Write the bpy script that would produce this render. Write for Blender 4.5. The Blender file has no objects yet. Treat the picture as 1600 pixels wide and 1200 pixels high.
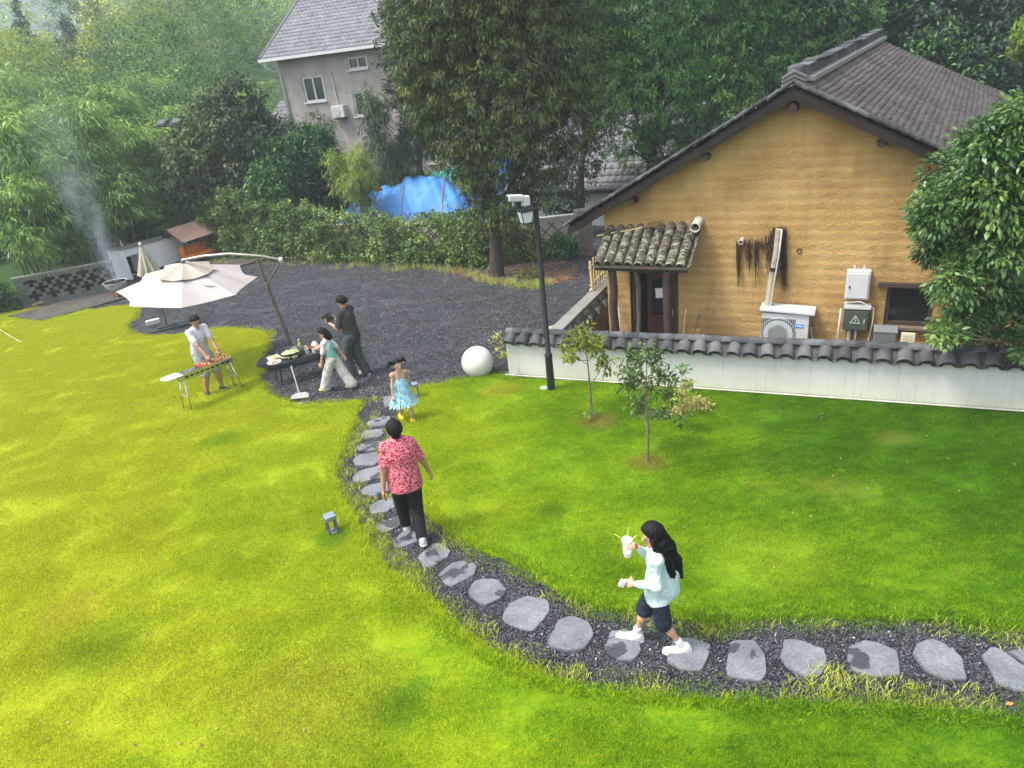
import bpy, bmesh, math, random
import numpy as np
from mathutils import Vector, Matrix
R = math.radians
random.seed(7); rng = np.random.default_rng(7)
SC = bpy.context.scene; COL = SC.collection

# ------------------------------------------------------------------ camera
F = 1080.0                       # focal length in photo pixels (1600 wide)
CAMH = 4.95
_d = np.array([1065 - 800, 2930 - 600, F], float); _d /= np.linalg.norm(_d)   # straight down, seen by the camera
_f = np.array([0, 0, 1.0]) - _d[2] * _d; _f /= np.linalg.norm(_f)
CM = np.array([np.cross(_d, _f), _f, -_d])
cam_data = bpy.data.cameras.new('camera'); cam = bpy.data.objects.new('camera', cam_data); COL.objects.link(cam)
_x, _y, _z = CM @ [1, 0, 0], -(CM @ [0, 1, 0]), -(CM @ [0, 0, 1])
cam.matrix_world = Matrix(((_x[0], _y[0], _z[0], 0), (_x[1], _y[1], _z[1], 0), (_x[2], _y[2], _z[2], CAMH), (0, 0, 0, 1)))
cam_data.sensor_width = 36; cam_data.lens = F / 1600 * 36; cam_data.clip_end = 3000
SC.camera = cam

# ------------------------------------------------------------------ light
SUN_EL, SUN_AZ = R(60), R(-102)          # azimuth: direction towards the sun, from +Y clockwise
w = bpy.data.worlds.new('World'); SC.world = w; w.use_nodes = True
nt = w.node_tree; bg = nt.nodes['Background']
sky = nt.nodes.new('ShaderNodeTexSky'); sky.sky_type = 'NISHITA'; sky.sun_disc = False
sky.sun_elevation = SUN_EL; sky.sun_rotation = SUN_AZ; sky.air_density = 1.0; sky.dust_density = 4.0; sky.ozone_density = 1.0
hs = nt.nodes.new('ShaderNodeHueSaturation'); hs.inputs['Saturation'].default_value = 0.45
nt.links.new(sky.outputs[0], hs.inputs['Color']); nt.links.new(hs.outputs[0], bg.inputs[0])
bg.inputs[1].default_value = 0.12
sl = bpy.data.lights.new('sun', 'SUN'); sl.energy = 1.5; sl.angle = R(11); sl.color = (1, .95, .86)
so = bpy.data.objects.new('sun', sl); COL.objects.link(so)
_s = Vector((math.sin(SUN_AZ) * math.cos(SUN_EL), math.cos(SUN_AZ) * math.cos(SUN_EL), math.sin(SUN_EL)))
so.rotation_euler = _s.to_track_quat('Z', 'Y').to_euler(); so.location = (0, 0, 40)
SC.view_settings.view_transform = 'Standard'; SC.view_settings.look = 'None'
SC.view_settings.exposure = 2.2; SC.view_settings.gamma = 1
SC.cycles.max_bounces = 6; SC.cycles.diffuse_bounces = 4; SC.cycles.glossy_bounces = 2
SC.cycles.transmission_bounces = 4; SC.cycles.transparent_max_bounces = 8; SC.cycles.volume_bounces = 2
SC.cycles.volume_step_rate = 2.0; SC.cycles.volume_max_steps = 128
SC.cycles.sample_clamp_indirect = 6

# ------------------------------------------------------------------ photo pixel -> place
KS = 0.06                                    # the garden falls gently away from the camera
def gz(x, y): return -KS * (y - 6.0)
def ray(x, y): return CM @ np.array([(x - 800) / F, (y - 600) / F, 1.0])
def g(x, y, dz=0.0):
    'where the ray through a photo pixel meets the garden (plus dz)'
    r = ray(x, y); t = (KS * 6 + dz - CAMH) / (r[2] + KS * r[1])
    return Vector(np.array([0, 0, CAMH]) + t * r)
def atY(x, y, Y):
    r = ray(x, y); return Vector(np.array([0, 0, CAMH]) + r * (Y / r[1]))
NU, UU = np.array([.467, .884]), np.array([.884, -.467])   # house frame: away from the white wall / along it
def hp(u, off, z=0.0): return Vector((u * UU[0] + off * NU[0], u * UU[1] + off * NU[1], z))
def onwall(x, y, off):
    'u, z of a pixel on the vertical plane at an offset of the house frame'
    r = ray(x, y); t = off / (r[0] * NU[0] + r[1] * NU[1]); p = np.array([0, 0, CAMH]) + t * r
    return float(p[:2] @ UU), float(p[2])
HROT = math.atan2(UU[1], UU[0])

# ------------------------------------------------------------------ objects
def tag(o, label=None, cat=None, group=None, kind=None):
    if label: o['label'] = label
    if cat: o['category'] = cat
    if group: o['group'] = group
    if kind: o['kind'] = kind
    return o
def thing(name, label, cat, loc=(0, 0, 0), group=None, rz=0.0):
    o = bpy.data.objects.new(name, None); COL.objects.link(o); o.empty_display_size = .2
    o.location = loc; o.rotation_euler = (0, 0, rz)
    return tag(o, label, cat, group)
def wmat(o):
    m = Matrix.LocRotScale(o.location, o.rotation_euler, o.scale)
    return wmat(o.parent) @ m if o.parent else m
def link(name, me, mat=None, parent=None, world=False, kind=None):
    o = bpy.data.objects.new(name, me); COL.objects.link(o)
    if mat is not None and not me.materials: me.materials.append(mat)
    if parent is not None:
        o.parent = parent
        if world:
            iv = wmat(parent).inverted(); o.location = iv.to_translation(); o.rotation_euler = iv.to_euler(); o.scale = iv.to_scale()
    if kind: o['kind'] = kind
    return o
def inst(name, src, parent, loc, rot=(0, 0, 0), scale=(1, 1, 1)):
    o = bpy.data.objects.new(name, src); COL.objects.link(o); o.parent = parent
    o.location = loc; o.rotation_euler = rot; o.scale = scale
    return o
def copytree(o, parent=None):
    c = o.copy(); COL.objects.link(c); c.parent = parent
    for ch in list(o.children): copytree(ch, c)
    return c

class MB:
    'collects shapes; becomes ONE mesh'
    def __init__(s): s.v = []; s.f = []; s.m = []
    def add(s, vs, fs, mi=0):
        b = len(s.v); s.v += [tuple(p) for p in vs]; s.f += [tuple(i + b for i in f) for f in fs]; s.m += [mi] * len(fs); return s
    def box(s, c, size, rot=None, mi=0):
        hx, hy, hz = size[0] / 2, size[1] / 2, size[2] / 2; c = Vector(c)
        M = rot if rot is not None else Matrix.Identity(3)
        if isinstance(M, (int, float)): M = Matrix.Rotation(M, 3, 'Z')
        vs = [c + M @ Vector((x * hx, y * hy, z * hz)) for x in (-1, 1) for y in (-1, 1) for z in (-1, 1)]
        return s.add(vs, [(0, 1, 3, 2), (4, 6, 7, 5), (0, 4, 5, 1), (2, 3, 7, 6), (0, 2, 6, 4), (1, 5, 7, 3)], mi)
    def bbox(s, c, size, bev, rot=None, mi=0):
        'box with chamfered edges'
        bm = bmesh.new(); bmesh.ops.create_cube(bm, size=1)
        bmesh.ops.scale(bm, vec=size, verts=bm.verts); bmesh.ops.bevel(bm, geom=bm.edges[:], offset=bev, segments=2, affect='EDGES', profile=.5)
        M = rot if rot is not None else Matrix.Identity(3)
        if isinstance(M, (int, float)): M = Matrix.Rotation(M, 3, 'Z')
        bm.verts.index_update(); c = Vector(c)
        s.add([c + M @ v.co for v in bm.verts], [[v.index for v in f.verts] for f in bm.faces], mi); bm.free(); return s
    def tube(s, pts, rad, n=8, cap=True, mi=0):
        pts = [Vector(p) for p in pts]
        if not hasattr(rad, '__len__'): rad = [rad] * len(pts)
        up = None; rings = []
        for i, p in enumerate(pts):
            t = (pts[min(i + 1, len(pts) - 1)] - pts[max(i - 1, 0)]).normalized()
            if up is None: up = t.orthogonal().normalized()
            up = (up - t * up.dot(t)).normalized(); sd = t.cross(up)
            rings.append([p + (up * math.cos(a) + sd * math.sin(a)) * rad[i] for a in [2 * math.pi * k / n for k in range(n)]])
        vs = [q for r in rings for q in r]; fs = []
        for i in range(len(pts) - 1):
            for k in range(n): fs.append((i * n + k, i * n + (k + 1) % n, (i + 1) * n + (k + 1) % n, (i + 1) * n + k))
        if cap: fs += [tuple(range(n))[::-1], tuple(range((len(pts) - 1) * n, len(pts) * n))]
        return s.add(vs, fs, mi)
    def lathe(s, prof, c=(0, 0, 0), n=24, M=None, mi=0):
        c = Vector(c); vs = []; fs = []
        for r, z in prof:
            for k in range(n):
                a = 2 * math.pi * k / n; p = Vector((r * math.cos(a), r * math.sin(a), z)); vs.append(c + (M @ p if M else p))
        for i in range(len(prof) - 1):
            for k in range(n): fs.append((i * n + k, i * n + (k + 1) % n, (i + 1) * n + (k + 1) % n, (i + 1) * n + k))
        if prof[0][0] > 1e-4: fs.append(tuple(range(n))[::-1])
        if prof[-1][0] > 1e-4: fs.append(tuple(range((len(prof) - 1) * n, len(prof) * n)))
        return s.add(vs, fs, mi)
    def prism(s, poly, h, mi=0):
        'poly: 3-D outline of the top, counter-clockwise from above; h: thickness downwards (number or vector)'
        dv = Vector((0, 0, -h)) if not hasattr(h, '__len__') else Vector(h); n = len(poly); poly = [Vector(p) for p in poly]
        vs = poly + [p + dv for p in poly]
        fs = [tuple(range(n)), tuple(range(n, 2 * n))[::-1]] + [(i, i + n, (i + 1) % n + n, (i + 1) % n) for i in range(n)]
        return s.add(vs, fs, mi)
    def quad(s, a, b, c, d, mi=0): return s.add([a, b, c, d], [(0, 1, 2, 3)], mi)
    def mesh(s, name, mats=(), smooth=False, angle=None):
        me = bpy.data.meshes.new(name); me.from_pydata(s.v, [], s.f); me.update()
        for m in mats: me.materials.append(m)
        if any(s.m): me.polygons.foreach_set('material_index', s.m)
        bm = bmesh.new(); bm.from_mesh(me); bmesh.ops.recalc_face_normals(bm, faces=bm.faces[:]); bm.to_mesh(me); bm.free()
        if smooth:
            me.polygons.foreach_set('use_smooth', [True] * len(me.polygons))
            if angle: me.set_sharp_from_angle(angle=R(angle))
        return me
    def build(s, name, mat, parent=None, world=False, smooth=False, angle=None, kind=None):
        mats = mat if isinstance(mat, (list, tuple)) else [mat]
        return link(name, s.mesh(name, mats, smooth, angle), None, parent, world, kind)
def npmesh(name, V, Fq, mat=None, col=None, smooth=False):
    'fast mesh from numpy arrays (all faces of one size); col: per-vertex colour'
    me = bpy.data.meshes.new(name); V = np.asarray(V, np.float32); Fq = np.asarray(Fq, np.int32); k = Fq.shape[1]; n = len(Fq)
    me.vertices.add(len(V)); me.vertices.foreach_set('co', V.ravel())
    me.loops.add(n * k); me.loops.foreach_set('vertex_index', Fq.ravel())
    me.polygons.add(n); me.polygons.foreach_set('loop_start', np.arange(0, n * k, k, dtype=np.int32))
    if smooth: me.polygons.foreach_set('use_smooth', np.ones(n, bool))
    if col is not None:
        a = me.color_attributes.new('tint', 'FLOAT_COLOR', 'POINT')
        c = np.ones((len(V), 4), np.float32); c[:, :3] = col; a.data.foreach_set('color', c.ravel())
    if mat: me.materials.append(mat)
    me.update(calc_edges=True); return me

# ------------------------------------------------------------------ materials
class NT:
    def __init__(s, name):
        s.m = bpy.data.materials.new(name); s.m.use_nodes = True; s.t = s.m.node_tree; s.b = s.t.nodes['Principled BSDF']; s.out = s.t.nodes['Material Output']
    def n(s, typ, **kw):
        nd = s.t.nodes.new('ShaderNode' + typ)
        for k, v in kw.items():
            if k.startswith('i_'): s.set(nd, k[2:], v)
            else: setattr(nd, k, v)
        return nd
    def set(s, nd, key, v):
        i = nd.inputs[int(key)] if key.isdigit() else nd.inputs[key.replace('_', ' ')]
        if isinstance(v, bpy.types.NodeSocket): s.t.links.new(v, i)
        else: i.default_value = v
    def pos(s, obj=True):
        return s.n('TexCoord').outputs['Object'] if obj else s.n('NewGeometry').outputs['Position']
    def mapg(s, v, sc): return s.n('Mapping', i_Vector=v, i_Scale=sc).outputs[0]
    def noise(s, v, scale, detail=4, rough=.55, dist=0):
        return s.n('TexNoise', i_Vector=v, i_Scale=scale, i_Detail=detail, i_Roughness=rough, i_Distortion=dist).outputs['Fac']
    def vor(s, v, scale, out='Distance', feature='F1', rnd=1.0):
        return s.n('TexVoronoi', feature=feature, i_Vector=v, i_Scale=scale, i_Randomness=rnd).outputs[out]
    def ramp(s, f, stops, interp='LINEAR'):
        r = s.n('ValToRGB', i_Fac=f); e = r.color_ramp; e.interpolation = interp
        while len(e.elements) < len(stops): e.elements.new(.5)
        for el, (p, c) in zip(e.elements, stops):
            el.position = p; el.color = (*c, 1) if hasattr(c, '__len__') else (c, c, c, 1)
        return r.outputs[0]
    def mix(s, f, a, b, mode='MIX'):
        nd = s.n('Mix', data_type='RGBA', blend_type=mode)
        for i, v in ((0, f), (6, a), (7, b)):
            if isinstance(v, bpy.types.NodeSocket): s.t.links.new(v, nd.inputs[i])
            else: nd.inputs[i].default_value = (*v, 1) if hasattr(v, '__len__') and len(v) == 3 else v
        return nd.outputs[2]
    def math(s, op, a, b=0.0, c=None):
        nd = s.n('Math', operation=op); s.set(nd, '0', a); s.set(nd, '1', b)
        if c is not None: s.set(nd, '2', c)
        return nd.outputs[0]
    def bump(s, hgt, strength=.4, dist=.01):
        b = s.n('Bump', i_Strength=strength, i_Distance=dist, i_Height=hgt); s.t.links.new(b.outputs[0], s.b.inputs['Normal']); return s
    def fin(s, color=None, rough=.7, spec=.3, metal=0.0):
        if color is not None: s.set(s.b, 'Base_Color', (*color, 1) if hasattr(color, '__len__') and len(color) == 3 else color)
        s.set(s.b, 'Roughness', rough); s.set(s.b, 'Specular_IOR_Level', spec); s.set(s.b, 'Metallic', metal); return s.m
MATS = {}
def plain(name, c, rough=.6, var=.25, scale=6, bump=.15, metal=0, spec=.3, world=False):
    'a base colour with soft blotches, dirt and fine grain'
    if name in MATS: return MATS[name]
    t = NT(name); p = t.pos(not world)
    f = t.noise(p, scale, 5, .65); f2 = t.noise(p, scale * 9, 3)
    dark = tuple(x * (1 - var) for x in c); lite = tuple(min(1, x * (1 + var * .6)) for x in c)
    col = t.ramp(f, [(.3, dark), (.5, c), (.72, lite)])
    if bump: t.bump(f2, bump, .004)
    MATS[name] = t.fin(col, t.math('MULTIPLY_ADD', f2, .25, max(.05, rough - .12)), spec, metal); return MATS[name]
def leafmat(name, dark, mid, lite, trans=.35, rough=.5, spec=.35):
    'leaves: the tint attribute picks from young to old leaf colours'
    t = NT(name); a = t.n('Attribute', attribute_name='tint').outputs['Fac']
    oi = t.n('ObjectInfo').outputs['Random']
    v = t.math('ADD', a, t.math('MULTIPLY_ADD', oi, .16, -.08))
    col = t.ramp(v, [(0, dark), (.5, mid), (1, lite)])
    t.fin(col, rough, spec)
    tr = t.n('BsdfTranslucent'); t.t.links.new(t.mix(.35, col, (.5, .6, .05), 'MULTIPLY') if False else col, tr.inputs['Color'])
    mx = t.n('MixShader', i_0=trans); t.t.links.new(t.b.outputs[0], mx.inputs[1]); t.t.links.new(tr.outputs[0], mx.inputs[2])
    t.t.links.new(mx.outputs[0], t.out.inputs['Surface']); return t.m
# ================================================================== GROUND
def smooth_curve(pts, k=4):
    'Catmull-Rom through pixel points'
    out = []; n = len(pts)
    for i in range(n - 1):
        p0, p1, p2, p3 = (np.array(pts[max(0, min(n - 1, i + j))], float) for j in (-1, 0, 1, 2))
        for s in range(k):
            t = s / k; out.append(tuple(.5 * (2 * p1 + (p2 - p0) * t + (2 * p0 - 5 * p1 + 4 * p2 - p3) * t * t + (3 * p1 - p0 - 3 * p2 + p3) * t ** 3)))
    return out + [tuple(pts[-1])]
def lawn_col(t):
    p = t.pos(False)
    big = t.noise(p, .3, 3, .55); mid = t.noise(p, 1.6, 4, .6); fine = t.noise(p, 22, 3, .6)
    sx = t.n('SeparateXYZ', i_0=p).outputs
    # greener and darker to the right and far back, yellower on the left
    side = t.math('MULTIPLY_ADD', sx[0], .09, .43)
    far = t.math('MULTIPLY', t.math('MAXIMUM', t.math('SUBTRACT', sx[1], 14.0), 0), .05)
    wet = t.math('ADD', t.math('ADD', side, far), t.math('MULTIPLY_ADD', big, .9, -.45))
    wet = t.math('ADD', wet, t.math('MULTIPLY_ADD', mid, .4, -.2))
    mott = t.noise(t.mapg(p, (4.5, 9, 6)), 1.0, 4, .6, .5); wet = t.math('ADD', wet, t.math('MULTIPLY_ADD', mott, .62, -.31))
    wet = t.math('ADD', wet, t.math('MULTIPLY_ADD', fine, .45, -.225))
    col = t.ramp(wet, [(0.0, (.43, .47, .022)), (.28, (.33, .44, .014)), (.52, (.205, .35, .010)), (.78, (.10, .225, .007)), (1, (.058, .15, .006))])
    patch = t.ramp(t.noise(p, .45, 4, .6), [(.6, 0), (.78, .4)])
    col = t.mix(patch, col, (.52, .46, .06))
    # lusher tufts and worn, dry spots where the photo shows them
    nz = t.math('MULTIPLY_ADD', t.noise(p, 3.0, 3), .5, -.25)
    for (px, py, rad, c, k) in [(620, 1112, .4, (.1, .24, .01), .6), (650, 1085, .25, (.1, .24, .01), .5), (165, 1010, .6, (.15, .3, .01), .5), (862, 802, .3, (.07, .19, .01), .6), (350, 690, .5, (.14, .3, .01), .5), (520, 845, .35, (.1, .26, .01), .6),
                                (1010, 728, .36, (.30, .2, .06), .6), (935, 662, .45, (.34, .26, .09), .7), (785, 612, .6, (.45, .38, .05), .45), (1395, 690, .4, (.30, .27, .06), .3), (1320, 772, .5, (.28, .3, .05), .25), (480, 1110, 1.1, (.55, .5, .06), .4), (1200, 880, .9, (.40, .5, .03), .4), (110, 960, .5, (.6, .5, .06), .5)]:
        d = t.n('VectorMath', operation='DISTANCE', i_0=p, i_1=tuple(g(px, py))).outputs['Value']
        m = t.ramp(t.math('ADD', t.math('DIVIDE', d, rad), nz), [(.25, k), (1.0, 0.0)], 'EASE'); col = t.mix(m, col, c)
    return col
def grass_material(name, blade):
    t = NT(name); col = lawn_col(t)
    if blade:
        a = t.n('Attribute', attribute_name='tint').outputs['Fac']
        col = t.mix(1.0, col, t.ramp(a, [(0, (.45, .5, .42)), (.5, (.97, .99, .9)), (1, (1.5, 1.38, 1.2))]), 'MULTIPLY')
    else:
        col = t.mix(1.0, col, (.5, .53, .45), 'MULTIPLY')
        t.bump(t.noise(t.pos(False), 60, 4), .7, .02)
    t.fin(col, .55 if blade else .9, .08 if blade else .05)
    if blade:
        tr = t.n('BsdfTranslucent'); t.t.links.new(col, tr.inputs['Color']); mx = t.n('MixShader', i_0=.3)
        t.t.links.new(t.b.outputs[0], mx.inputs[1]); t.t.links.new(tr.outputs[0], mx.inputs[2]); t.t.links.new(mx.outputs[0], t.out.inputs['Surface'])
    return t.m
M_LAWN, M_BLADE = grass_material('lawn_turf', False), grass_material('grass_blade', True)

def gravel_material(name, base, scale, blotch=True):
    t = NT(name); p = t.pos(False)
    cell = t.n('TexVoronoi', feature='F1', i_Vector=p, i_Scale=scale)
    sp = t.n('SeparateColor', i_Color=cell.outputs['Color']).outputs[0]
    col = t.ramp(sp, [(0, tuple(x * .45 for x in base)), (.5, base), (.86, tuple(x * 2.0 for x in base)), (.965, (.2, .2, .22)), (1, (.4, .4, .42))])
    gap = t.ramp(cell.outputs['Distance'], [(.25, 1.0), (.62, .3)])
    col = t.mix(1.0, col, gap, 'MULTIPLY')
    if blotch:
        d = t.ramp(t.noise(p, .45, 4, .6), [(.35, (.72, .72, .75)), (.7, (1.25, 1.22, 1.18))]); col = t.mix(1.0, col, d, 'MULTIPLY')
    h = t.math('SUBTRACT', 1.0, cell.outputs['Distance'])
    t.bump(h, 1.0, .012); return t.fin(col, .75, .3)
M_GRAVEL = gravel_material('dark_slate_gravel', (.036, .037, .046), 34)
M_PATHGR = gravel_material('path_gravel', (.026, .027, .032), 62, False)
t = NT('soil'); p = t.pos(False)
t.bump(t.noise(p, 9, 6), .8, .05)
M_SOIL = t.fin(t.ramp(t.noise(p, 1.3, 6, .65), [(.3, (.022, .03, .012)), (.55, (.05, .055, .022)), (.75, (.1, .085, .04))]), .95, .1)

def sheet(name, pts, dz, mat, thick=0.0):
    P = [Vector((x, y, gz(x, y) + dz)) for x, y in pts]
    me = MB().prism(P, thick or .02).mesh(name, [mat])
    bm = bmesh.new(); bm.from_mesh(me); bmesh.ops.triangulate(bm, faces=[f for f in bm.faces if len(f.verts) > 4]); bm.to_mesh(me); bm.free()
    return tag(link(name, me), kind='structure')
def pxs(pts): return [tuple(g(x, y)[:2]) for x, y in pts]

# --- lawn outlines, traced on the garden plane
EDGE_TOP = [(-60, 497), (0, 492), (60, 484), (130, 487), (175, 483), (211, 480), (207, 497), (194, 512), (204, 526), (250, 528), (300, 522), (350, 517),
            (400, 518), (419, 531), (412, 548), (403, 570), (401, 590), (411, 612), (431, 628), (460, 636), (500, 637), (540, 634), (560, 632)]
PATH_L = [(560, 632), (557, 655), (545, 680), (531, 710), (524, 735), (527, 762), (541, 792), (556, 812), (570, 840), (590, 870), (620, 903), (652, 927), (690, 957),
          (720, 988), (760, 1015), (800, 1040), (850, 1062), (910, 1078), (1000, 1090), (1100, 1098), (1200, 1105), (1300, 1110), (1450, 1117), (1600, 1130), (1760, 1150), (2000, 1176), (2300, 1200)]
PATH_R = [(640, 612), (634, 640), (622, 665), (613, 690), (611, 720), (624, 752), (645, 788), (672, 810), (695, 826), (725, 846), (770, 870), (820, 892), (870, 925),
          (920, 945), (980, 957), (1050, 967), (1110, 977), (1200, 967), (1300, 967), (1400, 969), (1500, 975), (1600, 988), (1760, 1008), (2000, 1040), (2300, 1075)]
WB = [tuple(hp(u, 10.44)[:2]) for u in (-5.56, -3, 0, 3, 6, 9)]
left_px = smooth_curve(EDGE_TOP, 3) + smooth_curve(PATH_L, 3)[1:]
left_pts = pxs(left_px)
far_l = g(-60, 497)
outer = [(11.0, 1.2), (9.5, 0.2), (-9.0, 0.2), (-22.0, 8.0), (far_l.x - 4, far_l.y + .5)]
rag = lambda pts, a: [(x + random.uniform(-a, a), y + random.uniform(-a, a)) for x, y in pts]
def ccw(P): return P if sum(a[0] * b[1] - b[0] * a[1] for a, b in zip(P, P[1:] + P[:1])) > 0 else P[::-1]
LAWN_L = ccw(rag(left_pts, .012) + outer)
right_top = pxs(smooth_curve([(640, 612), (680, 606), (730, 597), (765, 590), (797, 594)], 3))
right_bot = pxs(smooth_curve(PATH_R, 3))
LAWN_R = ccw(rag(right_top, .01) + WB[1:] + [(12.2, 4.6)] + rag(right_bot, .012)[::-1][1:-1])
lawnL = sheet('lawn', LAWN_L, .045, M_LAWN, .075)
lawnR = sheet('lawn', LAWN_R, .045, M_LAWN, .075)
# gravel yard under everything and the path in front of it
YARD = ccw([tuple(p) for p in [(-34, 10), (6, 10.3), (11.5, 30), (2, 34), (-34, 34)]])
yard = sheet('gravel_yard', YARD, 0, M_GRAVEL, .15)
PATH = ccw([(x, y) for x, y in pxs(smooth_curve([(a - 14, b) for a, b in PATH_L], 2))] + [(x, y) for x, y in pxs(smooth_curve([(a + 12, b - 6) for a, b in PATH_R], 2))[::-1]])
path = sheet('gravel_path', PATH, .005, M_PATHGR, .15)
base = sheet('garden_soil', [(-60, -6), (40, -6), (40, 9.9), (-60, 9.9)], -.04, M_SOIL, .4)

# --- grass blades and loose gravel as scattered patches
def blade_patch(n, rad, h0, h1, wd, lean=.5):
    ang = rng.uniform(0, 2 * np.pi, n); rr = rad * np.sqrt(rng.uniform(0, 1, n)); c = np.c_[rr * np.cos(ang), rr * np.sin(ang), np.zeros(n)]
    a = rng.uniform(0, 2 * np.pi, n); sd = np.c_[np.cos(a), np.sin(a), np.zeros(n)] * (wd * rng.uniform(.7, 1.3, n))[:, None] / 2
    b = rng.uniform(0, 2 * np.pi, n); h = rng.uniform(h0, h1, n); ln = rng.uniform(.1, lean, n) * h
    d = np.c_[np.cos(b) * ln, np.sin(b) * ln, h]
    m = c + d * [.35, .35, .6]
    V = np.stack([c - sd, c + sd, m + sd * .8, m - sd * .8, c + d], 1).reshape(-1, 3)
    i = np.arange(n)[:, None] * 5
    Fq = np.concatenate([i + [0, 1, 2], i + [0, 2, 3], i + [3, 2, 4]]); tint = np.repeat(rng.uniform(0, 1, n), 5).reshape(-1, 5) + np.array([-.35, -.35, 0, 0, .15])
    return V, Fq, np.clip(tint.reshape(-1, 1), 0, 1)
def scatter(name, me, targets, density, mat, smin=.8, smax=1.2, seed=1, limit=None, dz=0.0):
    'copies of the patch mesh spread over the target sheets'
    o = link(name, me, mat, kind='stuff')
    ng = bpy.data.node_groups.new(name, 'GeometryNodeTree')
    ng.interface.new_socket('Geometry', in_out='INPUT', socket_type='NodeSocketGeometry'); ng.interface.new_socket('Geometry', in_out='OUTPUT', socket_type='NodeSocketGeometry')
    N = ng.nodes.new; L = ng.links.new; gi, go = N('NodeGroupInput'), N('NodeGroupOutput'); jn = N('GeometryNodeJoinGeometry')
    for tg in targets:
        oi = N('GeometryNodeObjectInfo'); oi.inputs[0].default_value = tg; oi.transform_space = 'RELATIVE'
        nm = N('GeometryNodeInputNormal'); sx = N('ShaderNodeSeparateXYZ'); L(nm.outputs[0], sx.inputs[0])
        ge = N('FunctionNodeCompare'); ge.data_type = 'FLOAT'; ge.operation = 'GREATER_THAN'; L(sx.outputs[2], ge.inputs[0]); ge.inputs[1].default_value = .5
        dp = N('GeometryNodeDistributePointsOnFaces'); dp.inputs['Density'].default_value = density; dp.inputs['Seed'].default_value = seed
        L(oi.outputs['Geometry'], dp.inputs['Mesh']); L(ge.outputs[0], dp.inputs['Selection']); pts = dp.outputs['Points']
        if limit:
            ps = N('GeometryNodeInputPosition'); ln = N('ShaderNodeVectorMath'); ln.operation = 'DISTANCE'; L(ps.outputs[0], ln.inputs[0]); ln.inputs[1].default_value = (0, 6, 0)
            c2 = N('FunctionNodeCompare'); c2.data_type = 'FLOAT'; c2.operation = 'GREATER_THAN'; L(ln.outputs['Value'], c2.inputs[0]); c2.inputs[1].default_value = limit
            dl = N('GeometryNodeDeleteGeometry'); dl.domain = 'POINT'; L(pts, dl.inputs['Geometry']); L(c2.outputs[0], dl.inputs['Selection']); pts = dl.outputs[0]
        L(pts, jn.inputs[0])
    ip = N('GeometryNodeInstanceOnPoints'); L(jn.outputs[0], ip.inputs['Points']); L(gi.outputs[0], ip.inputs['Instance'])
    rv = N('FunctionNodeRandomValue'); rv.data_type = 'FLOAT_VECTOR'; rv.inputs[0].default_value = (0, 0, 0); rv.inputs[1].default_value = (0, 0, 6.28); L(rv.outputs[0], ip.inputs['Rotation'])
    rs = N('FunctionNodeRandomValue'); rs.data_type = 'FLOAT'; rs.inputs[2].default_value = smin; rs.inputs[3].default_value = smax; L(rs.outputs[1], ip.inputs['Scale'])
    L(ip.outputs[0], go.inputs[0])
    md = o.modifiers.new('scatter', 'NODES'); md.node_group = ng
    return o
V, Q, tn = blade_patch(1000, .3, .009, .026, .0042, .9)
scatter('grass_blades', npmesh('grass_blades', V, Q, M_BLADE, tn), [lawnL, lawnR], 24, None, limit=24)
# loose stones on the path and the yard
t = NT('loose_gravel'); oi = t.n('Attribute', attribute_name='tint').outputs['Fac']
M_STONES = t.fin(t.ramp(oi, [(0, (.008, .008, .011)), (.55, (.04, .041, .05)), (.9, (.07, .071, .085)), (.98, (.13, .13, .15)), (1, (.3, .3, .31))]), .6, .4)
def stone_patch(n, rad, s0, s1):
    ico = bmesh.new(); bmesh.ops.create_icosphere(ico, subdivisions=1, radius=1); iv = np.array([v.co[:] for v in ico.verts]); fi = np.array([[v.index for v in f.verts] for f in ico.faces]); ico.free()
    V = []; Q = []; T = []
    for k in range(n):
        a = rng.uniform(0, 6.28); r = rad * math.sqrt(rng.uniform()); s = rng.uniform(s0, s1)
        q = Matrix.Rotation(rng.uniform(0, 6.28), 3, Vector(rng.normal(size=3)).normalized())
        v = (iv * rng.uniform(.75, 1.2, (len(iv), 1)) * [s, s * rng.uniform(.6, .9), s * rng.uniform(.4, .6)]) @ np.array(q)
        V.append(v + [r * math.cos(a), r * math.sin(a), s * .3]); Q.append(fi + k * len(iv)); T.append(np.full((len(iv), 1), rng.uniform()))
    return np.concatenate(V), np.concatenate(Q), np.concatenate(T)
V, Q, tn = stone_patch(260, .22, .007, .015)
scatter('loose_gravel', npmesh('loose_gravel', V, Q, M_STONES, tn), [path], 22, None, seed=3)
V, Q, tn = stone_patch(420, .4, .009, .019)
scatter('yard_gravel', npmesh('yard_gravel', V, Q, M_STONES, tn), [yard], 5, None, seed=5, limit=32)

# --- stepping stones
t = NT('slate_slab'); p = t.pos(False); oi = t.n('ObjectInfo').outputs['Random']
vv = t.n('VectorMath', operation='ADD', i_0=p, i_1=t.n('CombineXYZ', i_X=oi, i_Y=t.math('MULTIPLY', oi, 7.0)).outputs[0]).outputs[0]
col = t.ramp(t.noise(vv, 3.5, 6, .65), [(.3, (.08, .086, .096)), (.5, (.12, .127, .14)), (.7, (.165, .173, .187))])
wetm = t.ramp(t.noise(vv, 3.2, 3, .5, .4), [(.585, 0), (.61, 1)])
col = t.mix(wetm, col, (.038, .041, .046))
vein = t.ramp(t.noise(t.mapg(vv, (3, 14, 3)), 2, 5, .7), [(.6, 0), (.75, .5)]); col = t.mix(vein, col, (.25, .25, .26))
gr_ = t.ramp(t.noise(vv, 45, 5, .7), [(.35, (.7, .7, .7)), (.65, (1.25, 1.25, 1.25))]); col = t.mix(1.0, col, gr_, 'MULTIPLY')
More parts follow.
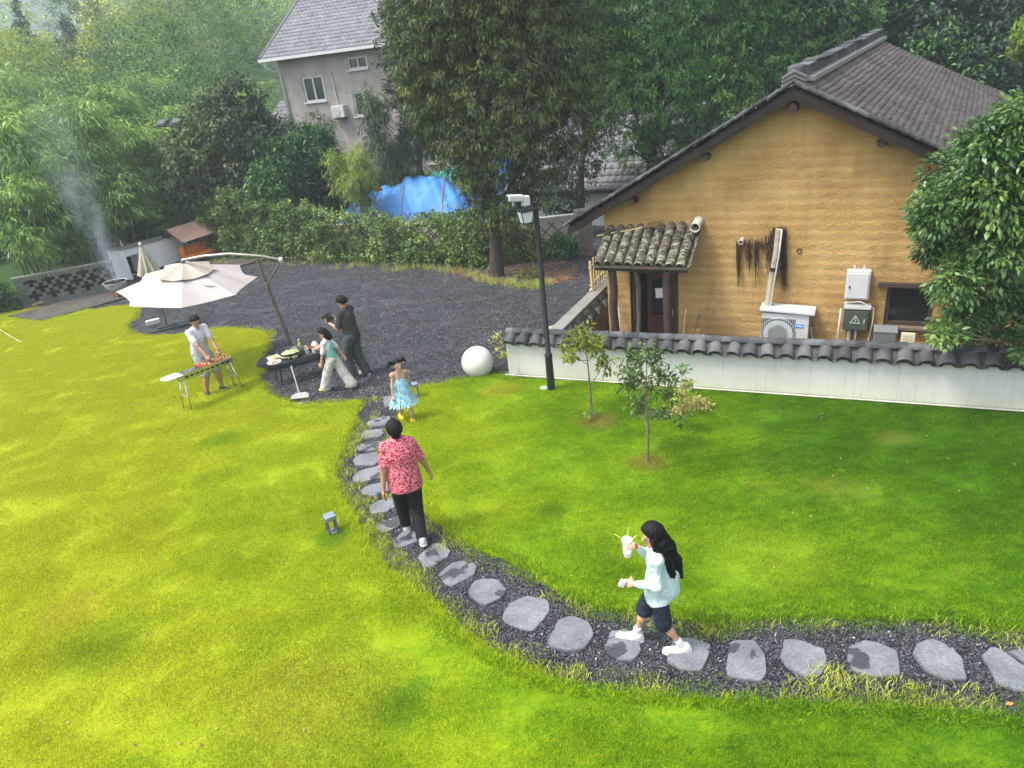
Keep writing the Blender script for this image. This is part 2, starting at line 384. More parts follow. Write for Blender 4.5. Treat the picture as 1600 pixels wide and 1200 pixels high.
t.bump(t.math('ADD', t.noise(t.mapg(vv, (5, 12, 5)), 3, 6, .6), t.math('MULTIPLY', t.noise(vv, 60, 3), .3)), .6, .015)
M_SLAB = t.fin(col, t.ramp(wetm, [(0, .75), (1, .22)]), .4)
STONES = [  # photo-pixel outlines
    [(600, 623), (628, 618), (640, 628), (622, 640), (600, 637)],
    [(572, 664), (588, 655), (610, 653), (612, 662), (600, 668), (578, 669)],
    [(564, 682), (570, 675), (598, 672), (601, 681), (590, 686), (566, 687)],
    [(558, 703), (566, 696), (594, 692), (599, 700), (585, 707), (562, 708)],
    [(552, 722), (560, 714), (590, 709), (597, 720), (586, 730), (556, 730)],
    [(551, 749), (562, 739), (592, 731), (604, 736), (600, 748), (566, 757), (553, 756)],
    [(564, 769), (573, 762), (600, 755), (614, 757), (612, 768), (584, 778), (568, 776)],
    [(577, 793), (590, 786), (614, 780), (618, 796), (604, 803), (580, 807)],
    [(586, 823), (600, 818), (624, 809), (634, 818), (622, 828), (598, 836)],
    [(611, 852), (622, 842), (638, 829), (652, 836), (657, 848), (634, 857), (622, 859)],
    [(653, 872), (676, 852), (686, 851), (705, 863), (700, 873), (680, 886), (662, 890)],
    [(684, 903), (706, 883), (734, 878), (746, 888), (742, 901), (706, 920), (698, 917)],
    [(730, 931), (741, 911), (757, 906), (779, 909), (792, 924), (786, 936), (760, 948), (748, 944)],
    [(785, 966), (796, 946), (824, 934), (856, 940), (860, 958), (834, 990), (812, 986), (788, 975)],
    [(856, 1005), (872, 974), (893, 966), (920, 976), (929, 996), (914, 1018), (888, 1022), (860, 1014)],
    [(945, 1017), (955, 990), (978, 987), (1000, 1000), (1002, 1022), (990, 1036), (962, 1035), (947, 1026)],
    [(1041, 1036), (1052, 1000), (1080, 1000), (1111, 1011), (1108, 1027), (1096, 1052), (1064, 1050)],
    [(1134, 1050), (1141, 1006), (1178, 1005), (1194, 1022), (1198, 1056), (1190, 1069), (1160, 1066), (1137, 1060)],
    [(1218, 1030), (1224, 1003), (1250, 1004), (1288, 1018), (1292, 1033), (1284, 1058), (1256, 1060), (1228, 1045)],
    [(1323, 1034), (1325, 1014), (1350, 1004), (1372, 1008), (1401, 1020), (1407, 1060), (1360, 1061), (1330, 1050)],
    [(1425, 1025), (1432, 1010), (1455, 1002), (1484, 1012), (1503, 1034), (1511, 1067), (1480, 1066), (1444, 1050)],
    [(1532, 1028), (1546, 1015), (1562, 1018), (1605, 1050), (1622, 1086), (1588, 1083), (1556, 1072), (1548, 1055)],
    [(1690, 1040), (1730, 1030), (1790, 1050), (1800, 1085), (1750, 1098), (1705, 1080)], [(1860, 1070), (1900, 1056), (1965, 1072), (1975, 1110), (1915, 1122), (1870, 1100)],
    [(1572, 1022), (1600, 1018), (1660, 1030), (1690, 1062), (1630, 1070), (1608, 1045)],
]
for poly in STONES:
    P = [g(x, y) for x, y in poly]; c = sum(P, Vector()) / len(P)
    Q = []
    n = len(P)
    for i in range(n):                     # chip the corners and roughen the edges
        a, b, d = P[i - 1], P[i], P[(i + 1) % n]
        Q += [b + (a - b) * .12, b + (a - b) * .03 + (d - b) * .03, b + (d - b) * .12, b.lerp(d, random.uniform(.42, .58)) + Vector((random.uniform(-.008, .008), random.uniform(-.008, .008), 0))]
    Q = [q - c for q in Q]
    if sum(a.x * b.y - b.x * a.y for a, b in zip(Q, Q[1:] + Q[:1])) < 0: Q = Q[::-1]
    top = [q * .975 for q in Q]; n = len(Q); hgt = random.uniform(.03, .045)
    mb = MB(); mb.add([q + Vector((0, 0, hgt)) for q in top] + [q + Vector((0, 0, hgt - .012)) for q in Q] + [q + Vector((0, 0, -.03)) for q in Q],
                      [tuple(range(n))] + [(i + k * n, i + (k + 1) * n, (i + 1) % n + (k + 1) * n, (i + 1) % n + k * n) for k in (0, 1) for i in range(n)])
    o = mb.build('stepping_stone', M_SLAB, path); o.location = c
# --- weeds creeping over the path edges
t = NT('path_weed'); a = t.n('Attribute', attribute_name='tint').outputs['Fac']
M_WEED = t.fin(t.ramp(a, [(0, (.13, .18, .02)), (.5, (.34, .39, .04)), (1, (.5, .47, .14))]), .6, .2)
def weeds(name, spots, n, h0, h1, mat, dz=.005):
    Vs, Qs, Ts = [], [], []; b = 0
    for x, y, rad, k in spots:
        V, Q, tn = blade_patch(int(n * k), rad, h0, h1, .006, 1.1); p = g(x, y)
        Vs.append(V + [p.x, p.y, p.z + dz]); Qs.append(Q + b); Ts.append(tn); b += len(V)
    return link(name, npmesh(name, np.concatenate(Vs), np.concatenate(Qs), mat, np.concatenate(Ts)), kind='stuff')
spots = []
for (x, y) in smooth_curve(PATH_L, 4)[::1]:
    if random.random() < .75: spots.append((x + random.uniform(4, 30), y - random.uniform(-4, 12), random.uniform(.05, .14), random.uniform(.2, .7)))
for (x, y) in smooth_curve(PATH_R, 4)[::1]:
    if random.random() < .6: spots.append((x - random.uniform(0, 22), y + random.uniform(0, 12), random.uniform(.05, .13), random.uniform(.15, .55)))
for x, y, r_, k in [(1300, 1075, .22, 2), (1345, 1092, .25, 2.2), (1400, 1090, .22, 2), (1450, 1098, .2, 1.6), (1260, 1092, .2, 1.6), (1300, 1055, .1, .8), (1520, 1098, .15, 1), (1580, 1000, .2, 1.4), (1010, 1075, .16, 1.1), (905, 1050, .07, .7), (1090, 985, .2, 1.3), (1130, 978, .2, 1.2),
                    (620, 870, .12, .9), (600, 850, .12, .9), (640, 890, .12, .9), (655, 905, .1, .8), (560, 760, .12, 1), (545, 740, .14, 1), (580, 785, .1, .7), (590, 812, .1, .7), (545, 700, .1, .6), (606, 690, .1, .6), (610, 780, .1, .7), (690, 860, .1, .5), (672, 830, .12, .8),
                    (1055, 950, .15, 1), (990, 965, .12, .8), (450, 640, .1, .6), (420, 620, .1, .6), (230, 532, .2, .7), (300, 526, .2, .7), (400, 523, .2, .7), (455, 545, .2, .6), (408, 560, .15, .6)]:
    spots.append((x, y, r_, k))
weeds('path_weeds', spots, 130, .03, .09, M_WEED)
# longer, lusher grass standing along the lawn edges
sp = []
for pts, sx_, sy_ in ((PATH_L, -1, 1), (EDGE_TOP, -.2, 1), (PATH_R, 1, -1), ([(640, 612), (680, 606), (730, 597), (765, 590), (797, 594)], 0, 1)):
    for (x, y) in smooth_curve(pts, 10):
        if -40 < x < 1700:
            for k in range(2): d = random.uniform(.5, 6) * (1 + max(0, y - 600) / 200); sp.append((x + sx_ * d + random.uniform(-5, 5), y + sy_ * d * .45 + random.uniform(-1, 1), random.uniform(.05, .1), random.uniform(.5, 1.1)))
q0, q1 = hp(-5.5, 10.40), hp(4.4, 10.40)
weeds('edge_grass', sp, 70, .025, .055, M_BLADE, .04)
# ================================================================== YELLOW HOUSE
t = NT('rammed_earth'); p = t.pos()
warp = t.noise(p, 1.1, 4); strata = t.n('TexWave', wave_type='BANDS', bands_direction='Z', i_Vector=p, i_Scale=1.9, i_Distortion=1.7, i_Detail=6.0, i_Detail_Scale=1.6).outputs['Fac']
fine = t.noise(p, 26, 6, .7)
col = t.ramp(t.math('ADD', t.math('MULTIPLY', warp, .62), t.math('MULTIPLY', fine, .38)), [(.33, (.25, .15, .055)), (.48, (.365, .235, .09)), (.6, (.435, .295, .12)), (.75, (.53, .39, .18))])
col = t.mix(t.ramp(strata, [(.0, .17), (.2, 0.0)]), col, (.25, .14, .045))
col = t.mix(t.ramp(t.noise(t.mapg(p, (1, 1, .35)), 2.2, 5, .6), [(.5, 0), (.68, .55)]), col, (.22, .135, .055))
speck = t.ramp(t.vor(p, 38), [(.08, .6), (.16, 0)]); col = t.mix(speck, col, (.6, .46, .25))
pit = t.ramp(t.noise(t.mapg(p, (1, 1, 1.6)), 11, 6, .7), [(.60, 0), (.70, .5)]); col = t.mix(pit, col, (.2, .125, .05))
lift = t.ramp(t.noise(t.mapg(p, (.6, .6, 7)), 1.6, 5, .65), [(.56, 0), (.66, .25)]); col = t.mix(lift, col, (.23, .14, .055))
damp = t.math('MULTIPLY', t.ramp(t.n('SeparateXYZ', i_0=p).outputs[2], [(.0, .6), (.4, 0)]), 1.0); col = t.mix(damp, col, (.17, .115, .055))
t.bump(t.math('ADD', t.math('MULTIPLY', strata, .25), t.math('ADD', fine, t.math('MULTIPLY', t.noise(p, 7, 4), .8))), .75, .035)
M_EARTH = t.fin(col, .95, .1)
def tile_mat(name, a, b, c, moss=None):
    t = NT(name); p = t.pos(False); oi = t.n('ObjectInfo').outputs['Random']
    f = t.math('ADD', t.noise(p, 2.2, 6, .7), t.math('MULTIPLY_ADD', oi, .3, -.15))
    col = t.ramp(f, [(.32, a), (.52, b), (.72, c)])
    if moss: col = t.mix(t.ramp(t.noise(p, 9, 5, .7), [(.5, 0), (.62, .85)]), col, moss)
    t.bump(t.noise(p, 40, 4), .4, .006); return t.fin(col, .85, .2)
M_RTILE = tile_mat('old_roof_tile', (.05, .040, .038), (.09, .074, .069), (.145, .122, .112))
M_GTILE = tile_mat('grey_clay_tile', (.03, .032, .035), (.058, .06, .064), (.11, .11, .114))
M_PTILE = tile_mat('mossy_porch_tile', (.03, .026, .02), (.075, .066, .05), (.12, .11, .08), (.26, .26, .18))
M_DWOOD = plain('dark_timber', (.042, .028, .023), .7, .45, 5, .3)
M_GREYW = plain('weathered_timber', (.14, .11, .085), .85, .4, 7, .4)
M_WHITE = plain('white_metal', (.44, .45, .45), .4, .08, 3, .03, spec=.5)
M_PVC = plain('dirty_white_pipe', (.44, .41, .35), .5, .25, 8, .05)
M_BLACK = plain('black_metal', (.018, .02, .023), .45, .2, 6, .05)
M_DARK = plain('dark_interior', (.012, .011, .01), .9, .2)
t = NT('dark_glass'); M_GLASS = t.fin((.015, .018, .02), .08, .6)
M_BLUE = plain('badge_blue', (.02, .19, .55), .4, .05)
M_LET = plain('white_lettering', (.85, .85, .85), .5, .02)
M_CANE = plain('bamboo_cane', (.5, .38, .17), .55, .3, 9, .1)
M_BRICK = plain('grey_brick', (.125, .125, .118), .9, .3, 4, .4, world=True)
M_CONC = plain('weathered_concrete', (.17, .165, .15), .9, .3, 3, .3, world=True)

YARDZ = -.65
def lettering(text, parent, size, loc, rot, mat, name='lettering'):
    cu = bpy.data.curves.new(name, 'FONT'); cu.body = text; cu.size = size; cu.extrude = .0008; cu.align_x = 'CENTER'; cu.align_y = 'CENTER'
    tmp = bpy.data.objects.new(name + '_tmp', cu); COL.objects.link(tmp); dg = bpy.context.evaluated_depsgraph_get(); dg.update()
    me = bpy.data.meshes.new_from_object(tmp.evaluated_get(dg)); bpy.data.objects.remove(tmp); bpy.data.curves.remove(cu)
    o = link(name, me, mat, parent); me.materials.clear(); me.materials.append(mat); o.location = loc; o.rotation_euler = rot; return o
def hl(u, off, z): return Vector((u + 1.0, off - 12.2, z - YARDZ))      # house frame -> local to the house
yc = hp(-1.0, 12.2, YARDZ)
tag(sheet('house_yard', ccw([tuple(hp(a, b)[:2]) for a, b in ((-4.8, 10.6), (8, 10.6), (8, 24), (-4.8, 24))]), .0, M_SOIL), kind='structure').location.z = -.28
house = thing('earth_house', 'ochre rammed earth house with gabled dark tile roof behind the white wall', 'house', yc, rz=HROT)
D0, D1, ZD = onwall(984, 440, 12.2)[0] + 1, onwall(1060, 440, 12.2)[0] + 1, onwall(1020, 421, 12.2)[1] - YARDZ
W0, W1 = onwall(1384, 470, 12.2)[0] + 1, onwall(1460, 470, 12.2)[0] + 1
WZ1, WZ0 = onwall(1385, 446, 12.2)[1] - YARDZ, onwall(1382, 508, 12.2)[1] - YARDZ
XL, XR, ZA = -3.15, 3.45, 4.72
def roofz(x): return ZA - (abs(x) * .556 if x < 0 else x * .512)
wall = MB(); TH = .38
def col_piece(x0, x1, z0, ztop=None):
    za, zb = (roofz(x0), roofz(x1)) if ztop is None else (ztop, ztop)
    f = [Vector((x0, 0, z0)), Vector((x1, 0, z0)), Vector((x1, 0, zb)), Vector((x0, 0, za))]; wall.prism(f, (0, TH, 0))
xs = sorted([XL, D0, D1, 0.0, W0, W1, XR])
for a, b in zip(xs, xs[1:]):
    m = (a + b) / 2
    if D0 < m < D1: col_piece(a, b, ZD)
    elif W0 < m < W1: col_piece(a, b, 0, WZ0); col_piece(a, b, WZ1)
    else: col_piece(a, b, 0)
SK = Vector((.108, .994, .03)); LEN = 10.2
for sx, x in ((1, XL + .19), (-1, XR - .19)):
    z = roofz(XL if sx > 0 else XR) - .1
    a, b = Vector((x, TH, 0)), Vector((x, 0, 0)) + Vector((SK.x, SK.y, 0)) * (LEN - .5)
    dx = Vector((.19, 0, 0)); wall.prism([a - dx + Vector((0, 0, z)), a + dx + Vector((0, 0, z)), b + dx + Vector((0, 0, z)), b - dx + Vector((0, 0, z))], z)
bx = SK.x * (LEN - .5); by = SK.y * (LEN - .5)
wall.prism([Vector((XL + bx, by, 0)), Vector((XR + bx, by, 0)), Vector((XR + bx, by, roofz(XR))), Vector((bx, by, ZA)), Vector((XL + bx, by, roofz(XL)))], (0, .3, 0))
wall.build('wall', M_EARTH, house)
MB().box((0, 2.2, 1.2), (6.0, .05, 2.4)).build('interior_shade_panel', M_DARK, house)  # near-black panel standing in for the unlit room behind door and window
# roof
EXL, EXR, FRONT = -3.75, 4.05, -.34
def edge(x): return Vector((x, FRONT, roofz(x) + .13))
def roof_plane(ex, name):
    apex, eave = edge(0.0), edge(ex); dn = (eave - apex); W = dn.length; dn.normalize(); al = SK.normalized(); nrm = al.cross(dn) if ex > 0 else dn.cross(al)
    if nrm.z < 0: nrm = -nrm
    slab = MB(); P = [apex, eave, eave + al * LEN, apex + al * LEN]
    slab.prism([q - nrm * .02 for q in P], nrm * -.09); dk = slab.build('roof', M_DWOOD, house)
    pc, pr = .145, .105; nc, nr = int(LEN / pc), int(W / pr); V = []; Q = []
    for i in range(nc):
        for j in range(nr):
            o = apex + al * (i * pc + random.uniform(-.012, .012)) + dn * (j * pr + random.uniform(-.01, .01)); w_ = pc * .98; l_ = pr * 1.45
            h = .012 + random.uniform(0, .012); sag = .02 * math.sin(i * .55) * math.sin(j * .3)
            prof = [(0, .0), (.25, .022), (.5, .03), (.75, .022), (1, .0)]; b = len(V)
            for (sx, sz) in prof: V.append(o + al * (sx * w_) + nrm * (sz * .8 + sag))
            for (sx, sz) in prof: V.append(o + dn * l_ + al * (sx * w_) + nrm * (sz + h + .02 + sag))
            for (sx, sz) in prof: V.append(o + dn * l_ + al * (sx * w_) + nrm * (sz * .4 - .012 + sag))
            for k in range(4): Q += [(b + k, b + k + 1, b + k + 6, b + k + 5), (b + 5 + k, b + 6 + k, b + 11 + k, b + 10 + k)]
    link('roof_tiles', npmesh('roof_tiles', [tuple(v) for v in V], Q, M_RTILE), None, dk, kind='stuff')
    # verge: two courses of long tiles along the front edge and the bargeboard below
    vg = MB(); n = 24; one = None
    for k in range(n):
        q = apex + dn * (W * (k + .5) / n) + nrm * .075 - al * .03
        M = Matrix((dn, al, nrm)).transposed()
        if one is None:
            one = MB().bbox((0, 0, 0), (W / n * 1.16, .2, .05), .018).mesh('verge_tile', [M_GTILE])
        v = inst('verge_tile', one, dk, q, (M @ Matrix.Rotation(R(5), 3, 'Y')).to_euler())
    bb = MB(); bb.prism([apex - nrm * .0 + al * .02, eave + al * .02, eave - Vector((0, 0, .15)) + al * .02, apex - Vector((0, 0, .17)) + al * .02], al * .04)
    bb.build('bargeboard', M_DWOOD, house)
    return apex, al, nrm
apex, al, nr_ = roof_plane(EXR, 'r'); roof_plane(EXL, 'l')
for x in (-2.55, -1.3, 1.25, 2.35, 3.2):
    MB().tube([(x, -.26, roofz(x) - .1), (x, .3, roofz(x) - .13)], .06, 10).build('purlin_end', M_DWOOD, house, smooth=True, angle=40)
MB().tube([(0, -.28, ZA - .16), (0, .3, ZA - .2)], .065, 10).build('purlin_end', M_DWOOD, house, smooth=True, angle=40)
# ridge of upright tiles under a flat cap
n = 17
for k in range(n):
    s = (k + .5) / n * (LEN - .5) + .5; q = apex + al * s; h = .13 + .015 * math.sin(k * 1.7)
    MB().bbox((0, 0, 0), (.15, (LEN - .5) / n * .985, h), .015).build('ridge_tile', M_GTILE, house).matrix_local = Matrix.Translation(q + Vector((0, 0, h / 2 + .1 + .01 * math.sin(k)))) @ al.to_track_quat('Y', 'Z').to_matrix().to_4x4()
    MB().bbox((0, 0, 0), (.22, (LEN - .5) / n * 1.0, .035), .01).build('ridge_cap', M_GTILE, house).matrix_local = Matrix.Translation(q + Vector((0, 0, h + .125 + .01 * math.sin(k)))) @ al.to_track_quat('Y', 'Z').to_matrix().to_4x4()
sd = MB(); sd.prism([apex + Vector((-.2, 0, .03)) + al * .5, apex + Vector((.2, 0, .03)) + al * .5, apex + Vector((.2, 0, .03)) + al * LEN, apex + Vector((-.2, 0, .03)) + al * LEN], -.07)
sd.build('ridge_mortar', plain('lime_mortar', (.17, .165, .155), .9, .3, 9, .4), house)
fin = MB(); 
for k in range(3): fin.tube([apex + Vector((-.16, -.03, .02 + k * .055)), apex + Vector((0, -.03, .1 + k * .06)), apex + Vector((.16, -.03, .02 + k * .055))], .035, 8)
fin.bbox(apex + Vector((0, .22, .2)), (.2, .5, .2), .03); fin.build('ridge_end', M_GTILE, house, smooth=True, angle=50)
# window
wi = MB(); wc = Vector(((W0 + W1) / 2, 0, (WZ0 + WZ1) / 2)); ww, wh = W1 - W0, WZ1 - WZ0
for s in (-1, 1):
    wi.box(wc + Vector((s * (ww / 2 - .03), .08, 0)), (.06, .1, wh)); wi.box(wc + Vector((0, .083, s * (wh / 2 - .03))), (ww - .12, .1, .06))
win = wi.build('window', M_DWOOD, house)
link('pane', MB().box(wc + Vector((0, .11, 0)), (ww - .1, .012, wh - .1)).mesh('pane', [M_GLASS]), None, win)
MB().box(wc + Vector((-.04, -.03, wh / 2 + .03)), (ww + .2, .14, .06)).build('lintel', M_DWOOD, win)
MB().box(wc + Vector((0, -.03, -wh / 2 - .02)), (ww + .04, .1, .045)).build('sill', M_GREYW, win)
cur = MB()
for k in range(14): cur.tube([wc + Vector((-ww * .3 + k * .045, .16, -wh * .4)), wc + Vector((-ww * .3 + k * .05, .16, wh * .38))], .022, 6)
cur.build('curtain', plain('grey_curtain', (.10, .11, .11), .9, .2), win)
# door
dc = (D0 + D1) / 2; dw = D1 - D0
fr = MB()
for s in (-1, 1): fr.box((dc + s * (dw / 2 - .04), .12, ZD / 2), (.08, .14, ZD))
fr.box((dc, .123, ZD - .05), (dw - .16, .14, .1)); door = fr.build('door', M_DWOOD, house)
M_DOOR = plain('red_brown_door', (.06, .022, .018), .55, .3, 4, .1)
lf = MB(); x0 = dc - dw * .18; x1 = dc + dw / 2 - .08; lw = x1 - x0; lc = (x0 + x1) / 2
for s in (-1, 1): lf.box((lc + s * (lw / 2 - .05), .16, ZD / 2 - .05), (.1, .05, ZD - .1))
lf.box((lc, .158, .45), (lw - .2, .035, .86)); lf.box((lc, .16, .93), (lw - .2, .05, .1)); lf.box((lc, .16, ZD - .16), (lw - .2, .05, .1))
lv = lf.build('door_leaf', M_DOOR, door)
MB().box((lc, .165, (ZD + .85) / 2 - .02), (lw - .2, .01, ZD - 1.2)).build('pane', M_GLASS, lv)
MB().box((lc + .02, .15, 1.42), (.27, .006, .19), Matrix.Rotation(R(-4), 3, 'Y')).build('paper_notice', plain('notice_paper', (.62, .6, .56), .8, .1), lv)
MB().tube([(x1 - .06, .11, .98), (x1 - .06, .11, 1.1)], .012, 6).build('handle', M_WHITE, lv)
# rough timber posts by the door, and the mossy porch roof
POR = 11.45
def wob(x, y, z0, z1, r):
    return [Vector((x + random.uniform(-.018, .018), y, z0 + (z1 - z0) * k / 6)) for k in range(7)], [r * random.uniform(.88, 1.12) for k in range(7)]
porch = thing('door_porch', 'small porch of mossy barrel tiles on rough timber posts over the brown door', 'porch', yc, rz=HROT)
def pl(x, y, off): u, z = onwall(x, y, off); return hl(u, off, z)
eL, eR = pl(928, 412, POR - .1), pl(1072, 416, POR - .1); tL, tR = pl(946, 360, 12.18), pl(1091, 353, 12.18)
for (px, off, r_) in ((957, POR + .05, .075), (1043, POR + .05, .085)):
    q = pl(px, 425, off); pts, rd = wob(q.x, q.y, 0, q.z + .02, r_); MB().tube(pts, rd, 10).build('post', M_DWOOD, porch, smooth=True, angle=50)
q = pl(995, 425, 12.1); pts, rd = wob(q.x, -.06, 0, q.z, .045); MB().tube(pts, rd, 8).build('post', M_GREYW, porch, smooth=True, angle=50)
MB().tube([eL + Vector((0, .1, -.09)), eR + Vector((0, .1, -.09))], .06, 8).build('beam', M_DWOOD, porch)
MB().box((eL + eR) / 2 + Vector((0, .02, -.045)), ((eR - eL).length + .04, .04, .05), Matrix.Rotation(-math.atan2(eR.z - eL.z, eR.x - eL.x), 3, 'Y')).build('fascia', M_GREYW, porch)
bd = MB(); bd.prism([eL, eR, tR, tL], .025); bd.build('roof_boards', M_DWOOD, porch)
NC, NRW = 9, 13
arch = lambda r, h, L, up, nm, mt: None
def arch_mesh(name, rad, length, th, mat, seg=8, up=True, taper=.88, span=170):
    'half-round tile lying along +Y from 0 to length'
    mb = MB(); a0 = R(90 - span / 2); vs = []
    for (r, y, k) in ((rad, 0, 1), (rad * taper, length, 1), (rad - th, 0, 1), (rad * taper - th, length, 1)):
        for i in range(seg + 1):
            a = a0 + R(span) * i / seg; vs.append((r * math.cos(a), y, (r * math.sin(a) - rad * .25) * (1 if up else -1)))
    n = seg + 1; fs = []
    for i in range(seg):
        fs += [(i, i + 1, n + i + 1, n + i), (2 * n + i, 3 * n + i, 3 * n + i + 1, 2 * n + i + 1), (i, 2 * n + i, 2 * n + i + 1, i + 1), (n + i, n + i + 1, 3 * n + i + 1, 3 * n + i)]
    fs += [(0, n, 3 * n, 2 * n), (seg, 2 * n + seg, 3 * n + seg, n + seg)]
    mb.add(vs, fs); return mb.mesh(name, [mat], True, 45)
pm = arch_mesh('roof_tile', .083, .2, .014, M_PTILE)
for i in range(NC):
    a = eL.lerp(eR, (i + .5) / NC); b = tL.lerp(tR, (i + .5) / NC); dv = (b - a).normalized(); sx = (eR - eL).normalized(); nz = sx.cross(dv).normalized(); sx = dv.cross(nz)
    for j in range(NRW):
        M = Matrix((sx, dv, nz)).transposed() @ Matrix.Rotation(R(-4), 3, 'X') @ Matrix.Rotation(R(random.uniform(-4, 4)), 3, 'Z')
        o = inst('roof_tile', pm, porch, a - dv * .05 + dv * ((b - a).length * j / NRW) + nz * (.035 + random.uniform(0, .008)) + sx * random.uniform(-.006, .006), M.to_euler())
    if i < NC:
        pan = arch_mesh('pan_tile', .07, (b - a).length, .012, M_PTILE, 4, False, .95) if i == 0 else pan
        inst('pan_tile', pan, porch, a.lerp(b, 0) + sx * (eR - eL).length / NC * .5 + nz * .0, Matrix((sx, dv, nz)).transposed().to_euler())
# --- boundary wall, white render with tile cap
t = NT('white_render'); p = t.pos(False)
col = t.ramp(t.noise(p, 1.2, 5, .6), [(.3, (.37, .385, .35)), (.6, (.43, .445, .41))])
zz = t.math('ADD', t.n('SeparateXYZ', i_0=p).outputs[2], t.math('MULTIPLY_ADD', t.n('SeparateXYZ', i_0=p).outputs[1], KS, -6 * KS))
stain = t.math('MULTIPLY', t.ramp(zz, [(.0, .75), (.32, 0)]), t.ramp(t.noise(t.mapg(p, (2, 2, .6)), 2, 5, .7), [(.35, .2), (.65, 1)]))
col = t.mix(stain, col, (.50, .52, .30)); streak = t.ramp(t.noise(t.mapg(p, (9, 9, .35)), 1.6, 4, .6), [(.54, 0), (.72, .4)]); col = t.mix(streak, col, (.22, .225, .19))
t.bump(t.noise(p, 14, 5), .15, .01); M_REND = t.fin(col, .85, .2)
U0, U1, WOF = -5.56, 8.4, 10.46
wb = hp(U0, WOF); wb.z = gz(wb.x, wb.y)
bw = thing('boundary_wall', 'low white rendered boundary wall capped with grey barrel tiles', 'wall', wb, rz=HROT)
def wl(u, off, h): q = hp(u, WOF); return Vector((u - U0, off - WOF, gz(q.x, q.y) - wb.z + h))
HB = .70
mb = MB(); mb.prism([wl(U0, WOF, HB), wl(U1, WOF, HB), wl(U1, WOF + .2, HB), wl(U0, WOF + .2, HB)], HB + .15); mb.build('render_body', M_REND, bw)
mb = MB(); prof = [(-.06, HB), (.1, HB + .15), (.26, HB)]
P0, P1 = [wl(U0 - .03, WOF + a, h) for a, h in prof], [wl(U1, WOF + a, h) for a, h in prof]
mb.add(P0 + P1, [(0, 1, 4, 3), (1, 2, 5, 4), (0, 3, 5, 2), (0, 2, 1), (3, 4, 5)]); mb.build('cap_bedding', plain('cap_mortar', (.05, .05, .048), .9, .3), bw)
slope = math.atan2(wl(U1, WOF, 0).z - wl(U0, WOF, 0).z, U1 - U0); MS = Matrix.Rotation(-slope, 3, 'Y'); pt = .262
cov = arch_mesh('eave_tile', .112, .25, .018, M_GTILE); pan = arch_mesh('pan_tile', .085, .25, .016, M_GTILE, 8, False); rid = arch_mesh('ridge_tile', .075, .2, .016, M_GTILE, 8, True, .9)
k = 0
while U0 + .1 + k * pt < U1:
    u = U0 + .1 + k * pt
    for sgn in (1, -1):
        base_ = wl(u + random.uniform(-.008, .008), WOF + (.1 - sgn * .2), HB + .0); Mr = MS @ (Matrix.Identity(3) if sgn > 0 else Matrix.Rotation(math.pi, 3, 'Z')) @ Matrix.Rotation(R(33), 3, 'X')
        inst('eave_tile', cov, bw, base_ + Vector((0, 0, .015 + random.uniform(-.006, .008))), (Mr @ Matrix.Rotation(R(random.uniform(-5, 5)), 3, 'Z') @ Matrix.Rotation(R(random.uniform(-4, 4)), 3, 'Y')).to_euler(), (random.uniform(.93, 1.04), random.uniform(.92, 1.05), random.uniform(.88, 1.08)))
        inst('pan_tile', pan, bw, base_ + MS @ Vector((pt / 2, 0, -.0)) + Vector((0, 0, .012)), Mr.to_euler())
    k += 1
k = 0
while U0 + k * .135 < U1:
    q = wl(U0 + k * .135, WOF + .1 + random.uniform(-.008, .008), HB + .185 + random.uniform(-.004, .006))
    inst('ridge_tile', rid, bw, q, (MS @ Matrix.Rotation(R(-90), 3, 'Z') @ Matrix.Rotation(R(4 + random.uniform(-2, 2)), 3, 'X') @ Matrix.Rotation(R(random.uniform(-3, 3)), 3, 'Z')).to_euler()); k += 1
mb = MB(); mb.tube([wl(u, WOF - .07, .075) for u in np.linspace(U0 - .05, U1, 30)], .014, 6); cv = mb.build('edging_pipe', M_PVC, bw, smooth=True)
# --- pierced brick walls
BK = MB().bbox((0, 0, 0), (1, 1, 1), .03).mesh('brick', [M_BRICK])
def pierced(parent, nx, nz, cx, cz, dep, holes, x0=0.0, z0=0.0, zs=0.0):
    'bricks in a grid of cells, leaving cross-shaped openings'
    void = set()
    for (i, j) in holes: void |= {(i, j), (i + 1, j), (i - 1, j), (i, j + 1), (i, j - 1)}
    for j in range(nz):
        i = -(j % 2)
        while i < nx:
            run = [c for c in (i, i + 1) if 0 <= c < nx and (c, j) not in void]
            for grp in ([run] if len(run) == 2 else [[c] for c in run]):
                a, b = grp[0], grp[-1] + 1; X = x0 + (a + b) / 2 * cx
                inst('brick', BK, parent, (X, random.uniform(-.006, .006), z0 + zs * X + (j + .5) * cz), (0, 0, R(random.uniform(-1, 1))), ((b - a) * cx - .008, dep, cz - .007))
            i += 2
LU = -4.72; LO0, LO1 = 10.72, 15.6; ZT = .5
lat = thing('pierced_brick_wall', 'grey brick wall with cross openings and concrete coping running to the porch', 'wall', hp(LU, LO0, gz(*hp(LU, LO0)[:2])), rz=HROT + R(90))
zb = ZT - lat.location.z
MB().box(((LO1 - LO0) / 2, 0, zb - .03), (LO1 - LO0, .24, .06)).build('coping', M_CONC, lat)
MB().box(((LO1 - LO0) / 2, .01, .0), (LO1 - LO0, .13, .7)).build('plinth', M_CONC, lat)
nx = int((LO1 - LO0) / .115); pierced(lat, nx, 5, .115, (zb - .06 - .35) / 5, .12, [(2 + 4 * i, 3) for i in range(nx // 4)] + [(4 + 4 * i, 1) for i in range(nx // 4)], 0, .35)
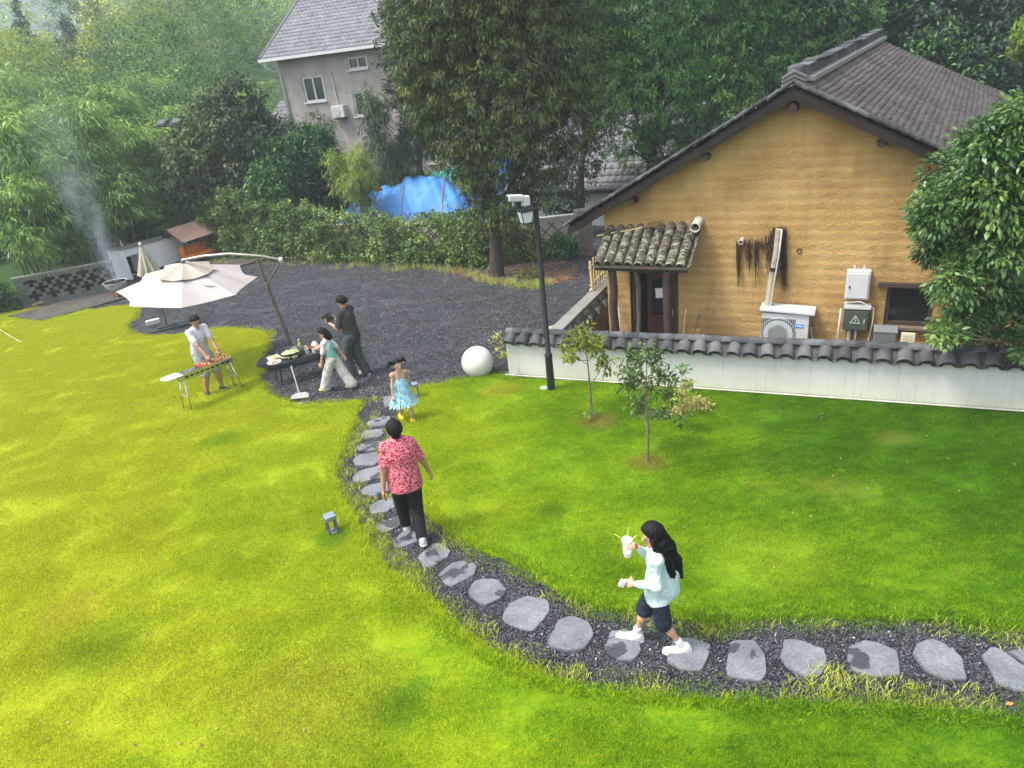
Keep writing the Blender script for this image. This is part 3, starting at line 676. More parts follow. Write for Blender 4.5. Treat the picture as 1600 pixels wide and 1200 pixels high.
# --- bamboo cane fence on the coping
bf = thing('bamboo_fence', 'short pale bamboo cane fence tied together on the concrete coping', 'fence', hp(LU - .08, 13.1, ZT), rz=HROT + R(90))
for k in range(13):
    x = k * .16; h = .62 + random.uniform(-.05, .06); r_ = .03 if k == 0 else random.uniform(.013, .018)
    MB().tube([(x, random.uniform(-.02, .02), 0), (x + .02, 0, h / 2), (x + random.uniform(0, .05), random.uniform(-.02, .02), h)], r_, 7).build('cane', M_CANE, bf, smooth=True, angle=50)
for z0, z1 in ((.5, .52), (.12, .2)): MB().tube([(-.03, .03, z0), (2.0, .03, z1)], .014, 7).build('rail', M_CANE, bf, smooth=True, angle=50)
for k in (0, 6): 
    mb = MB()
    for j in range(7): mb.lathe([(0, -.02), (.02, -.01), (.025, .004), (.014, .02), (0, .024)], (k * .16 + random.uniform(-.05, .05), random.uniform(-.03, .05), .02), 8)
    mb.build('foam_blob', M_WHITE, bf, smooth=True)
pot = thing('white_basin', 'round off-white basin on the gravel behind the pierced brick wall', 'basin', hp(LU - .45, 11.9, 0)); pot.location.z = gz(*pot.location[:2])
MB().lathe([(.16, 0), (.2, .25), (.235, .45), (.25, .47), (.245, .49), (.22, .47), (.19, .28), (.15, .1), (0, .09)], n=28).build('bowl', M_PVC, pot, smooth=True, angle=50)
# --- things fixed to or leaning on the house wall
def hthing(name, label, cat, px, py, off, **k): u, z = onwall(px, py, off); return thing(name, label, cat, hp(u, off, z), rz=HROT, **k)
ac = hthing('air_conditioner', 'white outdoor air conditioner unit with round fan grille and blue badge', 'air conditioner', 1188, 545, 11.85)
aw = onwall(1262, 500, 11.85)[0] - onwall(1188, 500, 11.85)[0]; ah = onwall(1190, 489, 11.85)[1] - ac.location.z; ac.location.z -= .05; ah += .05
M_AC = plain('ac_white', (.44, .45, .44), .45, .1, 4, .05)
MB().bbox((aw / 2, .15, ah / 2), (aw, .3, ah), .015).build('casing', M_AC, ac)
gr = MB(); cx, cz, rr = aw * .36, ah * .5, ah * .4
gr.lathe([(rr, 0), (rr, .012), (rr * .96, .012), (rr * .96, 0)], (cx, -.0, cz), 32, Matrix.Rotation(R(90), 3, 'X'))
gr.box((cx, .001, cz), (rr * 1.9, .006, rr * 1.9), mi=1)
for k in range(-8, 9):
    hgt = rr * 1.9
    gr.box((cx + k * rr * .112, -.012, cz), (.007, .008, hgt))
for k in range(1, 4): gr.lathe([(rr * k / 3.6, 0), (rr * k / 3.6 + .005, 0), (rr * k / 3.6 + .005, .008), (rr * k / 3.6, .008)], (cx, -.014, cz), 28, Matrix.Rotation(R(90), 3, 'X'))
gr.build('fan_grille', [plain('ac_grey', (.36, .38, .38), .5, .1), plain('fan_dark', (.08, .085, .09), .6, .2)], ac)
MB().box((aw * .8, -.004, ah * .72), (.14, .008, .06)).build('badge', M_BLUE, ac); lettering('Midea', ac, .05, (aw * .8, -.0105, ah * .72), (R(90), 0, 0), M_LET)
MB().bbox((aw / 2 + .02, .14, ah + .05), (aw + .12, .36, .05), .01, Matrix.Rotation(R(3), 3, 'Y')).build('cover_board', M_WHITE, ac)
for s in (.1, aw - .1): MB().box((s, .16, -.06), (.05, .34, .12)).build('foot', M_BLACK, ac)
MB().tube([(aw + .02, .2, ah * .6), (aw + .06, .18, ah * .35), (aw + .07, .2, 0), (aw + .12, .3, -.2)], .012, 6).build('hose', M_PVC, ac, smooth=True)
eb = hthing('meter_box', 'white metal meter box hung on the ochre wall above the green cabinet', 'meter box', 1319, 467, 12.05)
bw_ = onwall(1357, 445, 12.05)[0] - onwall(1319, 445, 12.05)[0]; bh = onwall(1320, 423, 12.05)[1] - eb.location.z
MB().bbox((bw_ / 2, .07, bh / 2), (bw_, .15, bh), .008).build('casing', M_WHITE, eb)
MB().bbox((bw_ / 2, -.012, bh / 2 - .005), (bw_ - .05, .02, bh - .06), .006).build('door', M_WHITE, eb)
MB().box((.06, -.03, bh * .45), (.018, .02, .045)).build('handle', M_BLACK, eb)
for s in (.3, .7): MB().box((bw_ * s, .14, bh + .025), (.03, .01, .06)).build('bracket', M_WHITE, eb)
pc_ = hthing('power_cabinet', 'small dark green power cabinet with warning triangle and pipes below', 'electrical cabinet', 1316, 515, 12.0)
cw = onwall(1356, 500, 12.0)[0] - onwall(1316, 500, 12.0)[0]; ch = onwall(1317, 482, 12.0)[1] - pc_.location.z; M_GREEN = plain('dark_green_paint', (.05, .062, .05), .5, .2, 4, .05)
MB().bbox((cw / 2, .1, ch / 2), (cw, .18, ch), .006).build('casing', M_GREEN, pc_)
MB().bbox((cw / 2, -.0, ch / 2 - .01), (cw - .03, .02, ch - .04), .004).build('door', M_GREEN, pc_)
MB().box((cw / 2, .085, ch + .025), (cw + .02, .2, .045)).build('rain_cap', M_AC, pc_)
tri = MB(); A, B, C_ = Vector((cw * .47 - .07, -.014, ch * .36)), Vector((cw * .47 + .07, -.014, ch * .36)), Vector((cw * .47, -.014, ch * .7))
for a, b in ((A, B), (B, C_), (C_, A)): tri.tube([a, b], .005, 6)
c0 = Vector((cw * .47, -.014, ch * .47)); tri.tube([c0 + Vector((.008, 0, .06)), c0 + Vector((-.012, 0, .015)), c0 + Vector((.01, 0, .015)), c0 + Vector((-.006, 0, -.025))], .004, 5)
tri.build('warning_triangle', plain('sign_grey', (.5, .5, .48), .6, .1), pc_)
MB().box((cw * .82, -.02, ch * .45), (.014, .016, .07)).build('handle', M_WHITE, pc_)
for x, r_ in ((.1, .028), (.2, .02)): MB().tube([(x, .1, 0), (x + .01, .1, -.2), (x - .02, .1, -.6)], r_, 8).build('conduit', M_PVC, pc_, smooth=True)
MB().tube([(-.05, .05, ch - .02), (-.06, .04, -.1), (-.05, .06, -.5)], .016, 6).build('conduit', M_PVC, pc_, smooth=True)
MB().tube([(-.02, .04, ch * .9), (0, .02, ch + .1), (cw * .6, .0, ch + .13), (cw + .05, .02, ch + .02), (cw + .06, .04, ch * .4), (cw + .03, .05, -.15), (cw + .05, .06, -.6)], .01, 6).build('cable', M_PVC, pc_, smooth=True)
gb = hthing('grey_crate', 'plain grey box standing by the house wall under the window', 'box', 1361, 560, 11.75)
gw = onwall(1397, 535, 11.75)[0] - onwall(1361, 535, 11.75)[0]; MB().bbox((gw / 2, .15, .23), (gw, .3, .46), .02).build('casing', plain('grey_plastic', (.12, .13, .135), .6, .2), gb); MB().bbox((gw / 2, .15, .47), (gw + .02, .32, .03), .01).build('lid', plain('grey_plastic2', (.16, .17, .175), .6, .2), gb)
sb = hthing('cream_sign_board', 'small cream board with faint lines propped beside the grey box', 'board', 1403, 560, 11.75)
sw = onwall(1425, 535, 11.75)[0] - onwall(1403, 535, 11.75)[0]; MB().bbox((sw / 2, 0, .23), (sw, .03, .44), .006).build('panel', plain('cream_board', (.62, .56, .4), .7, .12), sb)
for k in range(3): MB().box((sw / 2, -.018, .4 - k * .035), (sw * .6, .004, .008)).build('printed_line', plain('faint_ink', (.4, .36, .26), .8), sb)
# pipes through the wall
pp = hthing('drain_pipe_stub', 'thick white drain pipe poking out of the wall above the porch', 'pipe', 1092, 345, 12.2)
MB().lathe([(.085, -.02), (.085, .32), (.07, .32), (.07, -.02)], (0, 0, 0), 20, Matrix.Rotation(R(90), 3, 'X') @ Matrix.Rotation(R(8), 3, 'X')).build('pipe', M_PVC, pp, smooth=True, angle=40)
pp = hthing('small_pipe_stub', 'thin pipe stub with dark dried roots trailing down the ochre wall', 'pipe', 1160, 374, 12.2)
MB().lathe([(.04, -.02), (.04, .2), (.03, .2), (.03, -.02)], (0, 0, 0), 16, Matrix.Rotation(R(90), 3, 'X')).build('pipe', M_PVC, pp, smooth=True, angle=40)
M_ROOT = plain('dried_root', (.045, .026, .015), .95, .4, 9)
def strands(parent, specs, name='dried_roots'):
    mb = MB()
    for (px0, py0, px1, py1, n, sp) in specs:
        for k in range(n):
            jx, j2 = random.gauss(0, sp), random.gauss(0, sp * .7); u0, z0 = onwall(px0 + jx, py0 + random.uniform(-2, 4), 12.14); u1, z1 = onwall(px1 + j2, py0 + (py1 - py0) * random.uniform(.45, 1.05), 12.14)
            pts = []
            for s in range(5):
                f = s / 4; q = hp(u0 + (u1 - u0) * f + random.uniform(-.012, .012), 12.2 - random.uniform(.02, .1), z0 + (z1 - z0) * f); pts.append(wmat(parent).inverted() @ q)
            mb.tube(pts, [.007, .009, .008, .006, .002], 4, False)
    return mb.build(name, M_ROOT, parent)
strands(pp, [(1154, 378, 1153, 455, 26, 2.2), (1170, 376, 1170, 440, 12, 3), (1180, 374, 1182, 450, 8, 3), (1190, 376, 1188, 395, 14, 6)])
dp_ = hthing('down_pipe', 'grey downpipe leaning on the ochre wall under a beard of dry roots', 'pipe', 1217, 358, 12.1)
iv = wmat(dp_).inverted(); P = [iv @ hp(*(lambda q: (q[0], 12.02, q[1]))(onwall(x, y, 12.02))) for x, y in ((1217, 358), (1213, 395), (1205, 440), (1199, 478), (1193, 540))]
MB().tube(P, .052, 10).build('pipe', plain('stained_pipe', (.3, .28, .22), .7, .45, 7), dp_, smooth=True, angle=50)
MB().tube([q + Vector((.05, -.04, 0)) for q in P], .014, 6).build('conduit', M_PVC, dp_, smooth=True)
MB().lathe([(.062, -.03), (.062, .03)], P[1].lerp(P[2], .55), 12).build('clamp', M_BLACK, dp_)
strands(dp_, [(1220, 356, 1226, 455, 55, 4.5), (1212, 358, 1206, 440, 35, 4), (1204, 366, 1200, 430, 14, 4)])
vh = hthing('wall_hole', 'small dark round hole built as a tube in the ochre wall right of the roots', 'vent', 1249, 392, 12.2)
MB().lathe([(.045, -.005), (.045, .012), (.03, .012), (.03, -.03), (0, -.03)], (0, 0, 0), 14, Matrix.Rotation(R(90), 3, 'X')).build('hole_tube', M_ROOT, vh, smooth=True, angle=40)  # dark tube added to stand for the dark recess of the hole
ys = hthing('yellow_sign', 'little yellow notice plate low on the wall beside the door', 'sign', 1088, 518, 12.19)
MB().bbox((0, 0, 0), (.13, .02, .085), .004).build('plate', plain('yellow_plate', (.6, .42, .07), .6, .1), ys)
for k in (-1, 0, 1): MB().box((k * .033, -.012, 0), (.02, .004, .03)).build('printed_mark', plain('brown_ink', (.25, .16, .03), .7), ys)
for a, b, c, d, lb in ((1072, 482, 1065, 545, 'pale broom handle leaning upright on the ochre wall'), (1092, 490, 1079, 545, 'dark broom handle leaning crookedly on the ochre wall')):
    st = hthing('broom_handle', lb, 'stick', c, d, 11.9); u, z = onwall(a, b, 12.17)
    MB().tube([(0, 0, 0), wmat(st).inverted() @ hp(u, 12.17, z)], .013, 6).build('stick', M_CANE if 'pale' in lb else M_GREYW, st)
st = hthing('mop', 'grey mop and rods leaning against the porch post', 'mop', 968, 540, 11.75); u, z = onwall(963, 455, 12.15)
MB().tube([(0, 0, 0), wmat(st).inverted() @ hp(u, 12.15, z)], .012, 6).build('stick', M_GREYW, st); u, z = onwall(966, 480, 12.15)
MB().tube([(.06, 0, 0), wmat(st).inverted() @ hp(u, 12.15, z)], .014, 6).build('rod', M_PVC, st)
rb = hthing('roof_broom', 'twig broom with long bamboo handle lying on the porch roof', 'broom', 933, 366, 12.0)
iv = wmat(rb).inverted(); A = iv @ hp(*(lambda q: (q[0], 12.0, q[1]))(onwall(933, 368, 12.0))); B = iv @ hp(*(lambda q: (q[0], 12.05, q[1]))(onwall(1003, 356, 12.05)))
MB().tube([A, B], .014, 7).build('handle', M_CANE, rb); tw = MB()
for k in range(40):
    q = B + (B - A).normalized() * random.uniform(.25, .42) + Vector((0, random.uniform(-.06, .06), random.uniform(-.05, .09))); tw.tube([B, B.lerp(q, .5) + Vector((0, 0, .01)), q], [.005, .004, .002], 4, False)
tw.build('twigs', plain('broom_twig', (.2, .12, .05), .9, .3), rb)

# ================================================================== LAMPS
lb = g(862, 613); lamp = thing('street_lamp', 'black garden lamp post with square lantern and white camera by the wall', 'lamp post', lb)
hd = onwall(835, 316, 10.2); top = 3.28
MB().lathe([(.078, 0), (.078, .02), (.07, .03), (.062, .66), (.068, .67), (.066, .72), (.045, .76), (.042, top), (0, top + .01)], n=16).build('pole', M_BLACK, lamp, smooth=True, angle=35)
ldir = Vector((-.92, -.38, 0)); ldir.normalize(); sdv = Vector((-ldir.y, ldir.x, 0)); lc = ldir * .18
MB().box(ldir * .14 + Vector((0, 0, top - .1)), (.3, .2, .03), math.atan2(ldir.y, ldir.x)).build('lantern_roof', M_BLACK, lamp)
lm = MB(); T = [lc + ldir * a * .105 + sdv * b * .08 + Vector((0, 0, top - .12)) for a, b in ((-1, -1), (1, -1), (1, 1), (-1, 1))]; Bm = [lc + ldir * a * .07 + sdv * b * .055 + Vector((0, 0, top - .29)) for a, b in ((-1, -1), (1, -1), (1, 1), (-1, 1))]
lm.add(T + Bm, [(0, 1, 2, 3), (4, 7, 6, 5), (0, 4, 5, 1), (1, 5, 6, 2), (2, 6, 7, 3), (3, 7, 4, 0)]); lm.build('diffuser', plain('frosted_lamp', (.5, .55, .55), .35, .08), lamp)
fr = MB()
for k in range(4): fr.tube([T[k], Bm[k]], .008, 5); fr.tube([Bm[k], Bm[(k + 1) % 4]], .008, 5)
fr.build('lantern_frame', M_BLACK, lamp)
cc = thing('security_camera', 'white bullet security camera clamped on top of the garden lamp', 'camera', lb + ldir * .16 + Vector((0, 0, top - .06)))
Mx = Matrix((ldir, sdv, Vector((0, 0, 1)))).transposed()
MB().bbox((0, 0, .1), (.12, .1, .15), .015, Mx).build('bracket', M_WHITE, cc)
MB().bbox(ldir * .17 + Vector((0, 0, .17)), (.26, .12, .1), .02, Mx @ Matrix.Rotation(R(-8), 3, 'Y')).build('housing', M_WHITE, cc)
MB().lathe([(.04, 0), (.042, .02), (0, .025)], ldir * .3 + Vector((0, 0, .185)), 14, Mx @ Matrix.Rotation(R(82), 3, 'Y')).build('lens', M_BLACK, cc, smooth=True, angle=40)
MB().tube([ldir * .2 + Vector((0, 0, .12)), ldir * .22 + Vector((0, 0, .06))], .014, 6).build('antenna', M_WHITE, cc)
sg = g(749, 587); sph = thing('globe_lamp', 'large white globe lamp resting on the lawn edge by the wall', 'lamp', sg)
sr = .305; prof = [(sr * math.sin(a), sr * .93 - sr * math.cos(a)) for a in np.linspace(.3, math.pi, 22)]
t = NT('globe_plastic'); MB().lathe(prof, n=40).build('globe', plain('opal_plastic', (.47, .465, .43), .35, .06, 2, .02, spec=.5), sph, smooth=True)
MB().lathe([(.12, -.04), (.12, .03), (.1, .035)], n=24).build('base', M_BLACK, sph)
def bollard(px, py, lab, h=.32, yaw=0.3):
    b = thing('bollard_light', lab, 'garden light', g(px, py), rz=yaw); w_ = .1
    MB().bbox((0, 0, h - .03), (w_ + .03, w_ + .03, .06), .006).build('cap', plain('slate_blue_metal', (.15, .18, .22), .45, .15), b)
    mb = MB(); [mb.box((s * w_ / 2, q * w_ / 2, h / 2), (.022, .022, h - .06)) for s in (-1, 1) for q in (-1, 1)]; mb.build('frame', plain('grey_metal', (.09, .1, .115), .5, .2), b)
    MB().bbox((0, 0, .03), (w_ + .01, w_ + .01, .07), .006).build('base', plain('slate_blue_metal', (.15, .18, .22)), b)
    MB().lathe([(.028, .065), (.028, .09), (.02, .1), (0, .1)], n=14).build('led', plain('led_cover', (.12, .13, .13), .3, .05), b, smooth=True, angle=40); return b
bollard(522, 836, 'small open-framed bollard light on the lawn beside the stone path', .3, .5)
bollard(651, 624, 'small dark bollard light behind the girl in the blue dress', .32, .2)
dc_ = thing('drain_cover', 'small pale plastic cap lying in the grass by the lamp post', 'drain cover', g(850, 608, .03)); MB().lathe([(.075, 0), (.075, .025), (.06, .035), (0, .04)], n=20).build('cap', plain('pale_plastic', (.42, .5, .5), .5), dc_, smooth=True, angle=40)
# ================================================================== LAWN AND YARD THINGS
M_FAB = plain('sun_bleached_canvas', (.335, .30, .285), .85, .08, 3, .05)
M_BEIGE = plain('beige_canvas', (.32, .295, .23), .9, .25, 5, .1)
M_BRONZE = plain('bronze_tube', (.13, .12, .105), .4, .25, 6, .02, metal=.5)
M_STEEL = plain('stainless_steel', (.5, .5, .49), .28, .25, 8, .02, metal=.9)
M_RUBBER = plain('black_plastic', (.022, .024, .026), .6, .3, 4, .1)
def up(v, h): return Vector((v.x, v.y, v.z + h))
# --- cantilever parasol
mb_ = g(465, 566); par = thing('cantilever_parasol', 'open off-white octagonal cantilever parasol with curved bronze arm', 'parasol', mb_)
def P(x, y, Y): return atY(x, y, Y) - mb_
Ym = mb_.y
jt = P(401, 404, Ym); tail = P(439, 406, Ym + .1); tip = P(285, 408, Ym + .1); knee = P(417, 447, Ym)
MB().tube([(0, 0, .05), knee, jt], [.042, .04, .034], 10).build('mast', M_BRONZE, par, smooth=True, angle=50)
arm = MB(); arm.tube([tail, jt.lerp(tail, .3) + Vector((0, 0, .05)), jt + Vector((0, 0, .06)), jt.lerp(tip, .35) + Vector((0, 0, .12)), jt.lerp(tip, .7) + Vector((0, 0, .09)), tip + Vector((0, 0, .02))], .026, 10); arm.build('arm', plain('champagne_tube', (.3, .28, .24), .35, .2, 6, .02, metal=.6), par, smooth=True, angle=50)
MB().tube([tail, knee], .02, 8).build('brace', M_BRONZE, par); MB().lathe([(.04, -.05), (.05, 0), (.04, .05)], tail, 10).build('end_knob', M_WHITE, par, smooth=True)
MB().bbox(knee, (.1, .1, .16), .02).build('crank_box', M_BRONZE, par)
apx = tip + Vector((0, 0, -.1)); RAD, DROP = 1.38, .40
tilt = Matrix.Rotation(R(5), 3, 'Y') @ Matrix.Rotation(R(4), 3, 'X')
def canopy(r0, z0, rad, drop, ph, nseg=8, sub=6, sc=.09, rings=7):
    V = []; Q = []
    for i in range(rings + 1):
        f = i / rings; r = r0 + (rad - r0) * f
        for k in range(nseg * sub):
            a = 2 * math.pi * k / (nseg * sub) + ph; s = (k % sub) / sub; cut = math.cos(math.pi / nseg) / math.cos((s - .5) * 2 * math.pi / nseg)
            rr = r * cut * (1 - sc * f * math.sin(math.pi * s) * .9); z = z0 - drop * f ** 1.15 - .05 * f * math.sin(math.pi * s)
            V.append(apx + tilt @ Vector((rr * math.cos(a), rr * math.sin(a), z)))
    n = nseg * sub
    for i in range(rings):
        for k in range(n): Q.append((i * n + k, i * n + (k + 1) % n, (i + 1) * n + (k + 1) % n, (i + 1) * n + k))
    return MB().add(V, Q)
PH = R(14)
c1 = canopy(.0, 0, RAD, DROP, PH).build('canopy', M_FAB, par, smooth=True, angle=25)
canopy(.0, .07, .62, .16, PH, rings=4).build('vent_flap', plain('bleached_flap', (.32, .28, .235), .85, .1), c1, smooth=True, angle=25)
for k in range(8):
    a = 2 * math.pi * k / 8 + PH; MB().tube([apx + tilt @ Vector((0, 0, -.03)), apx + tilt @ Vector((RAD * .985 * math.cos(a), RAD * .985 * math.sin(a), -DROP - .02))], .011, 6).build('rib', M_BRONZE, par)
MB().lathe([(.05, -.1), (.06, 0), (.05, .1), (.02, .16)], apx + Vector((0, 0, -.03)), 12).build('hub', M_BRONZE, par, smooth=True, angle=40)
q = apx + tilt @ Vector((.62, -.55, -.255)); MB().tube([q + Vector((-.16, .03, .022)), q + Vector((0, 0, .0)), q + Vector((.15, 0, -.02))], [.008, .018, .006], 6).build('dark_feather', plain('feather_grey', (.25, .23, .21), .9), c1)
bs = g(455, 566); bm_ = MB(); out = []
for k in range(28):
    a = 2 * math.pi * k / 28; ca, sa = math.cos(a), math.sin(a); out.append(((abs(ca) ** .7) * (1 if ca > 0 else -1) * .72, (abs(sa) ** .7) * (1 if sa > 0 else -1) * .34))
rings = [(1.0, 0), (1.02, .05), (.98, .13), (.9, .17), (.3, .19)]; V = []; Q = []
for s, z in rings: V += [Vector((x * s, y * s, z)) for x, y in out]
for i in range(4): Q += [(i * 28 + k, i * 28 + (k + 1) % 28, (i + 1) * 28 + (k + 1) % 28, (i + 1) * 28 + k) for k in range(28)]
Q.append(tuple(range(4 * 28, 5 * 28))); bm_.add(V, Q); RZ = Matrix.Rotation(R(12), 3, 'Z'); bm_.v = [tuple(RZ @ Vector(v) + (bs - mb_)) for v in bm_.v]; bm_.build('weight_base', M_RUBBER, par, smooth=True, angle=40)
# --- closed parasol on a weighted foot, with a brick
cb = g(263, 514); cl = thing('closed_parasol', 'furled beige two-tier parasol on a black weighted foot', 'parasol', cb)
dirb = (g(300, 508) - g(226, 524)).normalized()
MB().tube([(0, 0, .05), (0, 0, 2.38)], .026, 10).build('pole', M_BRONZE, cl)
def furled(z0, z1, r0, r1, n=60, k=9):
    V = []; Q = []
    for i in range(9):
        f = i / 8
        for j in range(n):
            a = 2 * math.pi * j / n; r = (r0 + (r1 - r0) * f) * (1 + .30 * f * math.sin(k * a + 1.3 * f)); V.append((r * math.cos(a), r * math.sin(a), z0 + (z1 - z0) * f - .05 * f * abs(math.sin(k * a / 2))))
    for i in range(8): Q += [(i * n + j, i * n + (j + 1) % n, (i + 1) * n + (j + 1) % n, (i + 1) * n + j) for j in range(n)]
    return MB().add(V, Q)
furled(2.34, 1.62, .05, .25).build('upper_canopy', M_BEIGE, cl, smooth=True); furled(1.68, .9, .19, .32).build('lower_canopy', M_BEIGE, cl, smooth=True)
MB().lathe([(0, 2.46), (.03, 2.44), (.045, 2.4), (.035, 2.36), (0, 2.35)], n=14).build('finial', M_WHITE, cl, smooth=True)
MB().bbox((0, 0, .04), (1.35, .42, .08), .03, math.atan2(dirb.y, dirb.x)).build('weight_base', M_RUBBER, cl); MB().bbox((-.02, .03, .09), (.5, .3, .06), .02, math.atan2(dirb.y, dirb.x)).build('weight_base', M_RUBBER, cl)
bk = thing('loose_brick', 'pale grey brick laid on the parasol foot', 'brick', g(242, 512) + Vector((0, 0, .12))); MB().bbox((0, 0, .06), (.36, .16, .12), .012, math.atan2(dirb.y, dirb.x) + .06).build('block', plain('pale_block', (.42, .42, .41), .9, .15, 8, .3), bk)
# --- charcoal grill trough with skewers
GA, GB = (g(301, 646) + g(297, 634)) / 2, (g(377, 615) + g(364, 606)) / 2
gd = (GB - GA).normalized(); gl = (GB - GA).length; gn = Vector((-gd.y, gd.x, 0)).normalized(); GH = .74
gc = (GA + GB) / 2; grill = thing('charcoal_grill', 'long stainless trough grill on thin legs on the grass', 'grill', gc)
Mg = Matrix((gd, gn, gd.cross(gn))).transposed(); tl, tw = gl + .1, .2
tr = MB(); prof = [(-tw / 2, GH + .0), (-tw / 2 + .03, GH - .13), (tw / 2 - .03, GH - .13), (tw / 2, GH)]; inn = [(-tw / 2 + .012, GH), (-tw / 2 + .04, GH - .1), (tw / 2 - .04, GH - .1), (tw / 2 - .012, GH)]
def gp(x, y, z): return gd * x + gn * y + Vector((0, 0, z))
ends = [[gp(s * tl / 2, y, z) for y, z in prof] for s in (-1, 1)]; ine = [[gp(s * (tl / 2 - .012), y, z) for y, z in inn] for s in (-1, 1)]
V = ends[0] + ends[1] + ine[0] + ine[1]; Q = [(0, 4, 5, 1), (1, 5, 6, 2), (2, 6, 7, 3), (8, 9, 13, 12), (9, 10, 14, 13), (10, 11, 15, 14), (0, 8, 12, 4), (3, 7, 15, 11), (0, 1, 2, 3), (4, 7, 6, 5), (8, 11, 10, 9), (12, 13, 14, 15), (0, 3, 11, 8), (4, 12, 15, 7)]
tr.add(V, Q); tr.build('trough', M_STEEL, grill)
mb = MB()
for k in range(9):
    for s in (-1, 1): mb.box(gp(-tl / 2 + .12 + k * (tl - .24) / 8, s * (tw / 2 - .012), GH - .065), (.07, .006, .028), Mg)
mb.build('vent_slot', M_DARK, grill)
pl_ = MB(); pl_.prism([gp(-tl / 2 - .3, -.06, GH + .01), gp(-tl / 2 - .24, -.14, GH + .01), gp(-tl / 2 + .05, -.15, GH + .01), gp(-tl / 2 + .05, .13, GH + .01), gp(-tl / 2 - .24, .12, GH + .01), gp(-tl / 2 - .3, .05, GH + .01)], .015); pl_.build('side_tray', plain('enamel_tray', (.5, .5, .47), .35, .1), grill)
for s in (-1, 1):
    for q in (-1, 1): MB().tube([gp(s * (tl / 2 - .06), q * .07, GH - .1), gp(s * (tl / 2 + .02), q * .15, 0)], .013, 7).build('leg', M_STEEL, grill, smooth=True)
    MB().tube([gp(s * (tl / 2 - .02), -.11, GH * .42), gp(s * (tl / 2 - .02), .11, GH * .42)], .01, 6).build('stretcher', M_STEEL, grill)
co = MB()
for k in range(70): co.bbox(gp(random.uniform(-tl / 2 + .05, tl / 2 - .05), random.uniform(-.05, .05), GH - .09), (.045, .035, .03), .008, Matrix.Rotation(random.uniform(0, 3), 3, 'Z'))
tag(co.build('charcoal', plain('ash_charcoal', (.09, .085, .08), .95, .6, 20), grill), kind='stuff')
FOOD = [plain('meat_red', (.36, .06, .04), .4, .4, 30), plain('meat_brown', (.24, .09, .04), .45, .4, 30), plain('pepper_yellow', (.55, .34, .06), .4, .3, 25), plain('onion_cream', (.55, .47, .33), .45, .2, 25)]
for k in range(11):
    x = tl / 2 - .06 - k * .058; sk = thing('skewer', 'meat skewer laid across the charcoal grill', 'skewer', gc + gp(x, 0, GH + .012), 'skewers on the charcoal grill')
    MB().tube([gp(-.004, -.17, 0), gp(.004, .17, .004)], .003, 5).build('stick', M_CANE, sk)
    mt = MB()
    for j in range(6): mt.bbox(gp(random.uniform(-.006, .006), .12 - j * .042, .004), (.03, .036, .03), .009, Mg @ Matrix.Rotation(random.uniform(-.3, .3), 3, 'Z'), random.choice([0, 1, 1, 2, 3]) if k < 9 else 0)
    mt.build('meat', FOOD, sk)
# --- low table with food
ta, tb = g(449, 600), g(505, 575); TZ = .5
tdir = (g(512, 584) - g(440, 604)); tdir.z = 0; tdir.normalize(); tn_ = Vector((-tdir.y, tdir.x, 0)); tc = g(474, 589)
tab = thing('folding_table', 'low black folding table crowded with barbecue dishes', 'table', tc); Mt = Matrix((tdir, tn_, Vector((0, 0, 1)))).transposed()
def tp(x, y, z=TZ): return tdir * x + tn_ * y + Vector((0, 0, z))
MB().bbox(tp(0, 0, TZ - .015), (1.2, .5, .03), .008, Mt).build('table_top', M_RUBBER, tab)
for s in (-1, 1):
    for q in (-1, 1): MB().tube([tp(s * .42, q * .18, TZ - .03), tp(s * .5, q * .22, -.02)], .016, 7).build('leg', M_BLACK, tab)
    MB().tube([tp(s * .46, -.2, .22), tp(s * .46, .2, .22)], .01, 6).build('stretcher', M_BLACK, tab)
def dish(name, label, cat, x, y, parts, grp=None):
    d = thing(name, label, cat, tc + tp(x, y), grp)
    for nm, prof, mt in parts: MB().lathe(prof, n=22).build(nm, mt, d, smooth=True, angle=40)
    return d
M_CHINA = plain('white_china', (.55, .55, .53), .25, .06); PLATE = [(.0, .004), (.09, .004), (.135, .022), (.14, .026), (.13, .027), (.085, .012), (0, .012)]
def heap(parent, mats, n, r, h, s, name):
    mb = MB()
    for k in range(n):
        a = random.uniform(0, 6.28); rr = r * math.sqrt(random.random()); mb.bbox((rr * math.cos(a), rr * math.sin(a), .02 + h * (1 - rr / r) * random.random() + s * .3), (s * random.uniform(.8, 1.5), s, s * .6), s * .2, Matrix.Rotation(random.uniform(0, 3), 3, Vector((random.random(), random.random(), 1)).normalized()), random.randrange(len(mats)))
    mb.build(name, mats, parent)
pk = plain('raw_meat_pink', (.55, .26, .22), .4, .25, 30); gn1, gn2 = plain('lettuce', (.25, .36, .12), .5, .3, 20), plain('pale_cabbage', (.45, .5, .28), .5, .2, 20)
d = dish('meat_plate', 'white plate of raw pink meat on the table end near the dustpan', 'plate', -.5, -.1, [('plate', PLATE, M_CHINA)]); heap(d, [pk, FOOD[3]], 16, .09, .03, .045, 'meat')
d = thing('food_tray', 'square white tray of orange skewered snacks on the black table', 'tray', tc + tp(-.42, .16)); MB().bbox((0, 0, .02), (.28, .2, .04), .012, Mt).build('tray', M_CHINA, d); heap(d, [FOOD[2], plain('chili_orange', (.5, .17, .03), .5, .3), FOOD[3]], 26, .11, .03, .04, 'snacks')
d = dish('greens_bowl', 'wide dark wok heaped with pale green lettuce', 'bowl', -.13, .02, [('wok', [(.0, .0), (.1, .005), (.2, .07), (.245, .12), (.235, .125), (.19, .08), (.1, .03), (0, .02)], M_BLACK)]); heap(d, [gn1, gn2, gn2], 60, .2, .07, .07, 'lettuce')
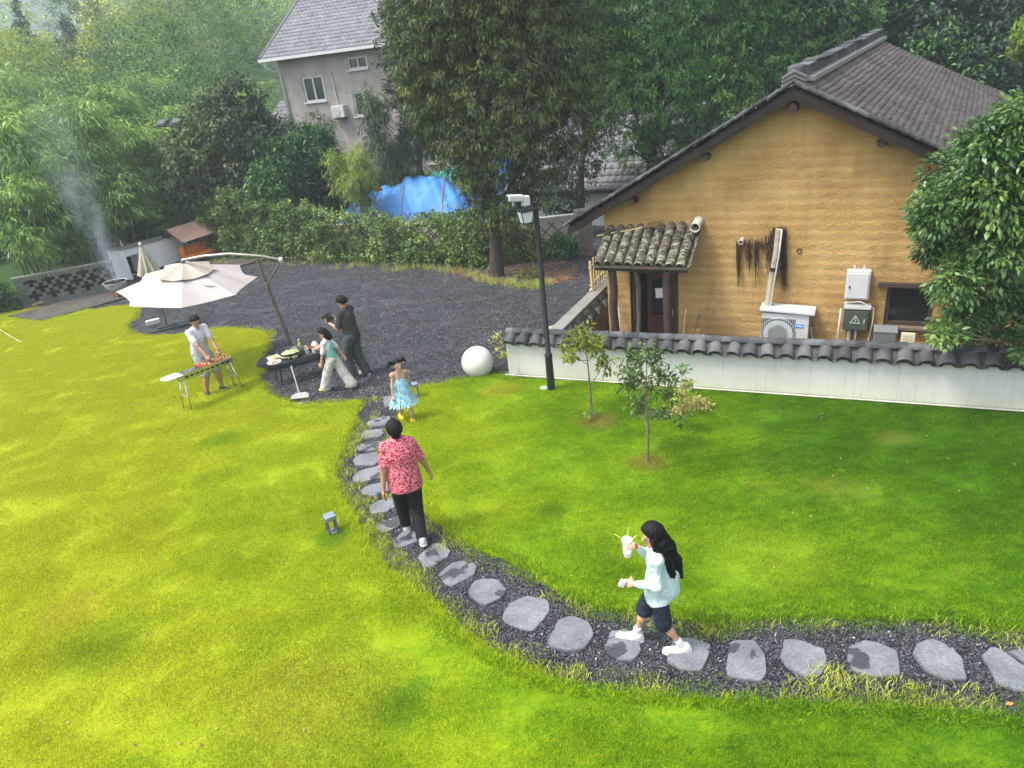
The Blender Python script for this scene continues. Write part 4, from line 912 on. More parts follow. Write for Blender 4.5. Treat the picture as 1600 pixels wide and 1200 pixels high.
d = dish('green_bottle', 'bottle with green label and clear cap standing among the dishes', 'bottle', .12, .16, [('bottle', [(.036, 0), (.038, .01), (.038, .15), (.03, .18), (.015, .2), (.015, .23)], plain('bottle_green', (.2, .3, .06), .2, .1)), ('cap', [(.017, .23), (.017, .26), (0, .262)], M_CHINA), ('label', [(.0392, .04), (.0392, .12)], plain('label_yellow', (.45, .5, .1), .5, .1))])
for x, y, lb in ((.2, .08, 'white paper cup in front of the green-labelled bottle'), (.18, -.08, 'white sauce cup beside the wok of lettuce')):
    dish('paper_cup', lb, 'cup', x, y, [('cup', [(.026, 0), (.036, .1), (.038, .102), (.034, .1), (.024, .01), (0, .01)], M_CHINA)])
d = dish('skewer_plate', 'plate of brown grilled meat at the table end by the girl', 'plate', .47, -.04, [('plate', PLATE, plain('wood_plate', (.42, .24, .12), .5, .2))]); heap(d, [FOOD[1], pk, FOOD[2]], 24, .1, .03, .045, 'meat')
d = dish('snack_plate', 'small dark dish of sauce meat in the middle of the table', 'plate', .3, .1, [('plate', [(0, .004), (.07, .004), (.1, .03), (.09, .03), (0, .012)], M_BLACK)]); heap(d, [FOOD[1], FOOD[0]], 14, .07, .03, .04, 'meat')
d = dish('tissue_pack', 'white crumpled paper on the far end of the table', 'paper', .42, .17, [('wrap', [(.07, 0), (.08, .03), (.06, .08), (.03, .11), (0, .1)], M_CHINA)])
dish('small_glass', 'clear short glass at the front edge of the table', 'glass', .3, -.15, [('glass', [(.028, 0), (.034, .09), (.031, .09), (.026, .01), (0, .01)], plain('cloudy_glass', (.5, .52, .52), .15, .05))])
# --- long-handled dustpan leaning on the table
dpn = thing('lobby_dustpan', 'grey long-handled dustpan standing on the gravel by the lawn', 'dustpan', g(470, 629)); dn_ = (g(455, 572, .42) - g(470, 629)); dn_.z = dn_.z
MB().tube([(0, .05, .09), Vector((0, .05, .09)).lerp(dn_, .5), dn_], .014, 8).build('handle', plain('grey_tube', (.2, .2, .2), .5, .2), dpn)
pnm = plain('galvanised_pan', (.24, .235, .22), .6, .3); mb = MB()
A = [(-.19, -.13, .01), (.19, -.13, .01), (.17, .1, .01), (.09, .16, .01), (-.09, .16, .01), (-.17, .1, .01)]; B = [(-.17, -.02, .1), (.17, -.02, .1), (.155, .1, .13), (.08, .15, .14), (-.08, .15, .14), (-.155, .1, .13)]
mb.add(A + B, [(0, 1, 2, 3, 4, 5), (1, 2, 8, 7), (2, 3, 9, 8), (3, 4, 10, 9), (4, 5, 11, 10), (5, 0, 6, 11), (7, 8, 9, 10, 11, 6)]); mb.build('pan', pnm, dpn)
MB().box((0, -.14, .012), (.38, .03, .012)).build('lip', M_PVC, dpn)
rod = thing('white_rod', 'thin white plastic rod lying on the lawn', 'rod', g(14, 524, .05)); a, b = g(-4, 513, .06), g(33, 535, .06); MB().tube([a - rod.location, b - rod.location], .012, 6).build('rod', M_PVC, rod)
lf = thing('fallen_leaf', 'single fallen orange leaf on the gravel path', 'leaf', g(1577, 1100, .03)); MB().add([(-.03, 0, 0), (0, -.018, .006), (.04, .004, .002), (0, .02, .008)], [(0, 1, 3), (1, 2, 3)]).build('blade', plain('orange_leaf', (.5, .2, .06), .7), lf)
# ================================================================== DECK CORNER
M_DECK = plain('grey_decking', (.065, .055, .046), .85, .45, 3, .4, world=True)
ea, eb_ = g(118, 490), g(445, 399); dd = (eb_ - ea); dl = dd.length; dd.normalize(); dnn = Vector((-dd.y, dd.x, 0)).normalized()
deck = tag(bpy.data.objects.new('timber_deck', None), kind='structure'); COL.objects.link(deck); deck.location = ea
ddz = math.asin(dd.z)
for k in range(15):
    L = dl + 1.3 + random.uniform(-.1, .2); c = dd * (dl / 2 - .35) + dnn * (.08 + k * .158) + Vector((0, 0, .06 + KS * 0 + random.uniform(-.004, .004) - KS * dnn.y * (.08 + k * .158)))
    MB().bbox(c, (L, .135, .05), .008, Matrix((dd, dnn, dd.cross(dnn))).transposed()).build('plank', M_DECK, deck)
MB().box(dd * (dl / 2 - .35) + dnn * 1.2 + Vector((0, 0, .0 - KS * dnn.y * 1.2)), (dl + 1.2, 2.35, .05), Matrix((dd, dnn, dd.cross(dnn))).transposed()).build('gap_shade_sheet', M_DARK, deck)  # one near-black sheet; its colour is the shade in the plank gaps
w0, w1 = g(38, 483), g(190, 452); wv = (w1 - w0); wlx = wv.length; bwl = thing('flower_brick_wall', 'low grey brick wall pierced with cross openings at the deck edge', 'wall', w0, rz=math.atan2(wv.y, wv.x))
WHt = 1.12; sl_ = wv.z / wlx; cs = .135; nx = int(wlx / cs)
pierced(bwl, nx, 8, cs, (WHt - .12) / 8, .14, [(3 + 4 * i, 6) for i in range(nx // 4)] + [(5 + 4 * i, 4) for i in range(nx // 4)] + [(3 + 4 * i, 2) for i in range(nx // 4)], 0, .06, sl_)
MB().box((wlx / 2, 0, .03 + sl_ * wlx / 2), (wlx, .18, .06), Matrix.Rotation(-math.atan(sl_), 3, 'Y')).build('plinth', M_BRICK, bwl)
MB().box((wlx / 2, 0, WHt - .03 + sl_ * wlx / 2), (wlx + .06, .22, .06), Matrix.Rotation(-math.atan(sl_), 3, 'Y')).build('coping', M_CONC, bwl)
MB().box((wlx / 2, .3, WHt * .4 + sl_ * wlx / 2), (wlx, .05, WHt * .8), Matrix.Rotation(-math.atan(sl_), 3, 'Y')).build('earth_backing', M_SOIL, bwl)
pk_ = thing('yellow_plank', 'loose yellowish plank lying along the foot of the pierced wall', 'plank', g(72, 474, .1)); a, b = g(52, 477, .12), g(94, 463, .12); MB().tube([a - pk_.location, b - pk_.location], .04, 5).build('board', plain('yellow_wood', (.36, .24, .1), .8, .3), pk_)
# fire bowl
fb = thing('fire_bowl', 'white enamel fire bowl on stubby wooden legs smoking on the deck', 'fire bowl', g(187, 462, .08))
MB().lathe([(0, .22), (.2, .23), (.34, .34), (.39, .5), (.4, .52), (.38, .52), (.32, .37), (.18, .28), (0, .27)], n=30).build('bowl', M_WHITE, fb, smooth=True, angle=45)
for k in range(3):
    a = .7 + k * 2.1; MB().tube([(.2 * math.cos(a), .2 * math.sin(a), .25), (.27 * math.cos(a), .27 * math.sin(a), 0)], .03, 8).build('leg', plain('orange_wood', (.36, .14, .05), .6, .2), fb, smooth=True, angle=50)
ch = MB()
for k in range(40): ch.bbox((random.uniform(-.24, .24), random.uniform(-.24, .24), .36), (.09, .07, .06), .015, Matrix.Rotation(random.uniform(0, 3), 3, 'Z'))
tag(ch.build('charcoal', plain('ash_charcoal', (.09, .085, .08)), fb), kind='stuff'); MB().box((.05, -.392, .44), (.12, .02, .03)).build('handle', M_BLACK, fb); MB().lathe([(.36, .5), (.37, .505), (.36, .51), (.35, .505), (.36, .5)], n=30).build('rim_ring', M_BLACK, fb)
# outdoor kitchen
ka, kb = g(206, 437, .06), g(301, 407, .06); kv = kb - ka; kl = kv.length; kz = math.atan2(kv.y, kv.x); ks_ = kv.z / kl
kit = thing('outdoor_kitchen', 'white rendered outdoor counter with a dark open bay on the deck', 'counter', ka, rz=kz); KH, KD = 1.18, .75
M_KW = plain('kitchen_render', (.74, .75, .735), .8, .1, 2, .1)
body = MB()
def kp(x, y, z): return Vector((x, y, z + ks_ * x))
def kbx(x0, x1, y0, y1, z0, z1): body.prism([kp(x0, y0, z1), kp(x1, y0, z1), kp(x1, y1, z1), kp(x0, y1, z1)], z1 - z0)
kbx(0, .09, 0, KD, 0, KH); kbx(.9, kl, 0.003, KD, .14, KH); kbx(.09, .9, .01, KD - .01, KH - .28, KH - .002); kbx(.09, .9, KD - .08, KD - .003, 0, KH - .28)
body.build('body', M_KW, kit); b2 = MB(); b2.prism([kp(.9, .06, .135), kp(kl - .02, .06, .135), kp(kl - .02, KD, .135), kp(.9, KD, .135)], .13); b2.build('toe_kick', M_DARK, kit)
b3 = MB(); b3.prism([kp(-.03, -.03, KH + .045), kp(kl + .03, -.03, KH + .045), kp(kl + .03, KD + .03, KH + .045), kp(-.03, KD + .03, KH + .045)], .043); b3.build('counter_top', M_CONC, kit)
MB().box(kp(.5, KD - .1, .4), (.74, .02, .7)).build('bay_shade_panel', M_DARK, kit)  # near-black sheet painting the shade inside the open bay
tapo = thing('counter_bottle', 'slim white bottle standing on the outdoor counter', 'bottle', wmat(kit) @ kp(.5, .45, KH + .045)); MB().lathe([(.04, 0), (.045, .12), (.02, .2), (.018, .26), (0, .27)], n=12).build('bottle', M_WHITE, tapo, smooth=True)
# canopied swing with orange cushion
sa, sbb = g(298, 417), g(352, 401); sv = sbb - sa; sv.z = 0; slen = sv.length; sz = math.atan2(sv.y, sv.x)
sw_ = thing('canopy_swing', 'garden swing seat with brown fabric gable roof and orange cushion', 'swing', sa, rz=sz); sD = 1.0
RH = (lambda a, b: CAMH + math.hypot(a.x, a.y) / math.hypot(*ray(*b)[:2]) * ray(*b)[2] - a.z)(sa, (286, 372))
for x in (0, slen):
    for y in (0, sD): MB().tube([(x, y, 0), (x, y, RH)], .03, 8).build('post', M_BRONZE, sw_)
M_BRF = plain('brown_fabric', (.24, .155, .115), .85, .2, 3, .1); RP = RH + .42
for nm, y0, y1 in (('roof_slope', -.28, sD / 2), ('roof_slope', sD + .28, sD / 2)):
    mb = MB(); n = 8; V = []
    for i in range(n + 1):
        f = i / n; y = y0 + (y1 - y0) * f; z = RH - .12 + (RP - RH + .12) * f - .05 * math.sin(math.pi * f)
        V += [(-.22, y, z), (slen + .22, y, z)]
    mb.add(V + [(a, b, c - .015) for a, b, c in V], [(2 * i, 2 * i + 1, 2 * i + 3, 2 * i + 2) for i in range(n)] + [(2 * i + 2 * n + 2, 2 * i + 2 * n + 4, 2 * i + 2 * n + 5, 2 * i + 2 * n + 3) for i in range(n)]); mb.build(nm, M_BRF, sw_, smooth=True)
for y in (0, sD): MB().tube([(0, y, RH), (slen, y, RH)], .022, 6).build('top_rail', M_BRONZE, sw_)
for x in (0, slen): MB().tube([(x, 0, RH), (x, sD, RH)], .022, 6).build('top_rail', M_BRONZE, sw_)
M_ORG = plain('orange_cushion', (.72, .21, .02), .7, .15, 4, .1); cu = MB(); cu.bbox((slen / 2 + .1, .55, .5), (slen * .92, .26, .55), .1); cu.bbox((slen / 2 + .1, .2, .34), (slen * .92, .55, .2), .07); cu.build('cushion', M_ORG, sw_, smooth=True, angle=50)
MB().box((slen / 2, .3, .2), (slen * .95, .7, .05)).build('seat', M_BRONZE, sw_)
for x in (.1, slen - .1): MB().tube([(x, .1, .22), (x, .05, RH)], .012, 6).build('hanger', M_BRONZE, sw_)
# ================================================================== FENCE, HEDGE BASE, TARPS
fa, fbk = g(330, 398), g(925, 400)
fp = [g(318, 399), g(470, 403), g(640, 407), g(760, 408), g(850, 403), g(908, 397)]
M_FENCEW = plain('fence_concrete', (.36, .345, .3), .9, .3, 2, .3, world=True); M_SLAT = plain('trellis_slat', (.075, .06, .045), .85, .3, 6)
fence = thing('trellis_fence', 'pale concrete garden wall faced with a diagonal wooden trellis', 'fence', fp[3])
FH = 1.25
for a, b in zip(fp, fp[1:]):
    v = (b - a); L = math.hypot(v.x, v.y); vd = Vector((v.x / L, v.y / L, v.z / L)); nn = Vector((-vd.y, vd.x, 0)).normalized()
    A, B = a - fp[3] + nn * .1, b - fp[3] + nn * .1
    mb = MB(); mb.prism([up(A, FH), up(B, FH), up(B + nn * .15, FH), up(A + nn * .15, FH)], FH + .3); mb.build('wall_panel', M_FENCEW, fence)
    mb = MB(); mb.prism([up(A - nn * .03, FH + .06), up(B - nn * .03, FH + .06), up(B + nn * .18, FH + .06), up(A + nn * .18, FH + .06)], .06); mb.build('coping', M_FENCEW, fence)
    THh = 1.15 if b is fp[-1] or b is fp[-2] else 1.72; z0 = .12
    n = int(L / .42) + int((THh - z0) / .42)
    for s in (-1, 1):
        for k in range(n + 1):
            x0 = k * .42 if s < 0 else k * .42 - (THh - z0); x1 = x0 + (-s) * -1 * (THh - z0) if s > 0 else x0 - (THh - z0)
            za, zb_ = z0, THh
            xa, xb = x0, x1
            # clip to the panel
            def cl_(xa, za, xb, zb):
                pts = []
                for (x, z, ox, oz) in ((xa, za, xb, zb), (xb, zb, xa, za)):
                    if x < 0: z = z + (oz - z) * (0 - x) / (ox - x); x = 0
                    if x > L: z = z + (oz - z) * (L - x) / (ox - x); x = L
                    pts.append((x, z))
                return pts
            if max(xa, xb) <= .05 or min(xa, xb) >= L - .05: continue
            (xa, za), (xb, zb_) = cl_(xa, za, xb, zb_)
            p0 = a - fp[3] + vd * xa + Vector((0, 0, za)) - nn * (.02 * s); p1 = a - fp[3] + vd * xb + Vector((0, 0, zb_)) - nn * (.02 * s)
            if (p1 - p0).length > .15:
                dv = (p1 - p0).normalized(); MB().box((p0 + p1) / 2, ((p1 - p0).length, .02, .035), Matrix((dv, nn, dv.cross(nn))).transposed()).build('slat', M_SLAT, fence)
gp_ = thing('gate_pillar', 'grey plank-faced gate pillar at the end of the trellis wall', 'pillar', g(914, 399)); MB().bbox((0, 0, .75), (.5, .4, 1.5), .02, .2).build('pillar', M_CONC, gp_)
for k in (-1, 0, 1): MB().box(Matrix.Rotation(.2, 3, 'Z') @ Vector((k * .15, -.21, .7)), (.14, .025, 1.3), .2).build('plank', M_GREYW, gp_)
def tarp(name, label, px, py, Y, w, d, h, mat, seed, rz=0.0, lift=.1):
    c = atY(px, py, Y); z0 = gz(0, 25) - .3; o = thing(name, label, 'tarpaulin', (c.x, c.y, z0), rz=rz); r = np.random.default_rng(seed); V = []; Q = []; n, m = 90, 60
    hh = c.z - z0 + h; ph = r.uniform(0, 6, 8)
    for i in range(n + 1):
        for j in range(m + 1):
            x, y = (i / n - .5) * 2, (j / m - .5) * 2; dome = max(0, 1 - abs(x) ** 3.2) ** .6 * max(0, 1 - abs(y) ** 2.0) ** .62 * (1 + lift * x)
            fold = .055 * abs(math.sin(4.2 * x + 1.6 * y + .5 * math.sin(3 * y + ph[5]) + ph[0])) ** .5 + .05 * abs(math.sin(9.5 * x - 2.0 * y + .7 * math.sin(4 * y + ph[6]) + ph[4])) ** .5 + .035 * abs(math.sin(19 * x + 5 * y + ph[7])) - .08 + .03 * math.sin(16 * x - 5 * y + ph[1]) + .05 * math.sin(4 * x + ph[2]) * math.cos(3 * y + ph[3]); V.append((x * w / 2, y * d / 2, hh * max(0.0, dome * (1 + fold) + (.03 * abs(math.sin(13 * x + 4 * y)) if dome > .05 else 0))))
    for i in range(n): Q += [(i * (m + 1) + j, (i + 1) * (m + 1) + j, (i + 1) * (m + 1) + j + 1, i * (m + 1) + j + 1) for j in range(m)]
    MB().add(V, Q).build('sheet', mat, o, smooth=True)
    for xx in (-.55, .1, .6):
        i = int((xx / 2 + .5) * n); MB().tube([Vector(V[i * (m + 1) + j]) + Vector((0, 0, .03)) for j in range(2, m - 1, 3)], .022, 5).build('rope', M_BRF, o)
    return o, hh
M_TB = plain('blue_tarp', (.06, .215, .50), .6, .14, 1.4, .5, spec=.25); M_TG = plain('green_tarp', (.12, .6, .44), .45, .2, 2, .3, spec=.4)
tp1, h1 = tarp('blue_tarpaulin', 'crumpled blue tarpaulin draped over a heap behind the vine hedge', 624, 291, 30.5, 6.6, 4.4, .0, M_TB, 1, -.1, .2)
tp2, h2 = tarp('green_tarpaulin', 'mint green tarpaulin sheet between the two blue tarpaulins', 696, 268, 32.0, 2.9, 3.4, .0, M_TG, 2, -.1, .05)
tp3, h3 = tarp('blue_tarpaulin', 'deep blue tarpaulin glimpsed behind the tall cypress trunk', 772, 254, 31.0, 2.9, 3.4, .0, plain('deep_blue_tarp', (.025, .12, .45), .45, .2, 2, .3), 3)
rgm = plain('red_rag', (.55, .06, .03), .8, .2)
for (px, py, Y, lb) in ((592, 297, 29.0, 'red cloth rag tied on the blue tarpaulin'), (741, 293, 28.6, 'red cloth rag beside the cypress trunk')):
    o = thing('red_rag', lb, 'cloth', atY(px, py, Y)); mb = MB()
    for k in range(5): mb.bbox((random.uniform(-.12, .12), random.uniform(-.1, .1), random.uniform(-.06, .06)), (.16, .12, .05), .02, Matrix.Rotation(random.uniform(-.6, .6), 3, 'Y'))
    mb.build('cloth', rgm, o, smooth=True)
# ================================================================== HILLS
def hill(x, y):
    r = math.hypot(x, y); az = math.degrees(math.atan2(x, y)); b = gz(0, 26) - .15
    if r < 33: return b
    s = .145 * (min(r, 84) - 33); k = min(1, max(0, (az + 26.5) / 4.5))           # k: 0 on the far left, 1 towards the middle
    lo = s - (.10 * max(0, min(r, 170) - 88)) + max(0, r - 420) * .42
    hi = s + .10 * max(0, min(r, 130) - 84) + .34 * max(0, min(r, 420) - 130) + .2 * max(0, r - 420)
    n = math.sin(x * .05 + 1) * math.cos(y * .043) * min(6, max(0, (r - 60) * .03)) + math.sin(x * .13 + y * .07) * min(2.5, max(0, (r - 40) * .03))
    return b + lo * (1 - k) + hi * k + n
V = []; Q = []; AZ = np.radians(np.linspace(-75, 75, 76)); RR = np.r_[np.linspace(30, 90, 16), np.geomspace(98, 1300, 34)]
for r in RR:
    for a in AZ: x, y = r * math.sin(a), r * math.cos(a); V.append((x, y, hill(x, y) - .05))
na = len(AZ)
for i in range(len(RR) - 1): Q += [(i * na + k, i * na + k + 1, (i + 1) * na + k + 1, (i + 1) * na + k) for k in range(na - 1)]
t = NT('hill_floor'); p = t.pos(False); M_HILL = t.fin(t.ramp(t.noise(p, .12, 6, .6), [(.35, (.02, .04, .012)), (.65, (.05, .09, .02))]), .95, .1)
tag(link('hillside', npmesh('hillside', V, Q, M_HILL, smooth=True)), kind='structure')
tag(link('ground', npmesh('ground', [(x, y, gz(0, 26) - .22 if y > 20 else -1.4) for x, y in ((-80, -30), (80, -30), (80, 36), (-80, 36))], [(0, 1, 2, 3)], M_SOIL)), kind='structure')
# ================================================================== FOLIAGE
def unit(v): return v / np.maximum(np.linalg.norm(v, axis=-1, keepdims=True), 1e-9)
def leaf_quads(C, A, N, L, W, fold=.12):
    'diamond leaves: centres, long axes, normals'
    A = unit(A); S = unit(np.cross(A, N)); N = np.cross(S, A); L = np.asarray(L).reshape(-1, 1); W = np.asarray(W).reshape(-1, 1)
    V = np.stack([C - A * L / 2 - N * L * fold, C + S * W / 2 - A * L * .05, C + A * L / 2 - N * L * fold, C - S * W / 2 - A * L * .05], 1).reshape(-1, 3)
    return V, np.arange(len(C) * 4).reshape(-1, 4)
def tufts(lobes, ntuft, nleaf, L, W, tr, droop=.3, upb=.25, spread=1.0, seed=1, tvar=.5, shell=.5, out=.7, nout=.6, nrnd=.45):
    'lobes -> tufts on and inside them -> leaves in each tuft; returns V, F, tint'
    r = np.random.default_rng(seed); lb = np.asarray(lobes, float); wt = (lb[:, 3] * lb[:, 4] + lb[:, 4] * lb[:, 5]); ix = r.choice(len(lb), ntuft, p=wt / wt.sum())
    d = unit(r.normal(size=(ntuft, 3)) + [0, 0, upb]); rad = 1 - shell * r.uniform(0, 1, ntuft) ** 1.6
    lt = lb[:, 6] if lb.shape[1] > 6 else r.normal(0, .17, len(lb)); TC = lb[ix, :3] + d * lb[ix, 3:6] * (rad * r.uniform(.92, 1.1, ntuft))[:, None]; tt = np.clip(.45 + r.normal(0, .16, ntuft) + lt[ix], 0, 1)
    k = nleaf; off = r.normal(size=(ntuft, k, 3)); off = off / np.linalg.norm(off, axis=2, keepdims=True) * (r.uniform(0, 1, (ntuft, k, 1)) ** .5) * tr
    C = (TC[:, None] + off * [1, 1, .8]).reshape(-1, 3); D = np.repeat(d, k, 0); n = len(C)
    rnd = unit(r.normal(size=(n, 3)))
    A = unit(D * out + rnd * spread + np.array([0, 0, -droop]) + unit(off.reshape(-1, 3)) * .5); Nn = unit(D * nout + [0, 0, .7] + r.normal(size=(n, 3)) * nrnd)
    s = r.uniform(.65, 1.3, n); V, Fq = leaf_quads(C, A, Nn, L * s, W * s)
    tint = np.clip(np.repeat(tt, k) + r.normal(0, .13 * tvar * 2, n), 0, 1)
    return V, Fq, np.repeat(tint, 4)[:, None]
ML = {'sapl': leafmat('sapling_leaf', (0.035, 0.065, 0.015), (0.085, 0.135, 0.030), (0.200, 0.250, 0.060), .3),
      'cypress': leafmat('cypress_leaf', (0.021, 0.041, 0.007), (0.053, 0.086, 0.013), (0.154, 0.186, 0.026), .3),
      'cypress2': leafmat('green_cypress_leaf', (0.020, 0.066, 0.015), (0.058, 0.160, 0.023), (0.149, 0.281, 0.037), .3),
      'spruce': leafmat('spruce_needle', (0.014, 0.029, 0.017), (0.028, 0.060, 0.029), (0.064, 0.106, 0.045), .3),
      'broad': leafmat('broad_leaf', (0.020, 0.059, 0.017), (0.053, 0.146, 0.033), (0.155, 0.278, 0.055), .3),
      'osman': leafmat('glossy_leaf', (0.024, 0.063, 0.017), (0.072, 0.159, 0.038), (0.205, 0.316, 0.072), .3, .38, .5),
      'bamboo': leafmat('bamboo_leaf', (0.053, 0.106, 0.022), (0.135, 0.242, 0.044), (0.328, 0.463, 0.081), .3),
      'bamboo2': leafmat('yellow_bamboo_leaf', (0.083, 0.127, 0.018), (0.179, 0.269, 0.035), (0.358, 0.424, 0.071), .4),
      'hillbam': leafmat('hill_bamboo_leaf', (0.139, 0.198, 0.030), (0.333, 0.419, 0.068), (0.695, 0.698, 0.120), .2),
      'dusk': leafmat('dusky_bamboo_leaf', (0.024, 0.048, 0.019), (0.064, 0.104, 0.038), (0.144, 0.192, 0.068), .3),
      'brown': leafmat('brownish_leaf', (0.018, 0.035, 0.013), (0.044, 0.071, 0.023), (0.116, 0.159, 0.050), .3),
      'vine': leafmat('vine_leaf', (0.041, 0.083, 0.018), (0.115, 0.189, 0.037), (0.315, 0.391, 0.092), .3),
      'lime': leafmat('lime_leaf', (0.069, 0.111, 0.010), (0.167, 0.222, 0.021), (0.291, 0.319, 0.041), .45),
      'cream': leafmat('variegated_leaf', (.16, .17, .04), (.42, .40, .12), (.62, .56, .24), .4)}
M_BARK = plain('bark', (.045, .036, .028), .95, .4, 9, .6); M_BARKL = plain('pale_bark', (.12, .095, .07), .9, .35, 9, .5); M_CULM = plain('bamboo_culm', (.12, .16, .06), .5, .3, 5)
def crown_obj(parent, V, Fq, tint, mat, name='crown'): return link(name, npmesh(name, V, Fq, mat, tint), None, parent)
def limbs(parent, base, lobes, r0, mat, name='trunk', top=None, seed=3):
    rr = random.Random(seed); mb = MB(); top = Vector(top) if top else Vector(max(lobes, key=lambda l: l[2])[:3]); n = 8; sp = []
    for i in range(n + 1): f = i / n; sp.append(Vector((0, 0, 0)).lerp(top, f) + Vector((rr.uniform(-1, 1), rr.uniform(-1, 1), 0)) * r0 * .6 * math.sin(math.pi * f))
    mb.tube(sp, [r0 * (1.25 if i == 0 else 1) * (1 - .8 * i / n) for i in range(n + 1)], 10)
    for l in lobes:
        c = Vector(l[:3]); f = min(.92, max(.15, (c.z / max(top.z, .1)) * .8)); a = Vector((0, 0, 0)).lerp(top, f); k = a.lerp(c, .5) + Vector((0, 0, -.05 * (c - a).length)); ra = r0 * (1 - .8 * f) * .6
        mb.tube([a, k, c], [ra, ra * .6, ra * .22], 6)
        for q in range(2):
            e = c + Vector((rr.uniform(-1, 1) * l[3], rr.uniform(-1, 1) * l[4], rr.uniform(-.3, 1) * l[5])) * .7; mb.tube([k, k.lerp(e, .55) + Vector((0, 0, .04)), e], [ra * .45, ra * .25, ra * .08], 5)
    return mb.build(name, mat, parent, smooth=True, angle=60)
def lobes_px(base, spec, Y, flat=1.0, dj=.6, seed=5):
    rr = random.Random(seed); o = []
    for s in spec:
        px, py, r = s[:3]; YY = Y + (s[3] if len(s) > 3 else rr.uniform(-dj, dj)); c = atY(px, py, YY) - base; R_ = r * YY * 1.1 / F; o.append((c.x, c.y, c.z, R_, R_ * .9, R_ * flat))
    return o
def tree_px(name, label, base, spec, Y, mat, trunk_r, bark, ntuft, nleaf, L, W, tr, top=None, group=None, cat='tree', flat=1.0, seed=1, **kw):
    o = thing(name, label, cat, base, group); lb = lobes_px(base, spec, Y, flat, seed=seed)
    limbs(o, base, lb, trunk_r, bark, top=top, seed=seed); crown_obj(o, *tufts(lb, ntuft, nleaf, L, W, tr, seed=seed, **kw), ML[mat]); return o, lb
# tall cypress in the gravel
b = g(776, 433)
tree_px('cypress_tree', 'tall olive-green cypress with drooping sprays standing in the gravel yard', b,
        [(690, 10, 75), (770, 0, 85), (850, 30, 75), (665, 75, 55), (720, 90, 75), (795, 85, 85), (865, 100, 70), (905, 130, 45), (660, 130, 40), (700, 165, 65), (770, 165, 75), (845, 170, 70), (895, 180, 40), (675, 195, 35), (725, 225, 50), (790, 235, 50), (850, 232, 42), (730, 265, 26), (760, 290, 28), (812, 285, 32), (742, 312, 26), (785, 332, 30), (815, 322, 26), (765, 345, 22), (735, 290, 24), (835, 300, 24), (855, 275, 22), (780, -60, 110), (690, -60, 80), (860, -50, 90)],
        b.y, 'cypress', .2, M_BARK, 6400, 16, .16, .038, .19, top=atY(745, -60, b.y) - b, seed=11, droop=.75, spread=.7, out=.5, shell=.6, flat=1.05)
b = Vector((*atY(1010, 330, 24.5)[:2], gz(0, 24.5)))
tree_px('cypress_tree', 'bright green cypress rising behind the left slope of the earth house', b,
        [(955, 60, 60), (1020, 40, 80), (1100, 30, 85), (960, 130, 55), (1025, 120, 75), (1100, 110, 80), (1160, 90, 60), (985, 190, 50), (1050, 185, 60), (1115, 170, 60), (1160, 150, 45), (1000, 235, 36), (1055, 235, 40), (1100, 215, 35), (1040, -50, 110), (1130, -40, 90), (930, 0, 50)],
        24.5, 'cypress2', .22, M_BARK, 3300, 16, .2, .045, .24, top=atY(1050, -50, 24.5) - b, seed=12, droop=.6, spread=.8, out=.5, shell=.6)
b = Vector((*atY(905, 330, 25.5)[:2], gz(0, 25.5)))
tree_px('cypress_tree', 'dark cypress between the tall one and the tiled shed', b, [(900, 120, 40), (925, 190, 38), (905, 250, 40), (880, 300, 35), (930, 60, 45), (870, 330, 24), (890, 355, 20)], 25.5, 'spruce', .16, M_BARK, 700, 16, .2, .045, .24, top=atY(915, 60, 25.5) - b, seed=13, droop=.7, out=.5)
b = Vector((*atY(655, 330, 31)[:2], hill(*atY(655, 330, 31)[:2])))
tree_px('spruce_tree', 'dark blue-green spruce in front of the grey house', b, [(640, 10, 32), (625, 45, 34), (650, 55, 36), (625, 95, 30), (655, 105, 36), (640, 145, 28), (660, 190, 30), (650, 230, 26)], 31, 'spruce', .16, M_BARK, 800, 15, .3, .06, .3, top=atY(645, -20, 31) - b, seed=14, droop=.25, out=1.0)
# trees behind the earth house
for i, (px, Y, spec, kind, lab) in enumerate([
        (1215, 25, [(1200, 60, 50), (1240, 40, 60), (1290, 20, 60), (1260, 80, 40), (1215, 110, 40), (1190, 10, 60), (1320, 45, 45)], 'broad', 'leafy mid-green tree behind the ridge end of the earth house'),
        (1400, 29, [(1330, 15, 60), (1390, 25, 60), (1440, 10, 70), (1420, 60, 50), (1360, -30, 70)], 'broad', 'dark broadleaf tree behind the middle of the earth house roof'),
        (1520, 27, [(1480, 70, 55), (1530, 50, 70), (1590, 80, 60), (1510, 110, 45), (1560, 120, 45), (1480, 10, 60), (1560, -10, 70), (1640, 60, 70)], 'spruce', 'blackish-green tree behind the far edge of the earth house roof')]):
    b = Vector((*atY(px, 200, Y)[:2], gz(0, Y) - .3)); tree_px('broadleaf_tree', lab, b, spec, Y, kind, .25, M_BARK, 1500, 14, .24, .085, .3, top=atY(px, 20, Y) - b, seed=20 + i, droop=.5, out=.6)
b = Vector((*atY(1640, 300, 17)[:2], gz(0, 17) - .3))
tree_px('broadleaf_tree', 'yellow-green branch tips of a tree at the right edge beyond the roof', b, [(1606, 62, 18), (1630, 50, 30), (1590, 82, 10)], 17, 'bamboo2', .12, M_BARK, 110, 14, .2, .06, .22, top=atY(1630, 60, 17) - b, seed=25)
